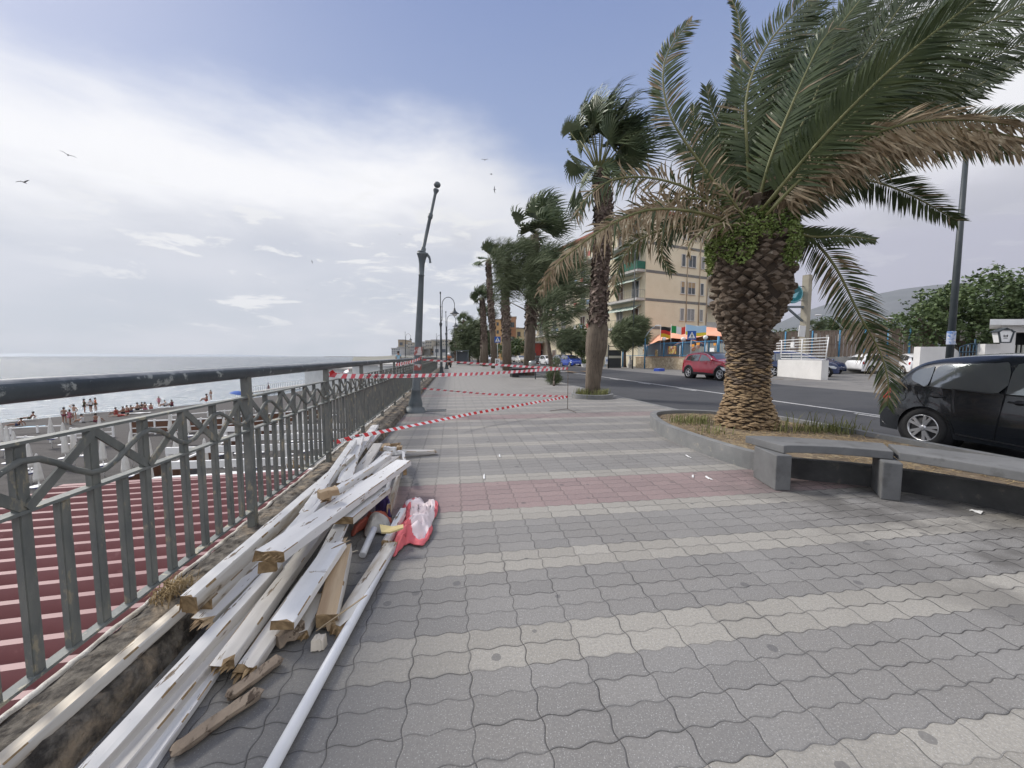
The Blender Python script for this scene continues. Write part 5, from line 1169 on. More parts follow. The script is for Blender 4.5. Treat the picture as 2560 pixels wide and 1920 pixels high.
# ---- restaurant garden: stone wall, blue fence, tent, flags
WL=P(1593,919,.08); WR=P(1712,925,.08); wd=(WR-WL); wd.z=0; wd.normalize(); wn=Vector((-wd.y,wd.x,0)); wn=wn if wn.x>0 else -wn
def WP(px,off=0,z=0): u=on(px,WL+wn*off,wd); p=WL+wn*off+wd*u; return Vector((p.x,p.y,z))
DW=lambda px,off=0:DEP(WP(px,off))
cm,N,L,b=nodes_mat('crazy_stone_cladding'); tc=N.new('ShaderNodeTexCoord'); vo=N.new('ShaderNodeTexVoronoi'); vo.feature='DISTANCE_TO_EDGE'; vo.inputs['Scale'].default_value=3.6; L.new(tc.outputs['Object'],vo.inputs['Vector'])
v2=N.new('ShaderNodeTexVoronoi'); v2.inputs['Scale'].default_value=3.6; L.new(tc.outputs['Object'],v2.inputs['Vector'])
m1=N.new('ShaderNodeMix'); m1.data_type='RGBA'; m1.inputs[6].default_value=(.50,.42,.30,1); m1.inputs[7].default_value=(.34,.27,.18,1); sp_=N.new('ShaderNodeSeparateColor'); L.new(v2.outputs['Color'],sp_.inputs[0]); L.new(sp_.outputs[0],m1.inputs[0])
mr_=N.new('ShaderNodeMapRange'); mr_.inputs[1].default_value=.01; mr_.inputs[2].default_value=.05; L.new(vo.outputs['Distance'],mr_.inputs[0]); m2=N.new('ShaderNodeMix'); m2.data_type='RGBA'; m2.inputs[6].default_value=(.22,.17,.12,1); L.new(m1.outputs[2],m2.inputs[7]); L.new(mr_.outputs[0],m2.inputs[0]); L.new(m2.outputs[2],b.inputs['Base Color']); b.inputs['Roughness'].default_value=.9
def wbox(mb,p,q,w,z0,z1,mi=0): mb.bar(Vector((p.x,p.y,(z0+z1)/2)),Vector((q.x,q.y,(z0+z1)/2)),w,z1-z0,mi)
sw=thing('stone_wall',WL,'low wall of crazy tan stone under the blue restaurant fence','wall')
mb=MB(); wbox(mb,WP(1593,.2)-WL*1,WP(1850,.2)-WL,.38,0,1.24); mb.build('wall_body',cm,sw)
mb=MB(); wbox(mb,WP(1592,.2)-WL,WP(1851,.2)-WL,.44,1.242,1.31); mb.build('coping',M('brick_coping',(.40,.24,.17),(.46,.30,.22),6,.85),sw)
for c_ in sw.children: c_.location.z=-WL.z
bluep=M('blue_fence_paint',(.05,.20,.36),(.07,.26,.44),3,.5)
bf=thing('iron_fence',WP(1555,.2,.08),'bright blue bar fence with round lamps on the stone wall','fence'); o0=WP(1555,.2,.08)
for i,px in enumerate((1557,1617,1659,1706,1762,1795,1850)):
    mb=MB(); p=WP(px,.2)-o0; p.z=0; mb.tube([p+Vector((0,0,.0 if i==0 else 1.2)),p+Vector((0,0,2.75 if i not in(0,5) else 3.0))],.10 if i in (0,5) else .055,8); mb.build('post',bluep,bf)
for za in (1.36,2.62):
    mb=MB(); mb.bar(WP(1557,.2)*1-o0+UP*(za+.08),WP(1850,.2)-o0+UP*(za+.08),.05,.05); mb.build('rail',bluep,bf)
mb=MB(); L_a=on(1595,WL+wn*.2,wd); L_b=on(1850,WL+wn*.2,wd)
sg=1 if L_b>L_a else -1; n=int(abs(L_b-L_a)/.16)
for i in range(n): p=WL+wn*.2+wd*(L_a+(L_b-L_a)*i/n)-o0; p.z=0; mb.bar(p+UP*1.36,p+UP*2.68,.022,.022,up=(1,0,0))
tag(mb.build('bars',bluep,bf),kind='stuff')
gl_=M('globe_lamp_white',(.78,.78,.76),rough=.3)
for i,px in enumerate((1619,1659,1706,1762)):
    p=WP(px,.2,0); d=DEP(p); z=H_(848-(i==3)*4,d); o=thing('globe_lamp',Vector((p.x,p.y,2.75)),ordinal(i+1)+' white globe lamp from the left on the blue fence','lamp','globe lamps on the fence')
    mb=MB(); mb.tube([(0,0,0),(0,0,z-2.75-.15)],.03,8); mb.build('stem',bluep,o); mb=MB(); mb.ell((0,0,z-2.75),(.20,.20,.20),14,10); mb.build('globe',gl_,o)
# boards on the fence
def board(px0,px1,y0,y1,off,m_,label,name='poster',cat='poster',th=.03,det=None):
    a,b=WP(px0,off),WP(px1,off); d=DEP(a); mb=MB(); z0,z1=H_(y1,d),H_(y0,d); mb.bar(Vector((a.x,a.y,(z0+z1)/2)),Vector((b.x,b.y,(z0+z1)/2)),th,z1-z0)
    return tag(mb.build(name,m_),label,cat)
cp=lambda n,a,b_,s:M(n,a,b_,s,.6,lo=.48,hi=.52,c3=(.65,.6,.5),lo3=.56,hi3=.58,s3=s*1.3)
board(1669,1690,866,885,-.05,cp('poster_print_a',(.55,.42,.12),(.30,.10,.06),2.2),'big colourful menu poster on the blue fence','poster')
board(1607,1612,873,885,-.05,cp('poster_print_b',(.5,.4,.2),(.2,.1,.06),3),'narrow upright poster near the left end of the blue fence')
board(1638,1644,874,891,-.05,cp('poster_print_c',(.45,.25,.1),(.4,.35,.2),3),'small ice-cream board at mid fence')
board(1774,1785,870,882,-.05,mt['whitep'],'blank white notice board on the fence behind the red car','notice_board','sign')
oran=M('sign_orange',(.72,.30,.05),rough=.5)
for i,(px,y,w) in enumerate(((1730,864,5),(1744,860,4),(1786,861,3))): board(px-w,px+w,y-3,y+3,-.06,oran,['orange arrow-shaped board on the fence, left of its twin','second orange board, just right of the sign pole','small orange board at the right end of the fence'][i],'sign_board','sign')
for i,(px,y) in enumerate(((1733,873),(1744,868))):
    p=WP(px,-.1); d=DEP(p); mb=MB(); mb.lathe([(.15,-.01),(.2,0),(.15,.01)],16,0,Matrix.Translation((p.x,p.y,H_(y,d)))@(-CAMF).to_track_quat('Z','Y').to_matrix().to_4x4()); tag(mb.build('round_sign',M('round_sign_%d'%i,(.6,.45,.3) if i==0 else (.62,.55,.45),(.45,.12,.06),7,.6)),['round cream and red sign under the left orange board','round pale sign beside the sign pole'][i],'sign')
# tent
tentm=M('orange_canvas',(.70,.33,.21),(.76,.39,.26),.5,.75)
tent=thing('tent',WP(1640,4,.08),'large peach-orange dome tent behind the blue fence','tent'); to=WP(1640,4,.08)
def dome(px0,px1,off0,off1,zt,nm):
    mb=MB()
    def fn(u,v):
        o_=off0+(off1-off0)*v; p=WP(px0,o_).lerp(WP(px1,o_),u); z=2.45+(zt-2.45)*(max(0,math.sin(math.pi*u)))**.75*(.25+.75*math.sin(math.pi*min(1,v*.9+.08)))-.08*abs(math.sin(u*math.pi*4))
        return p-to+UP*z
    mb.grid(fn,40,16); mb.build(nm,tentm,tent)
dome(1612,1764,2.5,9,4.5,'canopy'); dome(1682,1870,2.6,12,4.6,'canopy')
for px in (1618,1700,1765,1840): mb=MB(); p=WP(px,2.7)-to; mb.tube([p-UP*.1,p+UP*2.5],.05,8); mb.build('pole',mt['whitep'],tent)
# flags
def flag(px,label,cols,y0,y1,w,vertical,seed):
    p=WP(px,.4); d=DEP(p); zt,zb_=H_(y0,d),H_(y1,d); o=thing('flag',Vector((p.x,p.y,1.3)),label,'flag','flags flying over the restaurant fence')
    mb=MB(); mb.tube([(0,0,0),(0,0,zt+.15-1.3)],.02,6); mb.build('flag_pole',mt['whitep'],o)
    mb=MB(); 
    def fn(u,v): return CAMR*(u*w*.95)+CAMF*(.16*math.sin(u*7+seed)*u)+UP*(zt-1.3-(zt-zb_)*v-.10*u*w+.10*math.sin(u*6+seed)*u)
    mb.grid(fn,24,9,0,True,(lambda u,v:min(2,int(u*3))) if vertical else (lambda u,v:min(len(cols)-1,int(v*len(cols)))))
    ob=mb.build('flag_cloth',[M('flag_%s_%d'%(label[:5],i),c,rough=.8) for i,c in enumerate(cols)],o); return o
flag(1650,'black red and gold striped flag, leftmost of the row',[(.02,.02,.02),(.55,.04,.03),(.7,.45,.03)],817,843,1.15,False,0)
flag(1676,'green white and red flag in the middle of the row',[(.02,.26,.07),(.75,.75,.73),(.6,.05,.04)],815,833,1.6,True,1.2)
flag(1712,'pale blue and yellow flag, rightmost of the row',[(.40,.60,.78),(.40,.60,.78),(.78,.62,.05)],812,837,2.1,False,2.2)
# pedestrian crossing signs
def ped_sign(px,y0,y1,dep,label,base=.08):
    p=PD(px,890,dep); o=thing('crossing_sign',Vector((p.x,p.y,base)),label,'road sign'); z0,z1=H_(y1,dep)-base,H_(y0,dep)-base; w=(z1-z0)/2; zc=(z0+z1)/2
    mb=MB(); mb.tube([(0,0,-.1),(0,0,z1)],.03,8); mb.build('pole',M('galvanised',(.35,.36,.37),rough=.5,metal=.4) if 'galvanised' not in bpy.data.materials else bpy.data.materials['galvanised'],o)
    R_=CAMR; Fw=-CAMF
    def pl(pts,off,m_,nm):
        mb=MB(); f=[R_*x*w+UP*(zc+y*w)+Fw*off for x,y in pts]; g=[q-Fw*.012 for q in f]; n=len(f); mb.add(f+g,[tuple(range(n)),tuple(range(n,2*n))[::-1]]+[(i,n+i,n+(i+1)%n,(i+1)%n) for i in range(n)]); return mb.build(nm,m_,o)
    pl([(-1,-1),(1,-1),(1,1),(-1,1)],.05,M('sign_blue_'+str(px),(.015,.09,.36),rough=.4),'plate'); pl([(-.78,-.62),(.78,-.62),(0,.82)],.066,mt['whitep'],'white_triangle')
    mb=MB(); q=lambda x,y:R_*x*w+UP*(zc+y*w)+Fw*.07
    for a,b,t in (((0,.18),(0,-.15),.16),((0,-.12),(.22,-.52),.10),((0,-.12),(-.2,-.52),.10),((0,.12),(.24,-.1),.07),((0,.12),(-.2,-.12),.07)): mb.bar(q(*a),q(*b),t*w,.008,up=Fw)
    mb.ell(q(0,.33),(.1*w,.02,.1*w),10,8); mb.build('walking_figure',mt['black'],o)
    mb=MB()
    for k in range(5): mb.bar(q(-.72+k*.36-.08,-.8),q(-.72+k*.36+.08,-.8),.07*w,.008,up=Fw)
    mb.build('stripes',mt['whitep'],o); return o
ped_sign(1727,828,850,27,'blue pedestrian crossing sign above the red car')
ped_sign(1244,842,857,40,'blue pedestrian crossing sign between the palm trunks',0)
mb=MB(); p=gl(1244,38); mb.box((p.x,p.y,.60),(.5,.06,1.1),rot=(0,0,-HEAD)); pb=thing('parking_board',Vector((0,0,0)),'white board with a black letter P behind the palms','sign'); mb.build('board',mt['whitep'],pb)
V,Fc=text_mesh('P',.55); mb=MB(); mb.add([p+CAMR*(x-.17)+UP*(y+.62)-CAMF*.045 for x,y,_ in V],Fc); mb.build('letter',mt['black'],pb)
# gate area left of the stone wall
dk=M('dark_gate',(.03,.032,.032),rough=.7)
g=thing('dark_gate',WP(1520,0,.08),'black fenced gate panel left of the restaurant fence','gate'); mb=MB(); o0=WP(1520,0,.08)
a_,b_=PD(1521,890,41)-o0,PD(1553,890,41)-o0; a_.z=b_.z=0
mb.bar(a_+UP*1.0,b_+UP*1.0,.05,1.9); mb.bar(a_+UP*2.35,b_+UP*2.35,.08,.08); mb.build('panel',dk,g); mb=MB(); mb.tube([a_,a_+UP*2.5],.07,8); mb.build('post',dk,g)
mb=MB(); mb.bar(a_+UP*1.22-CAMF*.04,b_+UP*1.22-CAMF*.04,.05,.25); mb.build('board_strip',M('beige_strip',(.4,.38,.3)),g)
# A-board
ab=P(1517,918,.06); o=thing('menu_board',ab,'white folding menu board standing at the gate','sign',rz=-HEAD)
mb=MB(); mb.add([(-.28,-.2,.35),(.28,-.2,.35),(.22,0,1.25),(-.22,0,1.25),(-.28,-.17,.35),(.28,-.17,.35),(.22,.03,1.25),(-.22,.03,1.25)],[(0,1,2,3),(7,6,5,4),(0,4,5,1),(1,5,6,2),(2,6,7,3),(3,7,4,0)]); mb.build('board',mt['whitep'],o)
mb=MB(); mb.bar((-.25,-.2,.35),(-.28,-.25,0),.05,.05); mb.bar((.25,-.2,.35),(.28,-.25,0),.05,.05); mb.build('leg',bluep,o); mb=MB(); mb.box((0,-.125,.85),(.26,.01,.16),rot=(-.22,0,0)); mb.box((0,-.15,.65),(.32,.01,.05),rot=(-.22,0,0)); mb.build('print',M('menu_print',(.12,.2,.4)),o)
# white lion statue
st=P(1575,919,.08); o=thing('statue',st,'white seated lion statue on a small plinth by the gate','statue',rz=-HEAD)
mb=MB(); mb.box((0,0,.12),(.5,.4,.24)); mb.lathe([(.22,.24),(.25,.4),(.2,.7),(.16,.95),(.12,1.05)],12); mb.ell((0,-.08,1.16),(.15,.17,.17),12,8); mb.ell((0,-.24,1.12),(.07,.09,.06),8,6); mb.ell((-.1,0,1.3),(.04,.03,.05),6,5); mb.ell((.1,0,1.3),(.04,.03,.05),6,5)
for s_ in (-1,1): mb.tube([(s_*.13,-.12,.85),(s_*.13,-.2,.5),(s_*.13,-.22,.26)],[.07,.055,.06],8); mb.ell((s_*.2,.02,.34),(.1,.17,.12),8,6)
mb.build('carved_body',M('statue_white',(.60,.58,.54),(.45,.43,.39),6,.8),o)
# tall dark street light pole and curved blue lamp arms
def street(px,dep,y0,label,r0=.075,base=.08,lean=0,head=None,poster=False,m_=None,grp=None,toppx=None):
    b=gl(px,dep); b.z=base; o=thing('street_light',b,label,'street light',grp); H=H_(y0,dep)-base; t=CAMR*((toppx or px)-px)*dep/F*0
    mb=MB(); mb.tube([(0,0,0),Vector((0,0,H*.5)),Vector((0,0,H))],[r0*1.15,r0,r0*.7],12); mb.build('pole',m_ or mt['lampdark'],o)
    if head: mb=MB(); mb.tube([(0,0,H-.1),CAMR*head*.5+UP*(H+.25),CAMR*head+UP*(H+.3)],.035,6); mb.box(CAMR*(head*1.2)+UP*(H+.3),(.5,.16,.1)); mb.build('lamp_arm',m_ or mt['lampdark'],o)
    return o
street(1582,40,630,'slim dark street light pole before the balconies',.055,head=.5)
so_=street(2374,12,374,'tall dark street light pole rising right of the palm, poster stuck low on it',.082,base=.0)
mb=MB(); z0,z1=H_(862,12),H_(829,12); mb.lathe([(.098,z0),(.10,z0+.02),(.10,z1-.02),(.098,z1)],14); mb.build('poster',cp('pole_poster',(.45,.50,.62),(.12,.22,.45),5),so_)
street(1312,75,H_ and 824,'street light with short arm peeking between palm and feathery tree',.09,base=.1,head=-1.2)
def hooklight(pxa,ya,pxb,yb,dep,base_px,label):
    b=gl(base_px,dep); b.z=.08; o=thing('curved_light',b,label,'street light','blue curved street lights'); A_=PD(base_px,yb,dep)-b; T_=PD(pxa,ya,dep)-b
    pts=[Vector((0,0,0)),Vector((0,0,A_.z*.9)),Vector((0,0,A_.z))]; mb=MB(); mb.tube(pts,.07,8); mb.build('pole',bluep,o)
    c=[A_]+[A_.lerp(T_,k/8)+UP*math.sin(k/8*math.pi/1)*(T_-A_).length*.16+UP*(T_.z-A_.z)*0 for k in range(1,8)]+[T_]; mb=MB(); mb.tube(c,[.06-.004*i for i in range(9)],8); mb.build('arm',M('arm_grey',(.40,.46,.48),rough=.5) if 'arm_grey' not in bpy.data.materials else bpy.data.materials['arm_grey'],o)
    mb=MB(); mb.ell(T_,(.35,.14,.07),10,6); mb.build('lamp_head',mt['whitep'],o)
hooklight(1645,814,1612,844,40,1612,'grey curved lamp arm left of the flags'); hooklight(2046,788,2112,828,34,2112,'long curved blue-grey lamp arm over the brown fence'); hooklight(2225,795,2268,834,34,2268,'curved lamp arm half behind the drooping frond'); hooklight(1742,816,1772,846,43,1772,'small lamp head beside the pale blue flag')
# ---- car park: white wall and railing, sign pylon, brown fence, gatehouse
A1,B1=P(1905,937,.08),P(2052,950,.08); wt=M('white_rendered_wall',(.62,.61,.59),(.70,.69,.67),1.5,.85,c3=(.50,.38,.26),lo3=.66,hi3=.8,s3=1.1)
ww_=thing('white_wall',B1,'low white rendered wall topped by a white tube railing','wall'); d_=(A1-B1).normalized(); n_=Vector((-d_.y,d_.x,0)); n_=n_ if n_.x>0 else -n_
L_w=(A1-B1).length+2; mb=MB(); HT=H_(901,DEP(B1))-.08
mb.bar(n_*.18+UP*HT/2,d_*L_w+n_*.18+UP*HT/2,.36,HT); mb.build('wall_body',wt,ww_)
hr=H_(843,DEP(B1))-.08; rl=thing('tube_railing',B1+UP*(HT),'white horizontal tube railing on the low white wall','railing'); k=n_*.18
for i in range(8):
    z=.06+(hr-HT-.08)*i/7; mb=MB(); mb.tube([k+UP*z+CAMR*(.10*i/7),k+d_*L_w+UP*z],.021,8); mb.build('rail',mt['whitep'],rl)
for i in range(5): mb=MB(); mb.tube([k+d_*(i*2.05)+UP*0,k+d_*(i*2.05)+UP*(hr-HT)+(CAMR*.1 if i==0 else CAMR*0)],.028,8); mb.build('post',mt['whitep'],rl)
mb=MB(); q=P(1990,930,0)+Vector((0,0,H_(858,DEP(B1)+.3)*0)); 
sgp=B1+d_*2.6-n_*.03; mb.box((sgp.x,sgp.y,H_(862,DEP(sgp))),(.06,.22,.32)); tag(mb.build('small_notice',mt['whitep']),'small white notice with a black mark hanging on the tube railing','sign')
# pylon with disc
pyl=gl(2008,27.5); pyl.z=.08; pb_=M('pylon_tan',(.30,.27,.21),(.36,.33,.26),2,.8); o=thing('sign_pylon',pyl,'square tan sign pylon with struts and a teal disc','sign')
Ht=H_(692,27.5)-.08; mb=MB(); mb.box((0,0,Ht/2),(.42,.42,Ht),rot=(0,0,.3)); mb.build('column',pb_,o)
mb=MB(); 
for z,l in ((H_(722,27.5),-1.4),(H_(757,27.5),-1.4)): mb.tube([UP*z,CAMR*l+UP*z],.025,6)
mb.build('bracket',mt['lamp'],o)
mb=MB(); z=H_(772,27.5); mb.bar(UP*z,CAMR*-3.6+UP*z,.14,.14); mb.bar(UP*(H_(812,27.5)),CAMR*-1.4+UP*z,.12,.12); mb.build('strut',mt['lamp'],o)
teal=M('teal_sign',(.02,.28,.34),(.03,.32,.38),2,.4); q4=(-CAMF).to_track_quat('Z','Y').to_matrix().to_4x4()
mb=MB(); mb.lathe([(.60,-.1),(.66,-.06),(.66,.06),(.60,.1)],32,0,Matrix.Translation(CAMR*-.95+UP*H_(740,27.5))@q4); mb.build('disc',teal,o)
mb=MB(); mb.lathe([(.56,.10),(.60,.115),(.62,.10)],32,0,Matrix.Translation(CAMR*-.95+UP*H_(740,27.5))@q4); 
c0=CAMR*-.95+UP*H_(740,27.5)-CAMF*.115; mb.add([c0+CAMR*a+UP*b for a,b in ((-.25,-.3),(.1,-.3),(.32,.12),(.12,.05),(-.05,-.05))],[(0,1,2,3,4)]); mb.build('white_ring',M('sign_pale',(.25,.50,.55)),o)
mb=MB(); mb.box(CAMR*-.35+UP*H_(832,27.5)-CAMF*.23,(.46,.05,.78),rot=(0,.08,-HEAD)); mb.build('peeling_panel',wt,o)
# brown board fence
FA,FB=P(1935,930,.08),P(2340,937,.08); fd=(FB-FA); fl=fd.length; fd.normalize(); brn=M('brown_fence_board',(.20,.15,.115),(.27,.21,.165),3,.85,stretch=(4,4,.6)); stuc=M('rough_stucco',(.40,.39,.365),(.30,.29,.27),2,.95,.01,12)
o=thing('stucco_wall',FA,'rough grey stucco wall at the back of the car park','wall'); mb=MB(); mb.bar(UP*.62,fd*fl+UP*.62,.3,1.26); mb.build('wall_body',stuc,o)
o=thing('board_fence',FA+UP*1.25,'tall brown board fence with thin blue posts on the stucco wall','fence')
for i in range(int(fl/.24)):
    p=fd*(i*.24+.12); h=2.0; mb=MB(); mb.bar(p+UP*.02,p+UP*(h+.02*(i%3)),.215,.03,up=Vector((-fd.y,fd.x,0))); mb.build('board',brn,o)
for px in (1960,2027,2095,2158,2215,2270,2330): u=on(px,FA,fd); mb=MB(); mb.tube([fd*u-UP*0-CAMF*.06,fd*u+UP*2.05-CAMF*.06],.05,8); mb.build('post',bluep,o)
mb=MB(); mb.bar(UP*1.02-CAMF*.03,fd*fl+UP*1.02-CAMF*.03,.05,.05); mb.bar(UP*2.03-CAMF*.03,fd*fl+UP*2.03-CAMF*.03,.04,.04); mb.build('rail',brn,o)
palem=M('pale_panel',(.55,.52,.47),rough=.8)
for i in range(15): u=1.2+i*.72; mb=MB(); mb.box(fd*u-CAMF*.03+UP*(1.35+.12*((i*7)%3)),(.34,.02,.5+.2*((i*5)%2)),rot=(0,0,-HEAD)); mb.build('pale_patch',palem,o)
# gatehouse
gw=PD(2467,890,18); gw.z=.08
o=thing('gatehouse',gw,'small white gatehouse with flat roof slab at the right edge','building'); def_=lambda px,dep:PD(px,890,dep)-gw
def wedge(mb,px0,px1,d0,d1,z0,z1):
    f=lambda px,d,z:Vector((PD(px,890,d).x-gw.x,PD(px,890,d).y-gw.y,z)); c=[f(px,d,z) for z in (z0,z1) for px,d in ((px0,d0),(px1,d0),(px1,d1),(px0,d1))]
    mb.add(c,[(0,3,2,1),(4,5,6,7),(0,1,5,4),(1,2,6,5),(2,3,7,6),(3,0,4,7)])
mb=MB(); za,zb2=H_(814,18)-.08,H_(800,18)-.08; wedge(mb,2467,2900,17.8,20.5,za,zb2); mb.build('roof_slab',mt['whitep'],o)
mb=MB(); wedge(mb,2497,2535,18.2,19.2,0,za-.003); wedge(mb,2600,2900,18.2,19.0,0,za-.003); wedge(mb,2535,2600,18.25,18.9,za-.3,za-.004); mb.build('wall',wt,o)
mb=MB(); wedge(mb,2533,2602,19.1,19.15,0,za-.01); mb.build('dark_opening',dk,o)
mb=MB()
for i in range(5): mb.bar(CAMR*(1.45+i*.22)+CAMF*.5,CAMR*(1.45+i*.22)+UP*(za-.9)+CAMF*.5,.06,.06,up=(1,0,0))
mb.build('gate_bars',M('pale_bars',(.55,.55,.5)),o)
# curved low wall parts
mb=MB(); zt=H_(867,18)
def lowwall(px0,px1,ya,yb,label,dep=18.3):
    a,b=gl(px0,dep),gl(px1,dep); mb=MB(); d=(b-a); n=14; vv=[]
    for i in range(n+1):
        f=i/n; z=H_(ya+(yb-ya)*(max(0,(f-.7)/.3)**2 if yb>ya else (1-min(1,f/.3))**2*-1 if False else 0),dep)
        p=a+d*f
        for q in (0,.3): vv+= [p+CAMF*q+UP*.0,p+CAMF*q+UP*z]
    fs=[]
    for i in range(n): x=i*4; fs+=[(x,x+4,x+5,x+1),(x+1,x+5,x+7,x+3),(x+3,x+7,x+6,x+2)]
    fs+=[(0,1,3,2),(n*4,n*4+2,n*4+3,n*4+1)]
    mb.add(vv,fs); return tag(mb.build('low_wall',wt),label,'wall')
lowwall(2300,2400,867,884,'white wall block with sloping right shoulder behind the black car'); lowwall(2461,2500,860,860,'white wall piece under the lantern-shaped sign',17.9)
# lantern sign
lo=PD(2504,858,17.6); o=thing('lantern_sign',lo,'white lantern-shaped sign with dark frame on the gatehouse','sign'); hw=.36; hh=.66
mb=MB(); pts=[(-.22,.03),(.22,.03),(.34,.5),(.2,.60),(-.2,.60),(-.34,.5)]; f=[CAMR*x+UP*z-CAMF*.12 for x,z in pts]; g_=[v+CAMF*.24 for v in f]; n=6; mb.add(f+g_,[tuple(range(n)),tuple(range(n,2*n))[::-1]]+[(i,n+i,n+(i+1)%n,(i+1)%n) for i in range(n)]); mb.build('panel',mt['whitep'],o)
mb=MB()
for a,b in zip(pts,pts[1:]+pts[:1]): mb.bar(CAMR*a[0]+UP*a[1]-CAMF*.13,CAMR*b[0]+UP*b[1]-CAMF*.13,.05,.05)
mb.bar(CAMR*-.42+UP*.5,CAMR*0+UP*.68,.3,.03); mb.bar(CAMR*0+UP*.68,CAMR*.42+UP*.5,.3,.03); mb.build('frame',mt['lampdark'],o)
mb=MB()
for x0,z0,x1,z1 in ((-.08,.38,-.08,.28),(.08,.38,.08,.28),(-.08,.29,.08,.29),(-.09,.22,.09,.22),(-.05,.34,.05,.34)): mb.bar(CAMR*x0+UP*z0-CAMF*.125,CAMR*x1+UP*z1-CAMF*.125,.018,.018)
mb.build('emblem',mt['black'],o)
# blue gate
gb=gl(2398,18.2); o=thing('iron_gate',gb,'dark blue wrought iron gate between the white wall pieces','gate'); bd=M('dark_blue_iron',(.02,.06,.10),rough=.5); gwid=67/F*18.2
mb=MB()
for i in range(9): x=gwid*i/8; mb.tube([CAMR*x+UP*.1,CAMR*x+UP*(H_(868,18.2)+.12*math.sin(i/8*math.pi))],.016,6)
mb.build('bars',bd,o); mb=MB()
mb.tube([CAMR*gwid*i/12+UP*(H_(868,18.2)+.16*math.sin(i/12*math.pi)) for i in range(13)],.02,6); mb.tube([CAMR*0+UP*H_(880,18.2),CAMR*gwid+UP*H_(880,18.2)],.02,6); mb.tube([CAMR*gwid*.55+UP*1.7,CAMR*gwid*.55+UP*H_(848,18.2)],.03,6); mb.build('frame',bd,o)
# trees on the right
leafy(gl(2430,27),[(PD(2380,790,27),2.6,1.9),(PD(2450,750,27),3.4,1.9),(PD(2530,745,27),3.6,2.1),(PD(2320,815,27),1.9,1.4),(PD(2400,840,27),2.6,1.1),(PD(2500,820,27),3.6,1.6),(PD(2600,790,27),3.5,2.2),(PD(2290,790,27),1.3,.8),(PD(2360,755,27),2.2,1.2),(PD(2300,840,27),1.6,1.0)],'large broad green tree spreading behind the gatehouse',17000,.22,.3,1)
leafy(gl(2080,60),[(PD(2078,815,60),2.6,1.5),(PD(2110,822,60),2.2,1.2),(PD(2050,824,60),1.5,1.0)],'rounded green tree over the brown fence, beside the pylon',2600,.32,.2,2)
leafy(gl(2150,55),[(PD(2145,828,55),2.2,1.2),(PD(2180,822,55),2.4,1.3),(PD(2240,815,55),2.4,1.6),(PD(2210,830,55),2.0,1.0)],'dark green tree behind the drooping frond',3200,.32,.2,5)
leafy(gl(1985,80),[(PD(1975,842,80),3.2,1.6),(PD(2000,846,80),2.5,1.2),(PD(1945,842,80),2.5,1.8)],'pale far tree low between trunk and pylon',1500,.4,.2,6)
fan_palm(2032,905,45,826,'small palm head showing above the brown fence',.2,None,16,1.0,12,low=-.2)
# terrace, kiosk and bus shelter down the promenade
ter=M('terrace_white',(.60,.61,.60),(.52,.53,.52),1,.8)
block(1118,1146,84,H_(866,84),'white promenade kiosk with slanted canopy',ter,1,1,depth=5,zb=.0,ww=1,wh=1.2,name='kiosk')
o=thing('bus_shelter',gl(1156,58),'small grey bus shelter in front of the round dark tamarisk','shelter'); mb=MB(); mb.box((0,0,2.2),(1.9,1.3,.12)); mb.build('roof',mt['lamp'],o)
for s_ in (-1,1): mb=MB(); mb.box((s_*.85,0,1.05),(.06,1.1,2.1)); mb.build('side_panel',M('shelter_glass_%d'%s_,(.25,.29,.32),rough=.2),o)
mb=MB(); mb.box((0,.5,1.1),(1.6,.05,1.9)); mb.build('back_panel',M('shelter_back',(.12,.14,.16),rough=.4),o)
# litter bins near the third palm
o=thing('litter_bin',PD(1331,955,23)*1,'grey metal litter bin on a thin post before the palms','bin'); o.location.z=0; mb=MB(); mb.tube([(.18,0,0),(.18,0,1.15)],.03,8); mb.build('post',mt['lampdark'],o); mb=MB(); mb.lathe([(.14,.78),(.22,.82),(.24,1.0),(.22,1.08),(.12,1.12)],14); mb.build('basket',M('bin_steel',(.40,.42,.42),(.28,.30,.30),3,.4,metal=.5),o)
mb=MB(); p=P(1292,943); mb.box((p.x,p.y,.28),(.8,.5,.5),rot=(0,0,.2)); mb.box((p.x,p.y,.55),(.9,.6,.06),rot=(0,0,.2)); tag(mb.build('black_crate',mt['plastic']),'low black box on the paving before the palm row','box')
# blue crate lying in the road edge
mb=MB(); p=P(1648,930,.0); blu=M('blue_plastic',(.04,.09,.45),rough=.4); crt=thing('plastic_crate',p,'blue plastic crate lying on the road before the stone wall','crate',rz=.5)
mb.box((0,0,.16),(.9,.5,.28)); mb.build('tub',blu,crt); mb=MB(); mb.box((.0,0,.315),(.8,.4,.02)); mb.build('rim',M('blue_pale',(.25,.32,.6)),crt)
# broken branches on the road
stick(P(1925,945,.08),P(1945,925,.25),.05,'broken grey branch sticking up at the white wall','rawgrey',31,name='broken_branch',cat='branch'); stick(P(1915,950,.05),P(1960,948,.08),.05,'broken grey branch lying flat on the road','rawgrey',32,name='broken_branch',cat='branch'); stick(P(1975,952,.05),P(2000,950,.08),.04,'short dark stick on the road right of the branches','rawgrey',33,name='broken_branch',cat='branch')
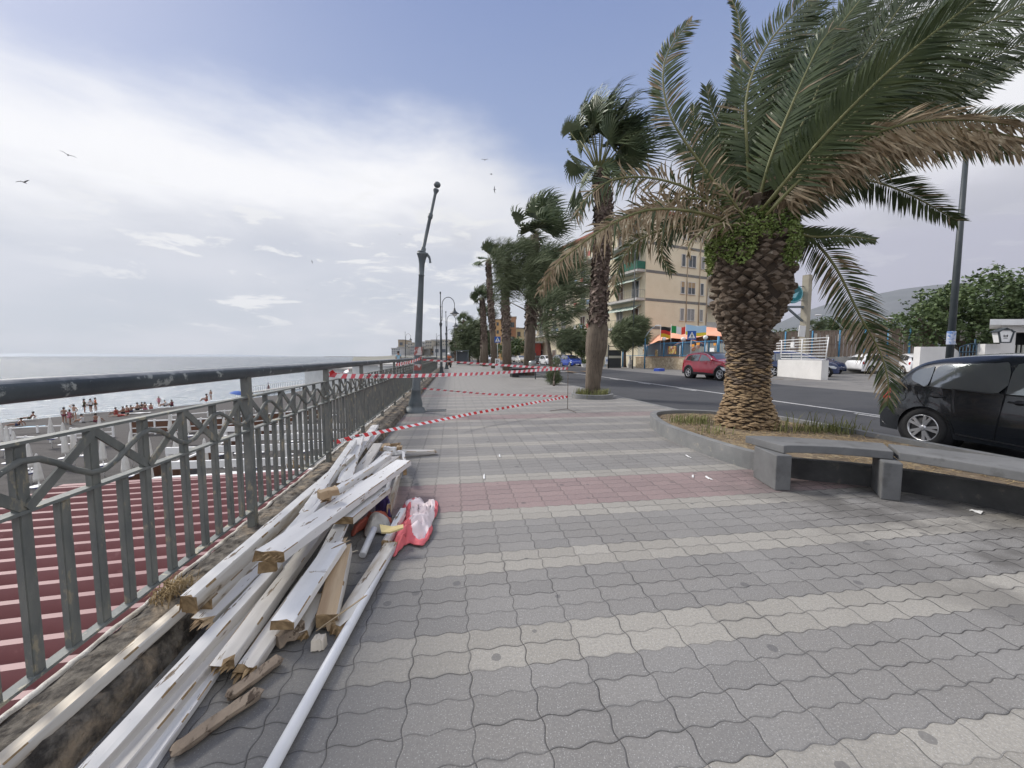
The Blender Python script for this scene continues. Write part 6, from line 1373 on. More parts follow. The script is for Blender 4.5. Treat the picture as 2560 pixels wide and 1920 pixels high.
# ---------------------------------------------------------------- cars
def paint(n,c,fl=.0): return M(n,c,tuple(min(1,x*1.25+.003) for x in c),2,.22,coat=1,spec=.5)
def interp(tbl,x):
    if x<=tbl[0][0]: return tbl[0][1]
    for (a,b),(c,d) in zip(tbl,tbl[1:]):
        if x<=c: return b+(d-b)*(x-a)/(c-a) if c>a else d
    return tbl[-1][1]
def wheel(parent,x,y,r,out,style,w=.20):
    T=Matrix.Translation((x,y,r))@Matrix.Rotation(-out*math.pi/2,4,'X')   # local z -> outward
    o=bpy.data.objects.new('wheel',None); C.objects.link(o); o.parent=parent; o.matrix_local=T
    mb=MB(); mb.lathe([(r*.66,-w*.9),(r*.93,-w*.9),(r,-w*.75),(r,-w*.15),(r*.955,-.005),(r*.80,.008),(r*.69,.0),(r*.66,-.03)],32); mb.build('tyre',mt['tyre'],o)
    mb=MB(); R0=r*.69
    mb.lathe([(R0,-w*.8),(R0,-.02),(R0*.985,.004),(R0*.93,.004),(R0*.90,-.03),(R0*.90,-w*.5)],32)
    mb.lathe([(.02,-w*.55),(R0*.9,-w*.5)],20,1); 
    n=style[0]
    for i in range(n):
        a=2*math.pi*i/n
        for s_ in ((-1,1) if style[1] else (0,)):
            p=Vector((math.cos(a+s_*.05),math.sin(a+s_*.05),0))*R0*.16; q=Vector((math.cos(a+s_*style[2]),math.sin(a+s_*style[2]),0))*R0*.93
            mb.bar(p+Vector((0,0,-.012)),q+Vector((0,0,-.010)),R0*style[3],.022,0,up=(0,0,1))
    mb.lathe([(R0*.24,-.03),(R0*.22,.0),(R0*.12,.006),(.001,.006)],16); mb.build('rim',[mt['alloy'],mt['plastic']],o)
    return o
def car(name,loc,rz,label,cat,paintm,out,zb,belt,hw,wb,r,glass,wheelst=(5,True,.22,.16),arch=None,roofm=None,clad=None,group=None,detail=True,tumble=.42,front_glass=None,rear_glass=None,lights=True,lens=None,pl=True):
    """out: silhouette [(x,z)] rear bottom -> over roof -> front bottom, x=0 rear axle; glass: list of side window polygons"""
    o=thing(name,loc,label,cat,group,rz)
    xr=min(x for x,_ in out); xf=max(x for x,_ in out); arch=arch or r+.055
    P_=arc([(x,0,z) for x,z in out],7); st=[(p.x,p.z) for p in P_]
    # extra stations round the wheel arches
    cz=r
    def taper(x):
        a=max(0,(xr+.62-x)/.62); b=max(0,(x-(xf-.72))/.72); return 1-.13*a**2.2-.20*b**2.3
    def Wd(x,z):
        w=hw*taper(x); 
        w*=1-.05*max(0,(.55-z)/.4)**2
        if z>belt: w-=tumble*(z-belt)+.25*max(0,z-belt-.38)**1.5
        else: w-=.05*max(0,(z-.62)/(belt-.62)) if z>.62 else 0
        # shoulder crease
        w+=.012*math.exp(-((z-belt+.13)/.05)**2)
        return w
    top=[(x,z) for x,z in st]
    S=[]
    for i,(x,z) in enumerate(top):
        S.append((x,z))
    xs=[x for x,_ in S]
    # refine
    S2=[S[0]]
    for a,b in zip(S,S[1:]):
        d=abs(b[0]-a[0]); n=max(1,int(d/.045))
        for k in range(1,n+1): S2.append((a[0]+(b[0]-a[0])*k/n,a[1]+(b[1]-a[1])*k/n))
    S=S2
    def low(x):
        z=zb
        for xw in (0,wb):
            if abs(x-xw)<arch: z=max(z,cz+math.sqrt(max(0,arch**2-(x-xw)**2))*1.0-.02)
        return z
    mb=MB(); nS=9; nT=6; ring=nS+nT+1
    for (x,zt) in S:
        lo_=min(low(x),zt); zz=[lo_+(max(zt,lo_)-lo_)*(j/nS) for j in range(nS+1)]
        row=[]
        for z in zz:
            row.append((x,Wd(x,z),z))
        yt=Wd(x,zt)
        rr=.045 if zt>belt-.1 else .05
        row[-1]=(x,yt-rr*.30,zt-rr*.25 if zt-lo_>.1 else zt)
        for k in range(1,nT+1):
            f=1-k/nT; cr=.045*(1-f*f) if zt>belt else .03*(1-f*f); row.append((x,(yt-rr)*f,zt+cr))
        full=row+[(a,-b,c) for a,b,c in row[:-1][::-1]]
        mb.v+=full; nr=len(full)
    for i in range(len(S)-1):
        xm=(S[i][0]+S[i+1][0])/2; zm=(S[i][1]+S[i+1][1])/2
        for j in range(nr-1):
            a=i*nr+j; mb.f.append((a,a+nr,a+nr+1,a+1)); 
            jj=j if j<nr//2 else nr-2-j
            zc=sum(mb.v[q][2] for q in (a,a+nr,a+nr+1,a+1))/4
            mi=0
            if jj>=nS and zm>belt+.3: mi=1
            if clad and (zc<clad or any(abs(xm-xw)<arch+.075 and (xm-xw)**2+(zc-cz)**2<(arch+.075)**2 for xw in (0,wb))) and jj<nS: mi=2
            mb.m.append(mi); mb.sm.append(True)
    mb.build('body',[paintm,roofm or paintm,mt['plastic']],o)
    # dark inner arches + floor so that one cannot see through
    mb=MB(); mb.box(((xr+xf)/2,0,zb+.08),(xf-xr-.35,hw*1.5,.12))
    for xw in (0,wb):
        for s_ in (-1,1): mb.lathe([(arch+.01,0),(arch+.01,.28),(.01,.28)],20,0,Matrix.Translation((xw,s_*(hw-.04),cz))@Matrix.Rotation(s_*math.pi/2,4,'X'))
    mb.build('underbody',mt['plastic'],o)
    def side(poly,off,m_,nm,s_=None,parent=o,n=1):
        for sg in ((-1,1) if s_ is None else (s_,)):
            mb=MB(); c=Vector((sum(p[0] for p in poly)/len(poly),0,sum(p[1] for p in poly)/len(poly)))
            pts=[(x,sg*(Wd(x,z)+off),z) for x,z in poly]; 
            # fan through inner ring for curvature
            inner=[(c.x+(x-c.x)*.5,c.z+(z-c.z)*.5) for x,z in poly]; pi=[(x,sg*(Wd(x,z)+off),z) for x,z in inner]; N_=len(poly)
            vv=pts+pi+[(c.x,sg*(Wd(c.x,c.z)+off),c.z)]; fs=[]
            for i in range(N_): j=(i+1)%N_; fs+=[(i,j,N_+j,N_+i),(N_+i,N_+j,2*N_)]
            if sg<0: fs=[f[::-1] for f in fs]
            mb.add(vv,fs,0,True); mb.build(nm,m_,parent)
    for g in glass:
        gp=[(p.x,p.z) for p in arc([(x,0,z) for x,z in g]+[(g[0][0],0,g[0][1])],3)][:-1] if len(g)>5 else g
        side(gp,.013,mt['glass'],'side_window')
    def across(x0,x1,m_,nm,wf=.86,off=.007,n=8):
        seg=[(x,z) for x,z in S if x0<=x<=x1 and z>belt-.25]
        if len(seg)<2: return
        mb=MB(); n=8
        for x,z in seg:
            y=Wd(x,z)-.045; 
            for k in range(n+1): f=(2*k/n-1); cr=.045*(1-(f*wf)**2) if z>belt else .03*(1-(f*wf)**2); mb.v.append((x+(.006 if x>wb*.5 else -.006),y*f*wf,z+cr+off))
        for i in range(len(seg)-1):
            for k in range(n): a=i*(n+1)+k; mb.f.append((a,a+n+1,a+n+2,a+1)); mb.m.append(0); mb.sm.append(True)
        mb.build(nm,m_,o)
    if front_glass: across(*front_glass,mt['glass'],'windscreen')
    if rear_glass: across(*rear_glass,mt['glass'],'rear_window')
    for xw in (0,wb):
        for sg in (-1,1): wheel(o,xw,sg*(hw-.012),r,sg,wheelst)
    if lights:
        side([(xf-.62,.72),(xf-.30,.70),(xf-.14,.60),(xf-.20,.52),(xf-.45,.56)],.008,mt['lens'],'headlight')
        side([(xr+.06,.90),(xr+.16,.93),(xr+.20,.76),(xr+.10,.70),(xr+.04,.74)],.008,mt['redlens'],'tail_light')
        mb=MB(); xg=interp(sorted([(z,x) for x,z in out if x>wb+.3]),.40); mb.bar((xg-.02,-hw*.5,.36),(xg-.02,hw*.5,.36),.10,.14); mb.build('grille',mt['plastic'],o)
        if pl: mb=MB(); mb.box((xg+.035,0,.36),(.02,.50,.11)); mb.build('number_plate',mt['plate'],o)
    if detail:
        xm=glass[-1][0][0] if glass else wb; 
        for sg in (-1,1): mb=MB(); mb.ell((wb-.42,sg*(hw+.10),belt+.08),(.10,.09,.07),10,8); mb.bar((wb-.42,sg*(hw-.06),belt+.02),(wb-.42,sg*(hw+.08),belt+.05),.04,.03); mb.build('mirror',paintm,o)
    o['_hw']=hw; del o['_hw']
    return o,side,Wd
hatch=[(-.60,.27),(-.70,.36),(-.73,.52),(-.72,.70),(-.68,.86),(-.61,.96),(-.52,1.05),(-.38,1.19),(-.26,1.31),(-.10,1.40),(.14,1.45),(.50,1.48),(.95,1.48),(1.35,1.43),(1.60,1.34),(1.95,1.16),(2.25,1.02),(2.6,.93),(2.95,.83),(3.12,.72),(3.20,.58),(3.22,.42),(3.15,.27)]
_g=mt['glass']; mt['glass']=M('side_glass_reflecting',(.25,.27,.27),rough=.06,metal=.7,spec=.9)
blk=paint('black_car_paint',(.010,.012,.015))
# near black hatchback: heading straight down the road towards the camera's right
ho=Vector((8.38,5.08,-.08))
gq=[(-.10,1.03),(-.21,1.08),(-.24,1.16),(-.18,1.25),(-.02,1.30),(.02,1.30),(.02,1.00)]
gr=[(.06,1.00),(.06,1.305),(.35,1.355),(.70,1.375),(.86,1.365),(.86,.965)]
gf=[(.94,.96),(.94,1.365),(1.25,1.33),(1.55,1.20),(1.80,1.03),(1.86,.93)]
co,side,Wd=car('parked_car',ho,-math.pi/2-.02,'black five-door hatchback parked beside the palm bed','car',blk,hatch,.21,.95,.86,2.51,.315,[gq,gr,gf],(5,True,.20,.19),front_glass=(1.45,2.05),rear_glass=(-.62,-.36),tumble=.40)
mt['glass']=_g
seam=M('panel_gap',(.004,.004,.005),rough=.9)
def strip(pts,w,off=.004,nm='door_seam',m_=None,sg=-1):
    mb=MB(); pts=[(p.x,p.z) for p in arc([(x,0,z) for x,z in pts],4)]; pr=None
    for (x,z) in pts:
        q=Vector((x,sg*(Wd(x,z)+off),z))
        if pr is not None: mb.bar(pr,q,w,.004,up=(0,1,0))
        pr=q
    return mb.build(nm,m_ or seam,co)
for sg in (-1,1):
    strip([(-.12,1.02),(-.13,.92),(-.10,.80),(.02,.66),(.16,.60),(.36,.44),(.40,.30)],.008,sg=sg)
    strip([(.90,.98),(.89,.7),(.86,.4),(.84,.26)],.008,sg=sg); strip([(-.62,.985),(-.3,1.0),(.2,.985),(.9,.945),(1.85,.90)],.018,.006,'belt_trim',mt['plastic'],sg)
    strip([(.42,.30),(1.2,.27),(2.1,.27)],.02,.01,'sill_trim',mt['chrome'] if False else mt['plastic'],sg)
    for xh in (.10,1.02):
        mb=MB(); x=xh; z=.845; y=sg*(Wd(x,z)); mb.ell((x+.04,y,z),(.06,.018,.035),12,8); mb.tube([(x-.06,y+sg*.018,z+.005),(x+.02,y+sg*.036,z+.002),(x+.10,y+sg*.036,z-.002),(x+.15,y+sg*.018,z-.006)],.013,8); mb.build('door_handle',mt['plastic'],co)
# fuel flap outline
mb=MB(); 
pts=[(-.36+.085*math.cos(a),.80+.085*math.sin(a)) for a in [i*.35 for i in range(19)]]; pr=None
for x,z in pts:
    q=Vector((x,-(Wd(x,z)+.004),z))
    if pr is not None: mb.bar(pr,q,.005,.003,up=(0,1,0))
    pr=q
mb.build('fuel_flap',seam,co)
# red crossover
suv=[(-.60,.32),(-.70,.42),(-.72,.62),(-.69,.82),(-.62,.98),(-.55,1.10),(-.42,1.30),(-.28,1.44),(.0,1.51),(.4,1.535),(.9,1.53),(1.35,1.47),(1.65,1.36),(1.95,1.20),(2.2,1.08),(2.6,1.03),(2.95,.97),(3.12,.86),(3.2,.70),(3.22,.48),(3.14,.32)]
RW=P(1722,945,.075); FW=P(1793,951,.075); rd=(FW-RW).normalized(); ang=math.atan2(rd.y,rd.x); nn=Vector((-rd.y,rd.x,0)); nn=nn if nn.x>0 else -nn
redp=paint('red_car_paint',(.32,.012,.03)); 
co2,side,_=car('parked_car',RW+nn*.82,ang,'crimson crossover with black roof driving past the restaurant','car',redp,suv,.26,1.02,.89,2.56,.34,[[(-.26,1.10),(-.18,1.30),(.05,1.40),(.10,1.40),(.10,1.06)],[(.14,1.06),(.14,1.40),(.5,1.43),(.86,1.42),(.86,1.05)],[(.94,1.05),(.94,1.42),(1.3,1.36),(1.62,1.22),(1.85,1.06)]],(5,True,.18,.10),roofm=mt['plastic'],clad=.40,front_glass=(1.5,2.1),rear_glass=(-.5,-.3),arch=.40)
for sg in (-1,1):
    mb=MB(); pr=None
    for p in arc([(-.50,0,1.22),(-.30,0,1.42),(.1,0,1.485),(.8,0,1.50),(1.35,0,1.44),(1.75,0,1.26),(2.02,0,1.10)],4):
        q=Vector((p.x,sg*(_(p.x,p.z)+.012),p.z))
        if pr is not None: mb.bar(pr,q,.012,.035,up=(0,1,0))
        pr=q
    mb.build('roof_trim',mt['chrome'],co2)
whp=paint('white_car_paint',(.70,.70,.71)); dblu=paint('navy_car_paint',(.02,.035,.10)); roy=paint('royal_blue_car_paint',(.03,.07,.36)); silv=paint('silver_beige_car_paint',(.50,.48,.43)); dkp=paint('dark_car_paint',(.02,.022,.025))
mpv=[(-.65,.28),(-.74,.4),(-.75,.7),(-.72,.98),(-.66,1.2),(-.55,1.45),(-.4,1.56),(0,1.62),(.7,1.63),(1.3,1.56),(1.75,1.42),(2.2,1.22),(2.6,1.05),(3.0,.92),(3.25,.80),(3.38,.62),(3.4,.42),(3.3,.28)]
G2=[[(-.45,1.02),(-.38,1.30),(.05,1.38),(.05,.98)],[(.10,.98),(.10,1.385),(.86,1.38),(.86,.96)],[(.94,.96),(.94,1.37),(1.3,1.32),(1.6,1.18),(1.86,.95)]]
G3=[[(-.5,1.05),(-.45,1.40),(.05,1.48),(.05,1.02)],[(.10,1.02),(.10,1.48),(.9,1.48),(.9,1.0)],[(.98,1.0),(.98,1.48),(1.4,1.42),(1.8,1.24),(2.15,1.02)]]
# car park: blue and white people carrier, two white hatchbacks
q=PD(2066,945,24.6); q.z=.08; dir_=(CAMR*.86-CAMF*.5).normalized()
car('parked_car',q-dir_*2.9,math.atan2(dir_.y,dir_.x),'navy people carrier nosing out from behind the low white wall','car',dblu,mpv,.24,.98,.86,2.7,.31,G3,(5,False,.2,.25),front_glass=(1.5,2.35),rear_glass=(-.7,-.5),roofm=whp,tumble=.34)
q=PD(2148,932,29); q.z=.08; d_2=(CAMR*.98+CAMF*.15).normalized()
wcar,_s,_w=car('parked_car',q,math.atan2(d_2.y,d_2.x),'white hatchback parked side-on by the stucco wall','car',whp,hatch,.21,.95,.86,2.54,.315,G2,(5,True,.18,.13),front_glass=(1.45,2.05),rear_glass=(-.62,-.36))
q=PD(2296,930,27); q.z=.08; d_3=(-CAMR*.75-CAMF*.6).normalized()
tree_copy(wcar,q,math.atan2(-d_3.y,-d_3.x)+.5,'white hatchback mostly hidden behind the black car and the drooping frond')
q=PD(1990,915,31); q.z=.08
car('parked_car',q,math.atan2(-CAMF.y,-CAMF.x)+.3,'dark blue car just visible through the white tube railing','car',dblu,hatch,.21,.95,.86,2.5,.315,G2,(5,False,.2,.25),front_glass=(1.45,2.05),rear_glass=(-.62,-.36),lights=False)
# cars parked nose-out along the far side down the street
G='cars parked along the far side of the street'
def fcar(px,py,dep,paint_,sh,gls,label,yaw=0,bl=.98,hwid=.84,wbv=2.45,rr=.3,fg=(1.45,2.3)):
    q=PD(px,890,dep); q.z=-.03; d=(-CAMF*math.cos(yaw)+CAMR*math.sin(yaw)); car('parked_car',q,math.atan2(d.y,d.x),label,'car',paint_,sh,.22,bl,hwid,wbv,rr,gls,(5,False,.2,.25),front_glass=fg,rear_glass=(-.7,-.5),group=G,tumble=.36)
city=[(-.55,.28),(-.62,.4),(-.63,.7),(-.6,.98),(-.54,1.25),(-.42,1.45),(-.2,1.52),(.4,1.54),(1.0,1.52),(1.4,1.42),(1.75,1.25),(2.05,1.05),(2.4,.95),(2.75,.85),(2.92,.7),(2.95,.45),(2.9,.28)]
fcar(1418,915,52.5,roy,city,G3,'bright royal-blue small car, nearest of the street-side row',.32,wbv=2.34,fg=(1.35,2.05))
fcar(1398,910,58,dkp,mpv,G3,'dark grey car directly behind the bright blue one',.25)
fcar(1362,907,62,whp,city,G3,'white small car hidden half behind the tamarisk stem',.3,wbv=2.34,fg=(1.35,2.05))
fcar(1341,905,68,dkp,city,G3,'black small car between the white car and the ragged palm trunk',.1,wbv=2.34,fg=(1.35,2.05))
fcar(1298,902,82,silv,hatch,G2,'beige-silver hatchback second in the far group',.25,fg=(1.45,2.05))
fcar(1277,899,92,whp,mpv,G3,'white off-roader seen between two palm trunks',.2)
fcar(1226,897,105,whp,city,G3,'tiny white car far down the street left of the P board',.1,wbv=2.34,fg=(1.35,2.05))
# ---------------------------------------------------------------- people
def skin_mesh(name,nodes,edges,m_,parent,sub=2):
    me=bpy.data.meshes.new(name); me.from_pydata([n[:3] for n in nodes],edges,[]); me.materials.append(m_)
    o=bpy.data.objects.new(name,me); C.objects.link(o); o.parent=parent
    s=o.modifiers.new('skin','SKIN'); s.use_smooth_shade=True; s.branch_smoothing=.4
    sv=me.skin_vertices[0].data
    for v,n in zip(sv,nodes): v.radius=(n[3],n[4] if len(n)>4 else n[3]); v.use_root=False
    sv[0].use_root=True
    u=o.modifiers.new('sub','SUBSURF'); u.levels=sub-1; u.render_levels=sub; return o
skinc=[M('skin_tan',(.30,.17,.12),rough=.6),M('skin_fair',(.42,.27,.20),rough=.6),M('skin_brown',(.24,.12,.075),rough=.55)]
hairm=M('hair_dark',(.02,.014,.01),rough=.7)
cl=lambda n,c:M('clothes_'+n,c,rough=.85)
CL={'white':cl('white',(.7,.7,.7)),'red':cl('red',(.36,.07,.06)),'orange':cl('orange',(.55,.14,.05)),'black':cl('black',(.02,.02,.025)),'blue':cl('blue',(.06,.13,.4)),'pink':cl('pink',(.45,.17,.22)),'olive':cl('olive',(.10,.10,.06)),'sky':cl('sky',(.30,.50,.62)),'maroon':cl('maroon',(.15,.03,.05)),'navy':cl('navy',(.03,.04,.10))}
# skeletons: pelvis, spine, chest, neck, head, arms, legs  (x forward, y left, z up)
def pose(kind,v=0):
    def body(pel,che,neck,head,sh,el,ha,hp,kn,an,toe):
        N=[(*pel,.135,.11),(*[(a+b)/2 for a,b in zip(pel,che)],.12,.10),(*che,.15,.115),(*neck,.055,.055),(*[a*.5+b*.5 for a,b in zip(neck,head)],.075,.085),(*head,.085,.095)]
        E=[(0,1),(1,2),(2,3),(3,4),(4,5)]
        for s in (0,1):
            i=len(N); N+=[(*sh[s],.055),(*el[s],.042),(*ha[s],.032),(*[h+(h-e)*.28 for h,e in zip(ha[s],el[s])],.035,.02)]; E+=[(2,i),(i,i+1),(i+1,i+2),(i+2,i+3)]
            i=len(N); N+=[(*hp[s],.095),(*kn[s],.062),(*an[s],.042),(*toe[s],.04,.03)]; E+=[(0,i),(i,i+1),(i+1,i+2),(i+2,i+3)]
        return N,E
    r=random.Random(v*13+5); j=lambda a=.04:r.uniform(-a,a)
    if kind=='stand':
        a=j(.1); return body((0,0,.95),(0.02,0,1.30),(0.0,0,1.47),(.03,0,1.62),[(0,.19,1.40),(0,-.19,1.40)],[(.02+j(),.25,1.12),(.05+j(),-.25,1.12)],[(.12+j(.1),.24,.88),(.14+j(.1),-.22,.88)],[(0,.09,.90),(0,-.09,.90)],[(.03+a,.11,.50),(.02-a,-.10,.50)],[(-.02+a,.12,.09),(-.03-a,-.11,.09)],[(.13+a,.14,.04),(.12-a,-.13,.04)])
    if kind=='handhead':
        return body((0,0,.95),(0.02,0,1.30),(0.0,0,1.47),(.03,0,1.62),[(0,.19,1.42),(0,-.19,1.40)],[(.06,.38,1.56),(.05,-.25,1.12)],[(.08,.14,1.70),(.16,-.16,.92)],[(0,.09,.90),(0,-.09,.90)],[(.03,.11,.50),(.0,-.10,.50)],[(-.02,.12,.09),(-.05,-.11,.09)],[(.13,.14,.04),(.10,-.13,.04)])
    if kind=='sit':
        return body((0,0,.14),(-.05,0,.48),(-.02,0,.64),(.03,0,.79),[(-.04,.18,.57),(-.04,-.18,.57)],[(.08+j(),.25,.36),(.06+j(),-.25,.36)],[(.28,.18+j(),.36),(.28,-.16,.33+j())],[(.05,.10,.12),(.05,-.10,.12)],[(.38,.14,.40+j()),(.40,-.13,.34+j())],[(.56,.14,.08),(.60,-.13,.07)],[(.70,.15,.05),(.74,-.14,.05)])
    if kind=='lean':
        return body((0,0,.13),(-.22,0,.40),(-.27,0,.55),(-.24,0,.69),[(-.22,.18,.47),(-.22,-.18,.47)],[(-.38,.22,.24),(-.38,-.22,.24)],[(-.42,.24,.04),(-.42,-.24,.04)],[(.06,.10,.12),(.06,-.10,.12)],[(.42,.13,.22+j()),(.44,-.12,.10)],[(.74,.13,.07),(.84,-.12,.07)],[(.84,.14,.12),(.92,-.13,.13)])
    if kind=='lie':
        return body((0,0,.13),(-.38,0,.15),(-.56,0,.18),(-.72,0,.22),[(-.45,.19,.13),(-.45,-.19,.13)],[(-.66,.30,.08),(-.62,-.28,.08)],[(-.78,.16,.08),(-.78,-.14,.08)],[(.06,.10,.12),(.06,-.10,.12)],[(.46,.12,.14),(.44,-.12,.10)],[(.86,.13,.08),(.84,-.12,.08)],[(.98,.14,.05),(.96,-.13,.05)])
    if kind=='ride':
        return body((0,0,.82),(.06,0,1.15),(.10,0,1.32),(.15,0,1.47),[(.07,.19,1.25),(.07,-.19,1.25)],[(.26,.26,1.06),(.26,-.26,1.06)],[(.46,.24,1.0),(.46,-.24,1.0)],[(.04,.10,.78),(.04,-.10,.78)],[(.40,.20,.70),(.40,-.20,.70)],[(.30,.20,.32),(.30,-.20,.32)],[(.44,.21,.28),(.44,-.21,.28)])
def person(kind,loc,rz,label,skin=0,topc=None,botc='black',hair=True,v=0,sc=1.0,group=None,legs=.35,helmet=None):
    N,E=pose(kind,v); o=thing('person',loc,label,'person',group,rz); o.scale=(sc,)*3
    skin_mesh('body',N,E,skinc[skin],o)
    def grow(i,k=1.14,add=.012): n=N[i]; return (*n[:3],n[3]*k+add,(n[4] if len(n)>4 else n[3])*k+add)
    # indices: 0 pelvis 1 spine 2 chest 3 neck 4,5 head | 6-9 arm L | 10-13 leg L | 14-17 arm R | 18-21 leg R
    lerp=lambda a,b,f:tuple(x+(y-x)*f for x,y in zip(a,b))
    if topc:
        t=[grow(1),grow(2),grow(0,1.05)]; e=[(0,1),(0,2)]
        for s in (6,14): t+= [grow(s),(*lerp(N[s][:3],N[s+1][:3],.65),.062)]; e+=[(1,len(t)-2),(len(t)-2,len(t)-1)]
        skin_mesh('shirt',t,e,CL[topc],o)
    t=[grow(0,1.1)]; e=[]
    for s in (10,18): t+=[grow(s,1.1),(*lerp(N[s][:3],N[s+1][:3],legs),.088)]; e+=[(0,len(t)-2),(len(t)-2,len(t)-1)]
    skin_mesh('shorts',t,e,CL[botc],o)
    h=Vector(N[5][:3]); mb=MB()
    if helmet: mb.ell(h+Vector((-.01,0,.03)),(.15,.13,.14),12,8); mb.build('helmet',CL[helmet],o)
    elif hair: mb.ell(h+Vector((-.025,0,.028)),(.115,.10,.105),10,8); mb.build('hair',hairm,o)
    return o
BG='bathers on the dark sand'
def onb(px,py): return P(px,py,BZ)
# direction "towards the sea" in world heading
seaw=math.pi*.82
ppl=[('stand',212,1032,.3,'woman-like standing bather with long dark hair, left of the trio at the waterline',0,'olive','black',1.0),
('stand',228,1031,2.0,'standing bather in white shirt and black shorts, middle of the trio at the waterline',1,'white','black',1.0),
('stand',240,1027,2.8,'standing bather in orange-red top, right of the trio at the waterline',0,'orange','olive',1.0),
('stand',162,1058,1.0,'standing bather with bare tan back at the left end of the standing group',0,None,'maroon',.98),
('handhead',187,1050,1.2,'bather in grey-white shorts shading the eyes with one raised arm',1,None,'white',1.0),
('stand',176,1062,.5,'bather in pink standing before the one with a raised arm',2,'pink','pink',.92),
('sit',205,1056,2.6,'seated bather with red hair tie and white wrap below the standing group',1,'white','white',1.0),
('sit',240,1055,.6,'bather with bare back sitting beside a black bag',0,None,'maroon',1.05),
('lean',75,1047,2.9,'bather reclining on elbows near the water at far left',0,None,'olive',1.0),
('lean',45,1064,2.7,'bather with dark hair reclining on a blue towel at far left',0,None,'navy',1.0),
('sit',290,1037,2.4,'first red-brown seated bather on the sunbeds right of the trio',0,'red','red',1.0),
('lie',300,1041,2.6,'bather lying in coral red on a sunbed by the seated ones',1,'red','red',1.0),
('sit',308,1034,2.4,'bather leaning forward just right of the one lying in red',0,None,'black',1.0),
('sit',318,1031,2.3,'hunched bather third along the sunbed row',1,None,'red',1.0),
('sit',328,1030,2.2,'bather fourth along the sunbed row with dark hair',0,None,'navy',.95),
('sit',344,1025,2.5,'broad-backed bather sitting at the right of the sunbed row',1,None,'black',1.1),
('sit',355,1022,2.0,'bather in dark top beside the broad-backed one',2,'black','black',1.0),
('sit',363,1024,2.2,'tan bather close to the handrail-side end of the row',0,None,'pink',1.1),
('sit',378,1022,1.6,'smaller bather right of the tan pair',1,None,'red',.9),
('stand',398,1017,1.0,'child-sized standing bather with pink swimsuit near the sunbeds',1,'pink','pink',.85),
('sit',413,1016,2.4,'bather in white and yellow top sitting on the pebbly ridge',1,'white','black',1.0),
('sit',430,1016,2.2,'dark-clothed bather on the ridge, furthest right of the sitting row',2,'maroon','black',1.05),
('sit',517,1003,2.6,'tan bather with red shorts sitting on a post by the water',0,None,'red',1.3),
('stand',528,1000,2.0,'standing pale bather beside the one in red shorts',1,None,'white',.95)]
for i,(k,px,py,rz,lab,sk,tc_,bc,sc) in enumerate(ppl):
    person(k,onb(px,py),rz+seaw*.3,lab.replace('woman-like ',''),sk,tc_,bc,True,i,sc,BG)
# walkers and riders up on the promenade
pb0=gl(996,36); pb0.z=.12
person('stand',pb0,2.2,'person in sky-blue shirt leaning beyond the railing, seen above the handrail',0,'sky','navy',v=3,legs=.95)
mp_=gl(1122,47); mo=thing('moped',mp_,'dark moped carrying two riders on the promenade','moped',rz=math.pi/2+.25)
mo.scale=(1.1,)*3
mb=MB(); mb.tube([(-.15,0,.45),(.0,0,.62),(.35,0,.72),(.55,0,.68)],[.12,.17,.15,.08],10); mb.tube([(.45,0,.4),(.1,0,.36),(-.3,0,.40),(-.5,0,.75),(-.58,0,.98)],[.10,.12,.12,.09,.05],10); mb.build('body',mt['plastic'],mo)
for x in (-.68,.62):
    mb=MB(); mb.lathe([(.14,-.05),(.23,-.055),(.26,0),(.23,.055),(.14,.05)],20,0,Matrix.Translation((x,0,.26))@Matrix.Rotation(math.pi/2,4,'X')); mb.build('wheel',mt['tyre'],mo)
mb=MB(); mb.tube([(-.55,-.3,1.0),(-.58,0,1.02),(-.55,.3,1.0)],.02,6); mb.build('handlebar',mt['lamp'],mo); mb=MB(); mb.box((.65,0,.6),(.02,.2,.14)); mb.build('number_plate',mt['plate'],mo)
Fd=Matrix.Rotation(math.pi/2+.25,3,'Z')
person('ride',mp_+Fd@Vector((-.05,0,0)),math.pi/2+.25+math.pi,'moped rider in white helmet holding the handlebar',0,'orange','black',helmet='white',v=1,sc=1.08)
person('ride',mp_+Fd@Vector((.32,0,.04)),math.pi/2+.25+math.pi,'pillion rider in pink top behind the moped rider',1,'pink','maroon',helmet='white',v=2,sc=1.08)
# ---------------------------------------------------------------- beach furniture
umb=M('umbrella_cloth',(.60,.59,.56),(.68,.67,.64),3,.8); tbl=M('table_blue',(.03,.04,.32),(.05,.07,.42),4,.4); polem=mt['whitep']
def make_umb(loc):
    o=thing('beach_umbrella',loc,'x','beach umbrella','closed white umbrellas on the beach')
    mb=MB(); mb.tube([(0,0,0),(0,0,2.3)],.028,8); mb.build('pole',polem,o)
    mb=MB(); n=16; pr=[(.015,2.36),(.04,2.30),(.065,2.2),(.10,1.9),(.135,1.5),(.165,1.15),(.175,1.0),(.08,.99)]
    for r,z in pr:
        for k in range(n): a=2*math.pi*k/n; q=r*(1+.18*math.cos(a*6+z*2)); mb.v.append((q*math.cos(a),q*math.sin(a),z))
    for i in range(len(pr)-1):
        for k in range(n): a=i*n+k;b=i*n+(k+1)%n; mb.f.append((a,b,b+n,a+n)); mb.m.append(0); mb.sm.append(True)
    mb.build('closed_canopy',umb,o)
    mb=MB(); mb.lathe([(.08,.60),(.26,.68),(.32,.72),(.31,.725),(.06,.70)],18); mb.build('table',tbl,o)
    mb=MB(); mb.lathe([(.30,.726),(.33,.728),(.33,.738),(.28,.738)],18); mb.build('table_rim',polem,o)
    return o
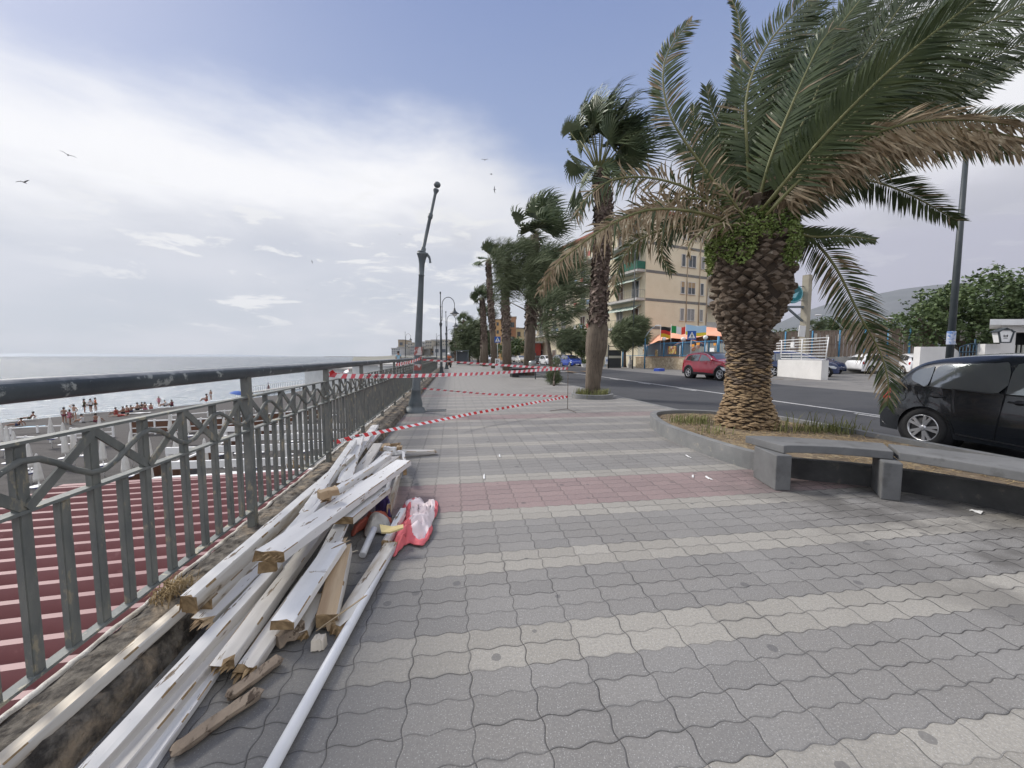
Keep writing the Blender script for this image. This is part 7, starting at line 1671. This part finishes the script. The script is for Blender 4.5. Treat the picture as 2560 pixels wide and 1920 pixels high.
tops=[(6,1058),(20,1065),(128,1045),(38,1078),(160,1056),(164,1081),(185,1078),(215,1076),(258,1094),(315,1116),(377,1146),(374,1092),(329,1078),(60,1103),(76,1108),(42,1105),(98,1134),(25,1090),(250,1042),(441,1077),(513,1096),(530,1030),(600,1050),(470,1040),(425,1035),(560,1044),(632,1052),(598,1072),(665,1040),(690,1062),(640,1098),(700,1040),(735,1050),(760,1036),(720,1075),(780,1050),(545,1075),(575,1110)]
feet=[]
for x,y in tops:
    yb=890+(y-890)/.676; xb=1280+(x-1280)*1.0; feet.append(P(x+ (3 if x<700 else 1),yb,BZ))
for i in range(7):
    for j in range(3): feet.append(Vector((-7-2.9*j,24+i*3.3,BZ)))
feet=[f for f in feet if f.x<-5.5]
cand=sorted([f for f in feet if -1.36<camx(f)],key=camx)
U0=None
wrows=[]
for i,f in enumerate(cand):
    lab=ordinal(i+1)+' closed white umbrella with a blue table, counted from the left through the railing'
    if U0 is None: U0=make_umb(f); U0['label']=lab
    else: tree_copy(U0,f,i*1.3,lab)
# white-capped partitions of the bathing plots
brw=M('brown_boards',(.11,.055,.035),(.17,.085,.05),3,.8,stretch=(1,1,.3))
def parti(p,q,h,label,capw=.16,boards=True,posts=True,zb=BZ,gap=.0,rails=1):
    p,q=Vector((p[0],p[1],zb)),Vector((q[0],q[1],zb)); o=thing('beach_partition',p,label,'fence','white-trimmed partitions on the beach'); d=q-p; L_=d.length; u=d/L_
    mb=MB(); mb.bar(UP*h,d+UP*h,capw,.09 if capw<.3 else .1); mb.build('top_cap',polem,o)
    if rails>1: mb=MB(); mb.bar(UP*h*.5,d+UP*h*.5,.05,.10); mb.bar(UP*h*.12,d+UP*h*.12,.05,.10); mb.build('rail',polem,o)
    if boards: mb=MB(); mb.bar(UP*(h*.5),d+UP*(h*.5),.04,h*.92); mb.build('board_panel',brw,o)
    n=max(2,int(L_/1.6)+1)
    for i in range(n): mb=MB(); s_=u*(L_*i/(n-1)); mb.bar(s_+Vector((.0,-.05,0)),s_+Vector((0,-.05,h+.12)),.12,.12,up=(1,0,0)); mb.build('post',polem,o)
    return o
zp=-3.0
# wide beams of the sun-deck frame between roof and plots (parallel to each other)
for i,(ya,lab) in enumerate(((1158,'nearest wide white beam of the deck frame beyond the red roof'),(1121,'second wide white beam of the deck frame'),(1090,'third wide white beam of the deck frame'),(1067,'fourth and farthest wide white beam of the deck frame'))):
    p=P(415 if i<2 else 560,ya+6,zp); y=p.y; x0=p.x; o=thing('deck_beam',Vector((x0,y,zp)),lab,'beam','white beams of the deck frame')
    hh=.30; mb=MB(); mb.bb((0,-.06,-hh/2),(-3.0-x0,.06,hh/2)); mb.build('beam',polem,o)
    for k in range(4): xx=(-3.0-x0)*k/3; mb=MB(); mb.bb((xx-.07,.065,BZ-zp),(xx+.07,.20,hh/2-.02)); mb.build('post',polem,o)
a=P(417,1180,-4.8); b_=P(600,1085,-4.8)
parti(P(425,1200,BZ),P(690,1075,BZ),.85,'long brown partition with white cap running away below the railing')
parti(P(300,1232,BZ),P(415,1182,BZ),.7,'short brown partition with white cap near the red roof corner')
parti(P(330,1088,BZ),P(560,1078,BZ),1.25,'brown panelled partition with many white uprights in the middle of the beach',rails=2)
parti(P(560,1078,BZ),P(800,1050,BZ),1.25,'brown panelled partition continuing to the right behind the railing bars',rails=2)
parti(P(180,1098,BZ),P(285,1092,BZ),.9,'white open partition left of the brown panelled ones',boards=False,rails=2)
parti(P(-40,1090,BZ),P(160,1078,BZ),.55,'low long white rail near the water at far left',boards=False,posts=False)
parti(P(-60,1112,BZ),P(190,1104,BZ),.5,'second low white rail, nearer than the first at far left',boards=False)
parti(P(430,1050,BZ),P(640,1030,BZ),.5,'low white line of rails beside the sitting bathers',boards=False)
# sunbeds and towels
def towel(px,py,c,label,l=1.9,w=.75,rz=.4):
    mb=MB(); mb.grid(lambda u,v:((u-.5)*l,(v-.5)*w,.05+.02*math.sin(u*9+v*4)),12,5); o=mb.build('beach_towel',c); o.location=onb(px,py); o.rotation_euler=(0,0,rz); tag(o,label,'towel')
towel(75,1068,CL['sky'],'pale blue towel under the reclining bather'); towel(52,1048,CL['olive'],'grey-green towel near the water'); towel(350,1033,CL['white'],'white sheet spread by the sitting row'); towel(222,1054,CL['black'],'black cloth beside the seated bather',1.0,.8)
# blue parasol, swimmers' buoy, jetty
bp=onb(590,1004); o=thing('beach_parasol',bp,'open blue parasol tilted on the sand by the railing post','parasol'); mb=MB(); mb.tube([(0,0,0),(.15,0,1.6)],.025,8); mb.build('pole',polem,o)
mb=MB(); mb.lathe([(1.15,1.25),(.9,1.42),(.5,1.6),(.05,1.7),(.01,1.7)],10,0,Matrix.Translation((.1,0,0))@Matrix.Rotation(.2,4,'Y'),False); mb.build('canopy',CL['blue'],o)
jt=thing('jetty',P(625,992,-6),'white-railed bathing jetty reaching into the sea behind the railing','jetty'); a,b_=P(632,990,-6),P(800,962,-6); a=a-jt.location; b_=b_-jt.location
mb=MB(); mb.bar(a+UP*.7,b_+UP*.7,1.6,.15); mb.build('deck',M('jetty_boards',(.35,.34,.32)),jt)
mb=MB(); n=40
for i in range(n+1): p=a.lerp(b_,i/n); mb.bar(p+UP*.75,p+UP*1.75,.05,.05,up=(1,0,0))
tag(mb.build('railing_bars',polem,jt),kind='stuff'); mb=MB(); mb.bar(a+UP*1.75,b_+UP*1.75,.07,.07); mb.build('top_rail',polem,jt)
jp=M('jetty_pile',(.15,.14,.13))
for i in range(9): mb=MB(); p=a.lerp(b_,i/8); mb.tube([p-UP*1.0,p+UP*.65],.1,8); mb.build('pile',jp,jt)
mb=MB(); p=P(671,972,-6); mb.lathe([(.35,-.2),(.3,.3),(.12,.9),(.03,1.5),(.01,1.6)],10,0,Matrix.Translation(p)); tag(mb.build('buoy',M('buoy_dark',(.10,.03,.03))),'dark conical buoy floating beyond the jetty','buoy')
# ---------------------------------------------------------------- red ribbed roof just below the railing
redr=M('red_roof_sheet',(.23,.105,.105),(.28,.135,.135),1.2,.5,c3=(.34,.18,.18),lo3=.62,hi3=.7,s3=5)
RZ=-1.25; kf=(CAMH-RZ)/CAMH; rf=thing('ribbed_roof',(0,0,RZ),'dark red ribbed metal roof of the bathing huts below the railing','roof')
x0,x1=-4.06*kf,-1.64; s_top=4.58*kf; pit=.182*kf; mb=MB(); n=30; ps=[]
for i in range(n):
    s=s_top-.25-i*pit
    ps+=[(s,.0),(s-.02,.15),(s-.10,.15),(s-.13,0.0)]
ps=[(s_top,0)]+ps+[(ps[-1][0]-pit,0)]
sk_=.05
for (sa,za),(sb,zb2) in zip(ps,ps[1:]): mb.quad((x0,sa-.0,za),(x1,sa+.45,za),(x1,sb+.45,zb2),(x0,sb,zb2))
mb.build('sheet',redr,rf)
mb=MB(); mb.bar((x0-.02,s_top+.02,.02),(x1,s_top+.47,.02),.14,.16); mb.build('ridge_flashing',redr,rf)
mb=MB(); mb.tube([(x0-.07,-6,.03),(x0-.07,s_top,.03)],.055,8); mb.build('gutter',mt['black'],rf)
mb=MB(); mb.bar((x0+1.4,s_top+.32,-.02),(x1,s_top+.62,-.02),.12,.22); mb.build('white_fascia',polem,rf)
mb=MB(); mb.bb((x0+.1,-6,-4.4),(x1-.02,s_top-.1,-.06)); mb.build('hut_wall',mt['whitep'],rf)
# ---------------------------------------------------------------- beach buildings and far town
tw=lambda n,c:M(n,c,tuple(x*.85 for x in c),.3,.9)
bathing=block(880,985,66,-.15,'long white bathing establishment with flat roof behind the lamp post',ter,0,0,zb=-5.7,depth=9,dep1=60,name='bathing_house')
block(760,872,80,-1.2,'lower pale bathing hut row beyond the handrail',ter,0,0,zb=-5.7,depth=8,dep1=72,name='bathing_house')
a,b_=gl(945,52),gl(1100,62)
mb=MB(); 
for z in (.05,.55): mb.bar(Vector((a.x,a.y,z)),Vector((b_.x,b_.y,z)),.12,.14)
tag(mb.build('terrace_parapet',polem),'white terrace parapet of two rails beyond the railing bend','parapet')
o=thing('small_palm',gl(1070,55),'small yellowish date palm standing on the terrace','palm tree'); mb=MB(); mb.tube([(0,0,-.2),(0,0,.55)],[.32,.26],10); mb.build('trunk',trunkl,o)
mb=MB(); 
for i in range(46):
    rr_=random.Random(i); aa=rr_.uniform(0,6.28); e=rr_.uniform(-.3,1.3); d=Vector((math.cos(aa)*math.cos(e),math.sin(aa)*math.cos(e),math.sin(e))); sd=d.cross(UP).normalized()
    p0=Vector((0,0,.5)); p1=p0+d*.8; p2=p0+d*1.25-UP*.35
    for k in range(10):
        for s_ in (-1,1): f=k/10; q_0=p0.lerp(p1,f) if f<.5 else p1.lerp(p2,f-.3); mb.add([q_0,q_0+sd*s_*.22+d*.22-UP*.05,q_0+d*.07],[(0,1,2)],0 if i%2 else 1)
mb.build('crown',[M('yellow_frond',(.24,.20,.07),(.12,.13,.05),2,.7),mt['leaf']],o)
fw=M('far_window',(.10,.11,.13)); 
townc=[tw('town_grey',(.34,.34,.33)),tw('town_cream',(.44,.41,.35)),tw('town_white',(.50,.50,.49)),tw('town_tan',(.38,.31,.23))]
tn=[(979,1001,871,885,2,'curved-front pale block at the seaward tip of the town',4,3),(993,1012,868,884,2,'white lattice-fronted block right of the tip of the town',7,4),(996,1011,850,868,3,'ruined tan tower crowning the far town',1,1),(1012,1022,862,884,0,'narrow dark-grey block left of the big lamp post',2,3),(1020,1032,857,872,1,'tan flat-roofed block just left of the big lamp post',2,2),(1026,1040,865,886,0,'grey block directly behind the big lamp post',3,3),(1052,1066,855,870,2,'white block right of the big lamp post, high row',3,2),(1064,1080,852,868,1,'cream block in the high row above the small yellow palm',3,2),(1078,1096,850,870,2,'wide white block in the high row behind the distant lamp',4,3),(1094,1108,852,874,0,'grey-white block left of the near hooked lamps',3,3),(1106,1122,850,872,1,'pale block between the hooked lamps',3,3),(1052,1075,868,886,2,'low white building with long bands beside the lamp post',0,0),(1076,1090,864,884,3,'brownish low house under the distant lamp',1,2),(1084,1118,866,886,2,'low white building behind the terrace rails',2,1),(1120,1134,855,870,0,'grey house right of the hooked lamps',2,2)]
for i,(a,b_,y0,y1,c,lab,nx,nz) in enumerate(tn):
    d=260+((i*37)%60) if i not in(2,) else 330
    block(a,b_,d,H_(y0,d),lab,townc[c],nx,nz,name='town_house',zb=H_(y1,d),depth=25,wm=fw,ww=(b_-a)/F*d/max(1,nx)*.5,wh=(y1-y0)/F*d/max(1,nz)*.42)
hillm=M('headland_scrub',(.16,.16,.13),(.26,.25,.21),.02,.95); 
mb=MB()
def head(u,v):
    px=880+270*u; d=300+500*v; b=gl(px,d); top={0:891,.2:888,.35:884,.5:880,.65:872,.8:866,1:862}
    yt=interp(sorted(top.items()),u); z=-6.2+(H_(yt+5,300+0*d)+6.2)*math.sin(min(1,v*2.2)*math.pi/2)*(1+.08*noise.noise(Vector((px*.06,v*5,1)))) if u>.01 else -6.2
    return (b.x,b.y,z)
mb.grid(head,60,20); tag(mb.build('headland',hillm),kind='structure')
mb=MB(); a,b_=gl(812,3000),gl(955,2600); a.z=b_.z=-6; nseg=60; vv=[];fs=[]
for i in range(nseg+1): p=a.lerp(b_,i/nseg); h=4.5+1.2*noise.noise(Vector((i*.5,0,0))); vv+=[p-CAMF*10+UP*-1,p+UP*h,p+CAMF*10-UP]
for i in range(nseg): fs+=[(i*3,i*3+3,i*3+4,i*3+1),(i*3+1,i*3+4,i*3+5,i*3+2)]
mb.add(vv,fs); tag(mb.build('breakwater',M('breakwater_rock',(.10,.10,.11),(.14,.14,.15),.05,.9)),'long dark breakwater on the horizon left of the town','breakwater')
# mountains: volcano slope on the right, faint coast across the bay
mtm=M('mountain_slope',(.075,.085,.085),(.11,.115,.12),.0015,.95)
def ridge(name,pts,dep,back,mat_,zb=-10,rough=.03,sc=.01):
    mb=MB()
    def fn(u,v):
        i=u*(len(pts)-1); k=min(int(i),len(pts)-2); f=i-k; px=pts[k][0]*(1-f)+pts[k+1][0]*f; py=pts[k][1]*(1-f)+pts[k+1][1]*f
        b0=gl(px,dep); b1=gl(px,dep+back); b=b0.lerp(b1,v); z=zb+(H_(py,dep+back)-zb)*(v**.8)*(1+rough*noise.noise(Vector((b.x*sc,b.y*sc,0)))*(1-v)*6)
        return (b.x,b.y,z)
    mb.grid(fn,90,30); return tag(mb.build(name,mat_),kind='structure')
ridge('mountain',[(1700,880),(1850,840),(1950,805),(2000,782),(2060,762),(2130,748),(2180,738),(2240,726),(2320,716),(2420,708),(2560,702),(2750,700),(3000,700)],4600,1900,mtm,rough=.05,sc=.004)
ridge('far_hills',[(-260,886),(-100,885),(0,884.5),(60,883),(130,884.5),(220,884),(330,885),(470,886.5),(560,886),(640,888),(720,889.6)],5500,1200,M('far_coast_haze',(.24,.29,.35)),zb=-20,rough=.0)  # distance haze over the coast is put into its pale blue colour
# ---------------------------------------------------------------- gulls
gm=M('gull_grey',(.12,.125,.14),rough=.8)
def gull(px,py,dep,span,rz,roll,label,pitch=0):
    mb=MB(); mb.tube([(-.20,0,0),(-.12,0,.01),(0,0,.02),(.12,0,.0),(.26,0,-.01)],[.015,.045,.055,.04,.012],8)
    for s_ in (-1,1):
        ro=[(.07,.03,.02,.16),(.10,.22,.12,.15),(.05,.42,.16,.12),(-.06,.62,.10,.05),(-.10,.70,.07,.01)]
        for a,b in zip(ro,ro[1:]):
            mb.add([(a[0],s_*a[1],a[2]),(b[0],s_*b[1],b[2]),(b[0]-b[3],s_*b[1],b[2]-.01),(a[0]-a[3],s_*a[1],a[2]-.01)],[(0,1,2,3)])
            mb.add([(a[0],s_*a[1],a[2]-.014),(b[0],s_*b[1],b[2]-.014),(b[0]-b[3],s_*b[1],b[2]-.016),(a[0]-a[3],s_*a[1],a[2]-.016)],[(3,2,1,0)])
    mb.add([(-.18,-.02,0),(-.18,.02,0),(-.34,.06,0),(-.34,-.06,0)],[(0,1,2,3)])
    o=mb.build('gull',gm); o.location=PD(px,py,dep); o.rotation_euler=(roll,pitch,rz); o.scale=(span/1.7,)*3; return tag(o,label,'bird','gulls over the beach')
for a in [(170,388,33,1.25,2.3,.25,'higher of the two gulls at the left edge of the sky'),(60,456,33,1.4,1.5,-.15,'lower gull with spread wings at the left edge of the sky'),(1212,400,48,1.1,1.4,.0,'topmost gull above the hooked lamps'),(1228,436,50,1.1,.2,.35,'second gull down above the hooked lamps'),(1236,474,50,1.1,2.9,1.2,'diving gull, third down above the hooked lamps'),(1232,602,55,1.3,1.5,.1,'pale gull with raised wings beside the palms'),(780,655,60,.9,.8,1.1,'small gull alone left of the bent post'),(768,725,70,.8,2.0,.4,'small dark gull lower left of the bent post'),(723,481,85,.7,1.2,.2,'speck-sized gull high in the middle of the sky'),(999,586,80,.8,1.9,.2,'faint gull left of the bent post top')]: gull(*a)
HAZE=.5e-4
# ---------------------------------------------------------------- air over the bay
hz=bpy.data.materials.new('sea_haze'); hz.use_nodes=True; N=hz.node_tree.nodes; N.clear()
o_=N.new('ShaderNodeOutputMaterial'); v_=N.new('ShaderNodeVolumePrincipled'); v_.inputs['Color'].default_value=(.86,.90,.97,1); v_.inputs['Density'].default_value=HAZE; v_.inputs['Anisotropy'].default_value=.2
hz.node_tree.links.new(v_.outputs[0],o_.inputs['Volume'])
mb=MB(); mb.bb((-7300,-3300,-100),(7300,8000,1700)); ho_=mb.build('haze',hz); tag(ho_,kind='stuff')
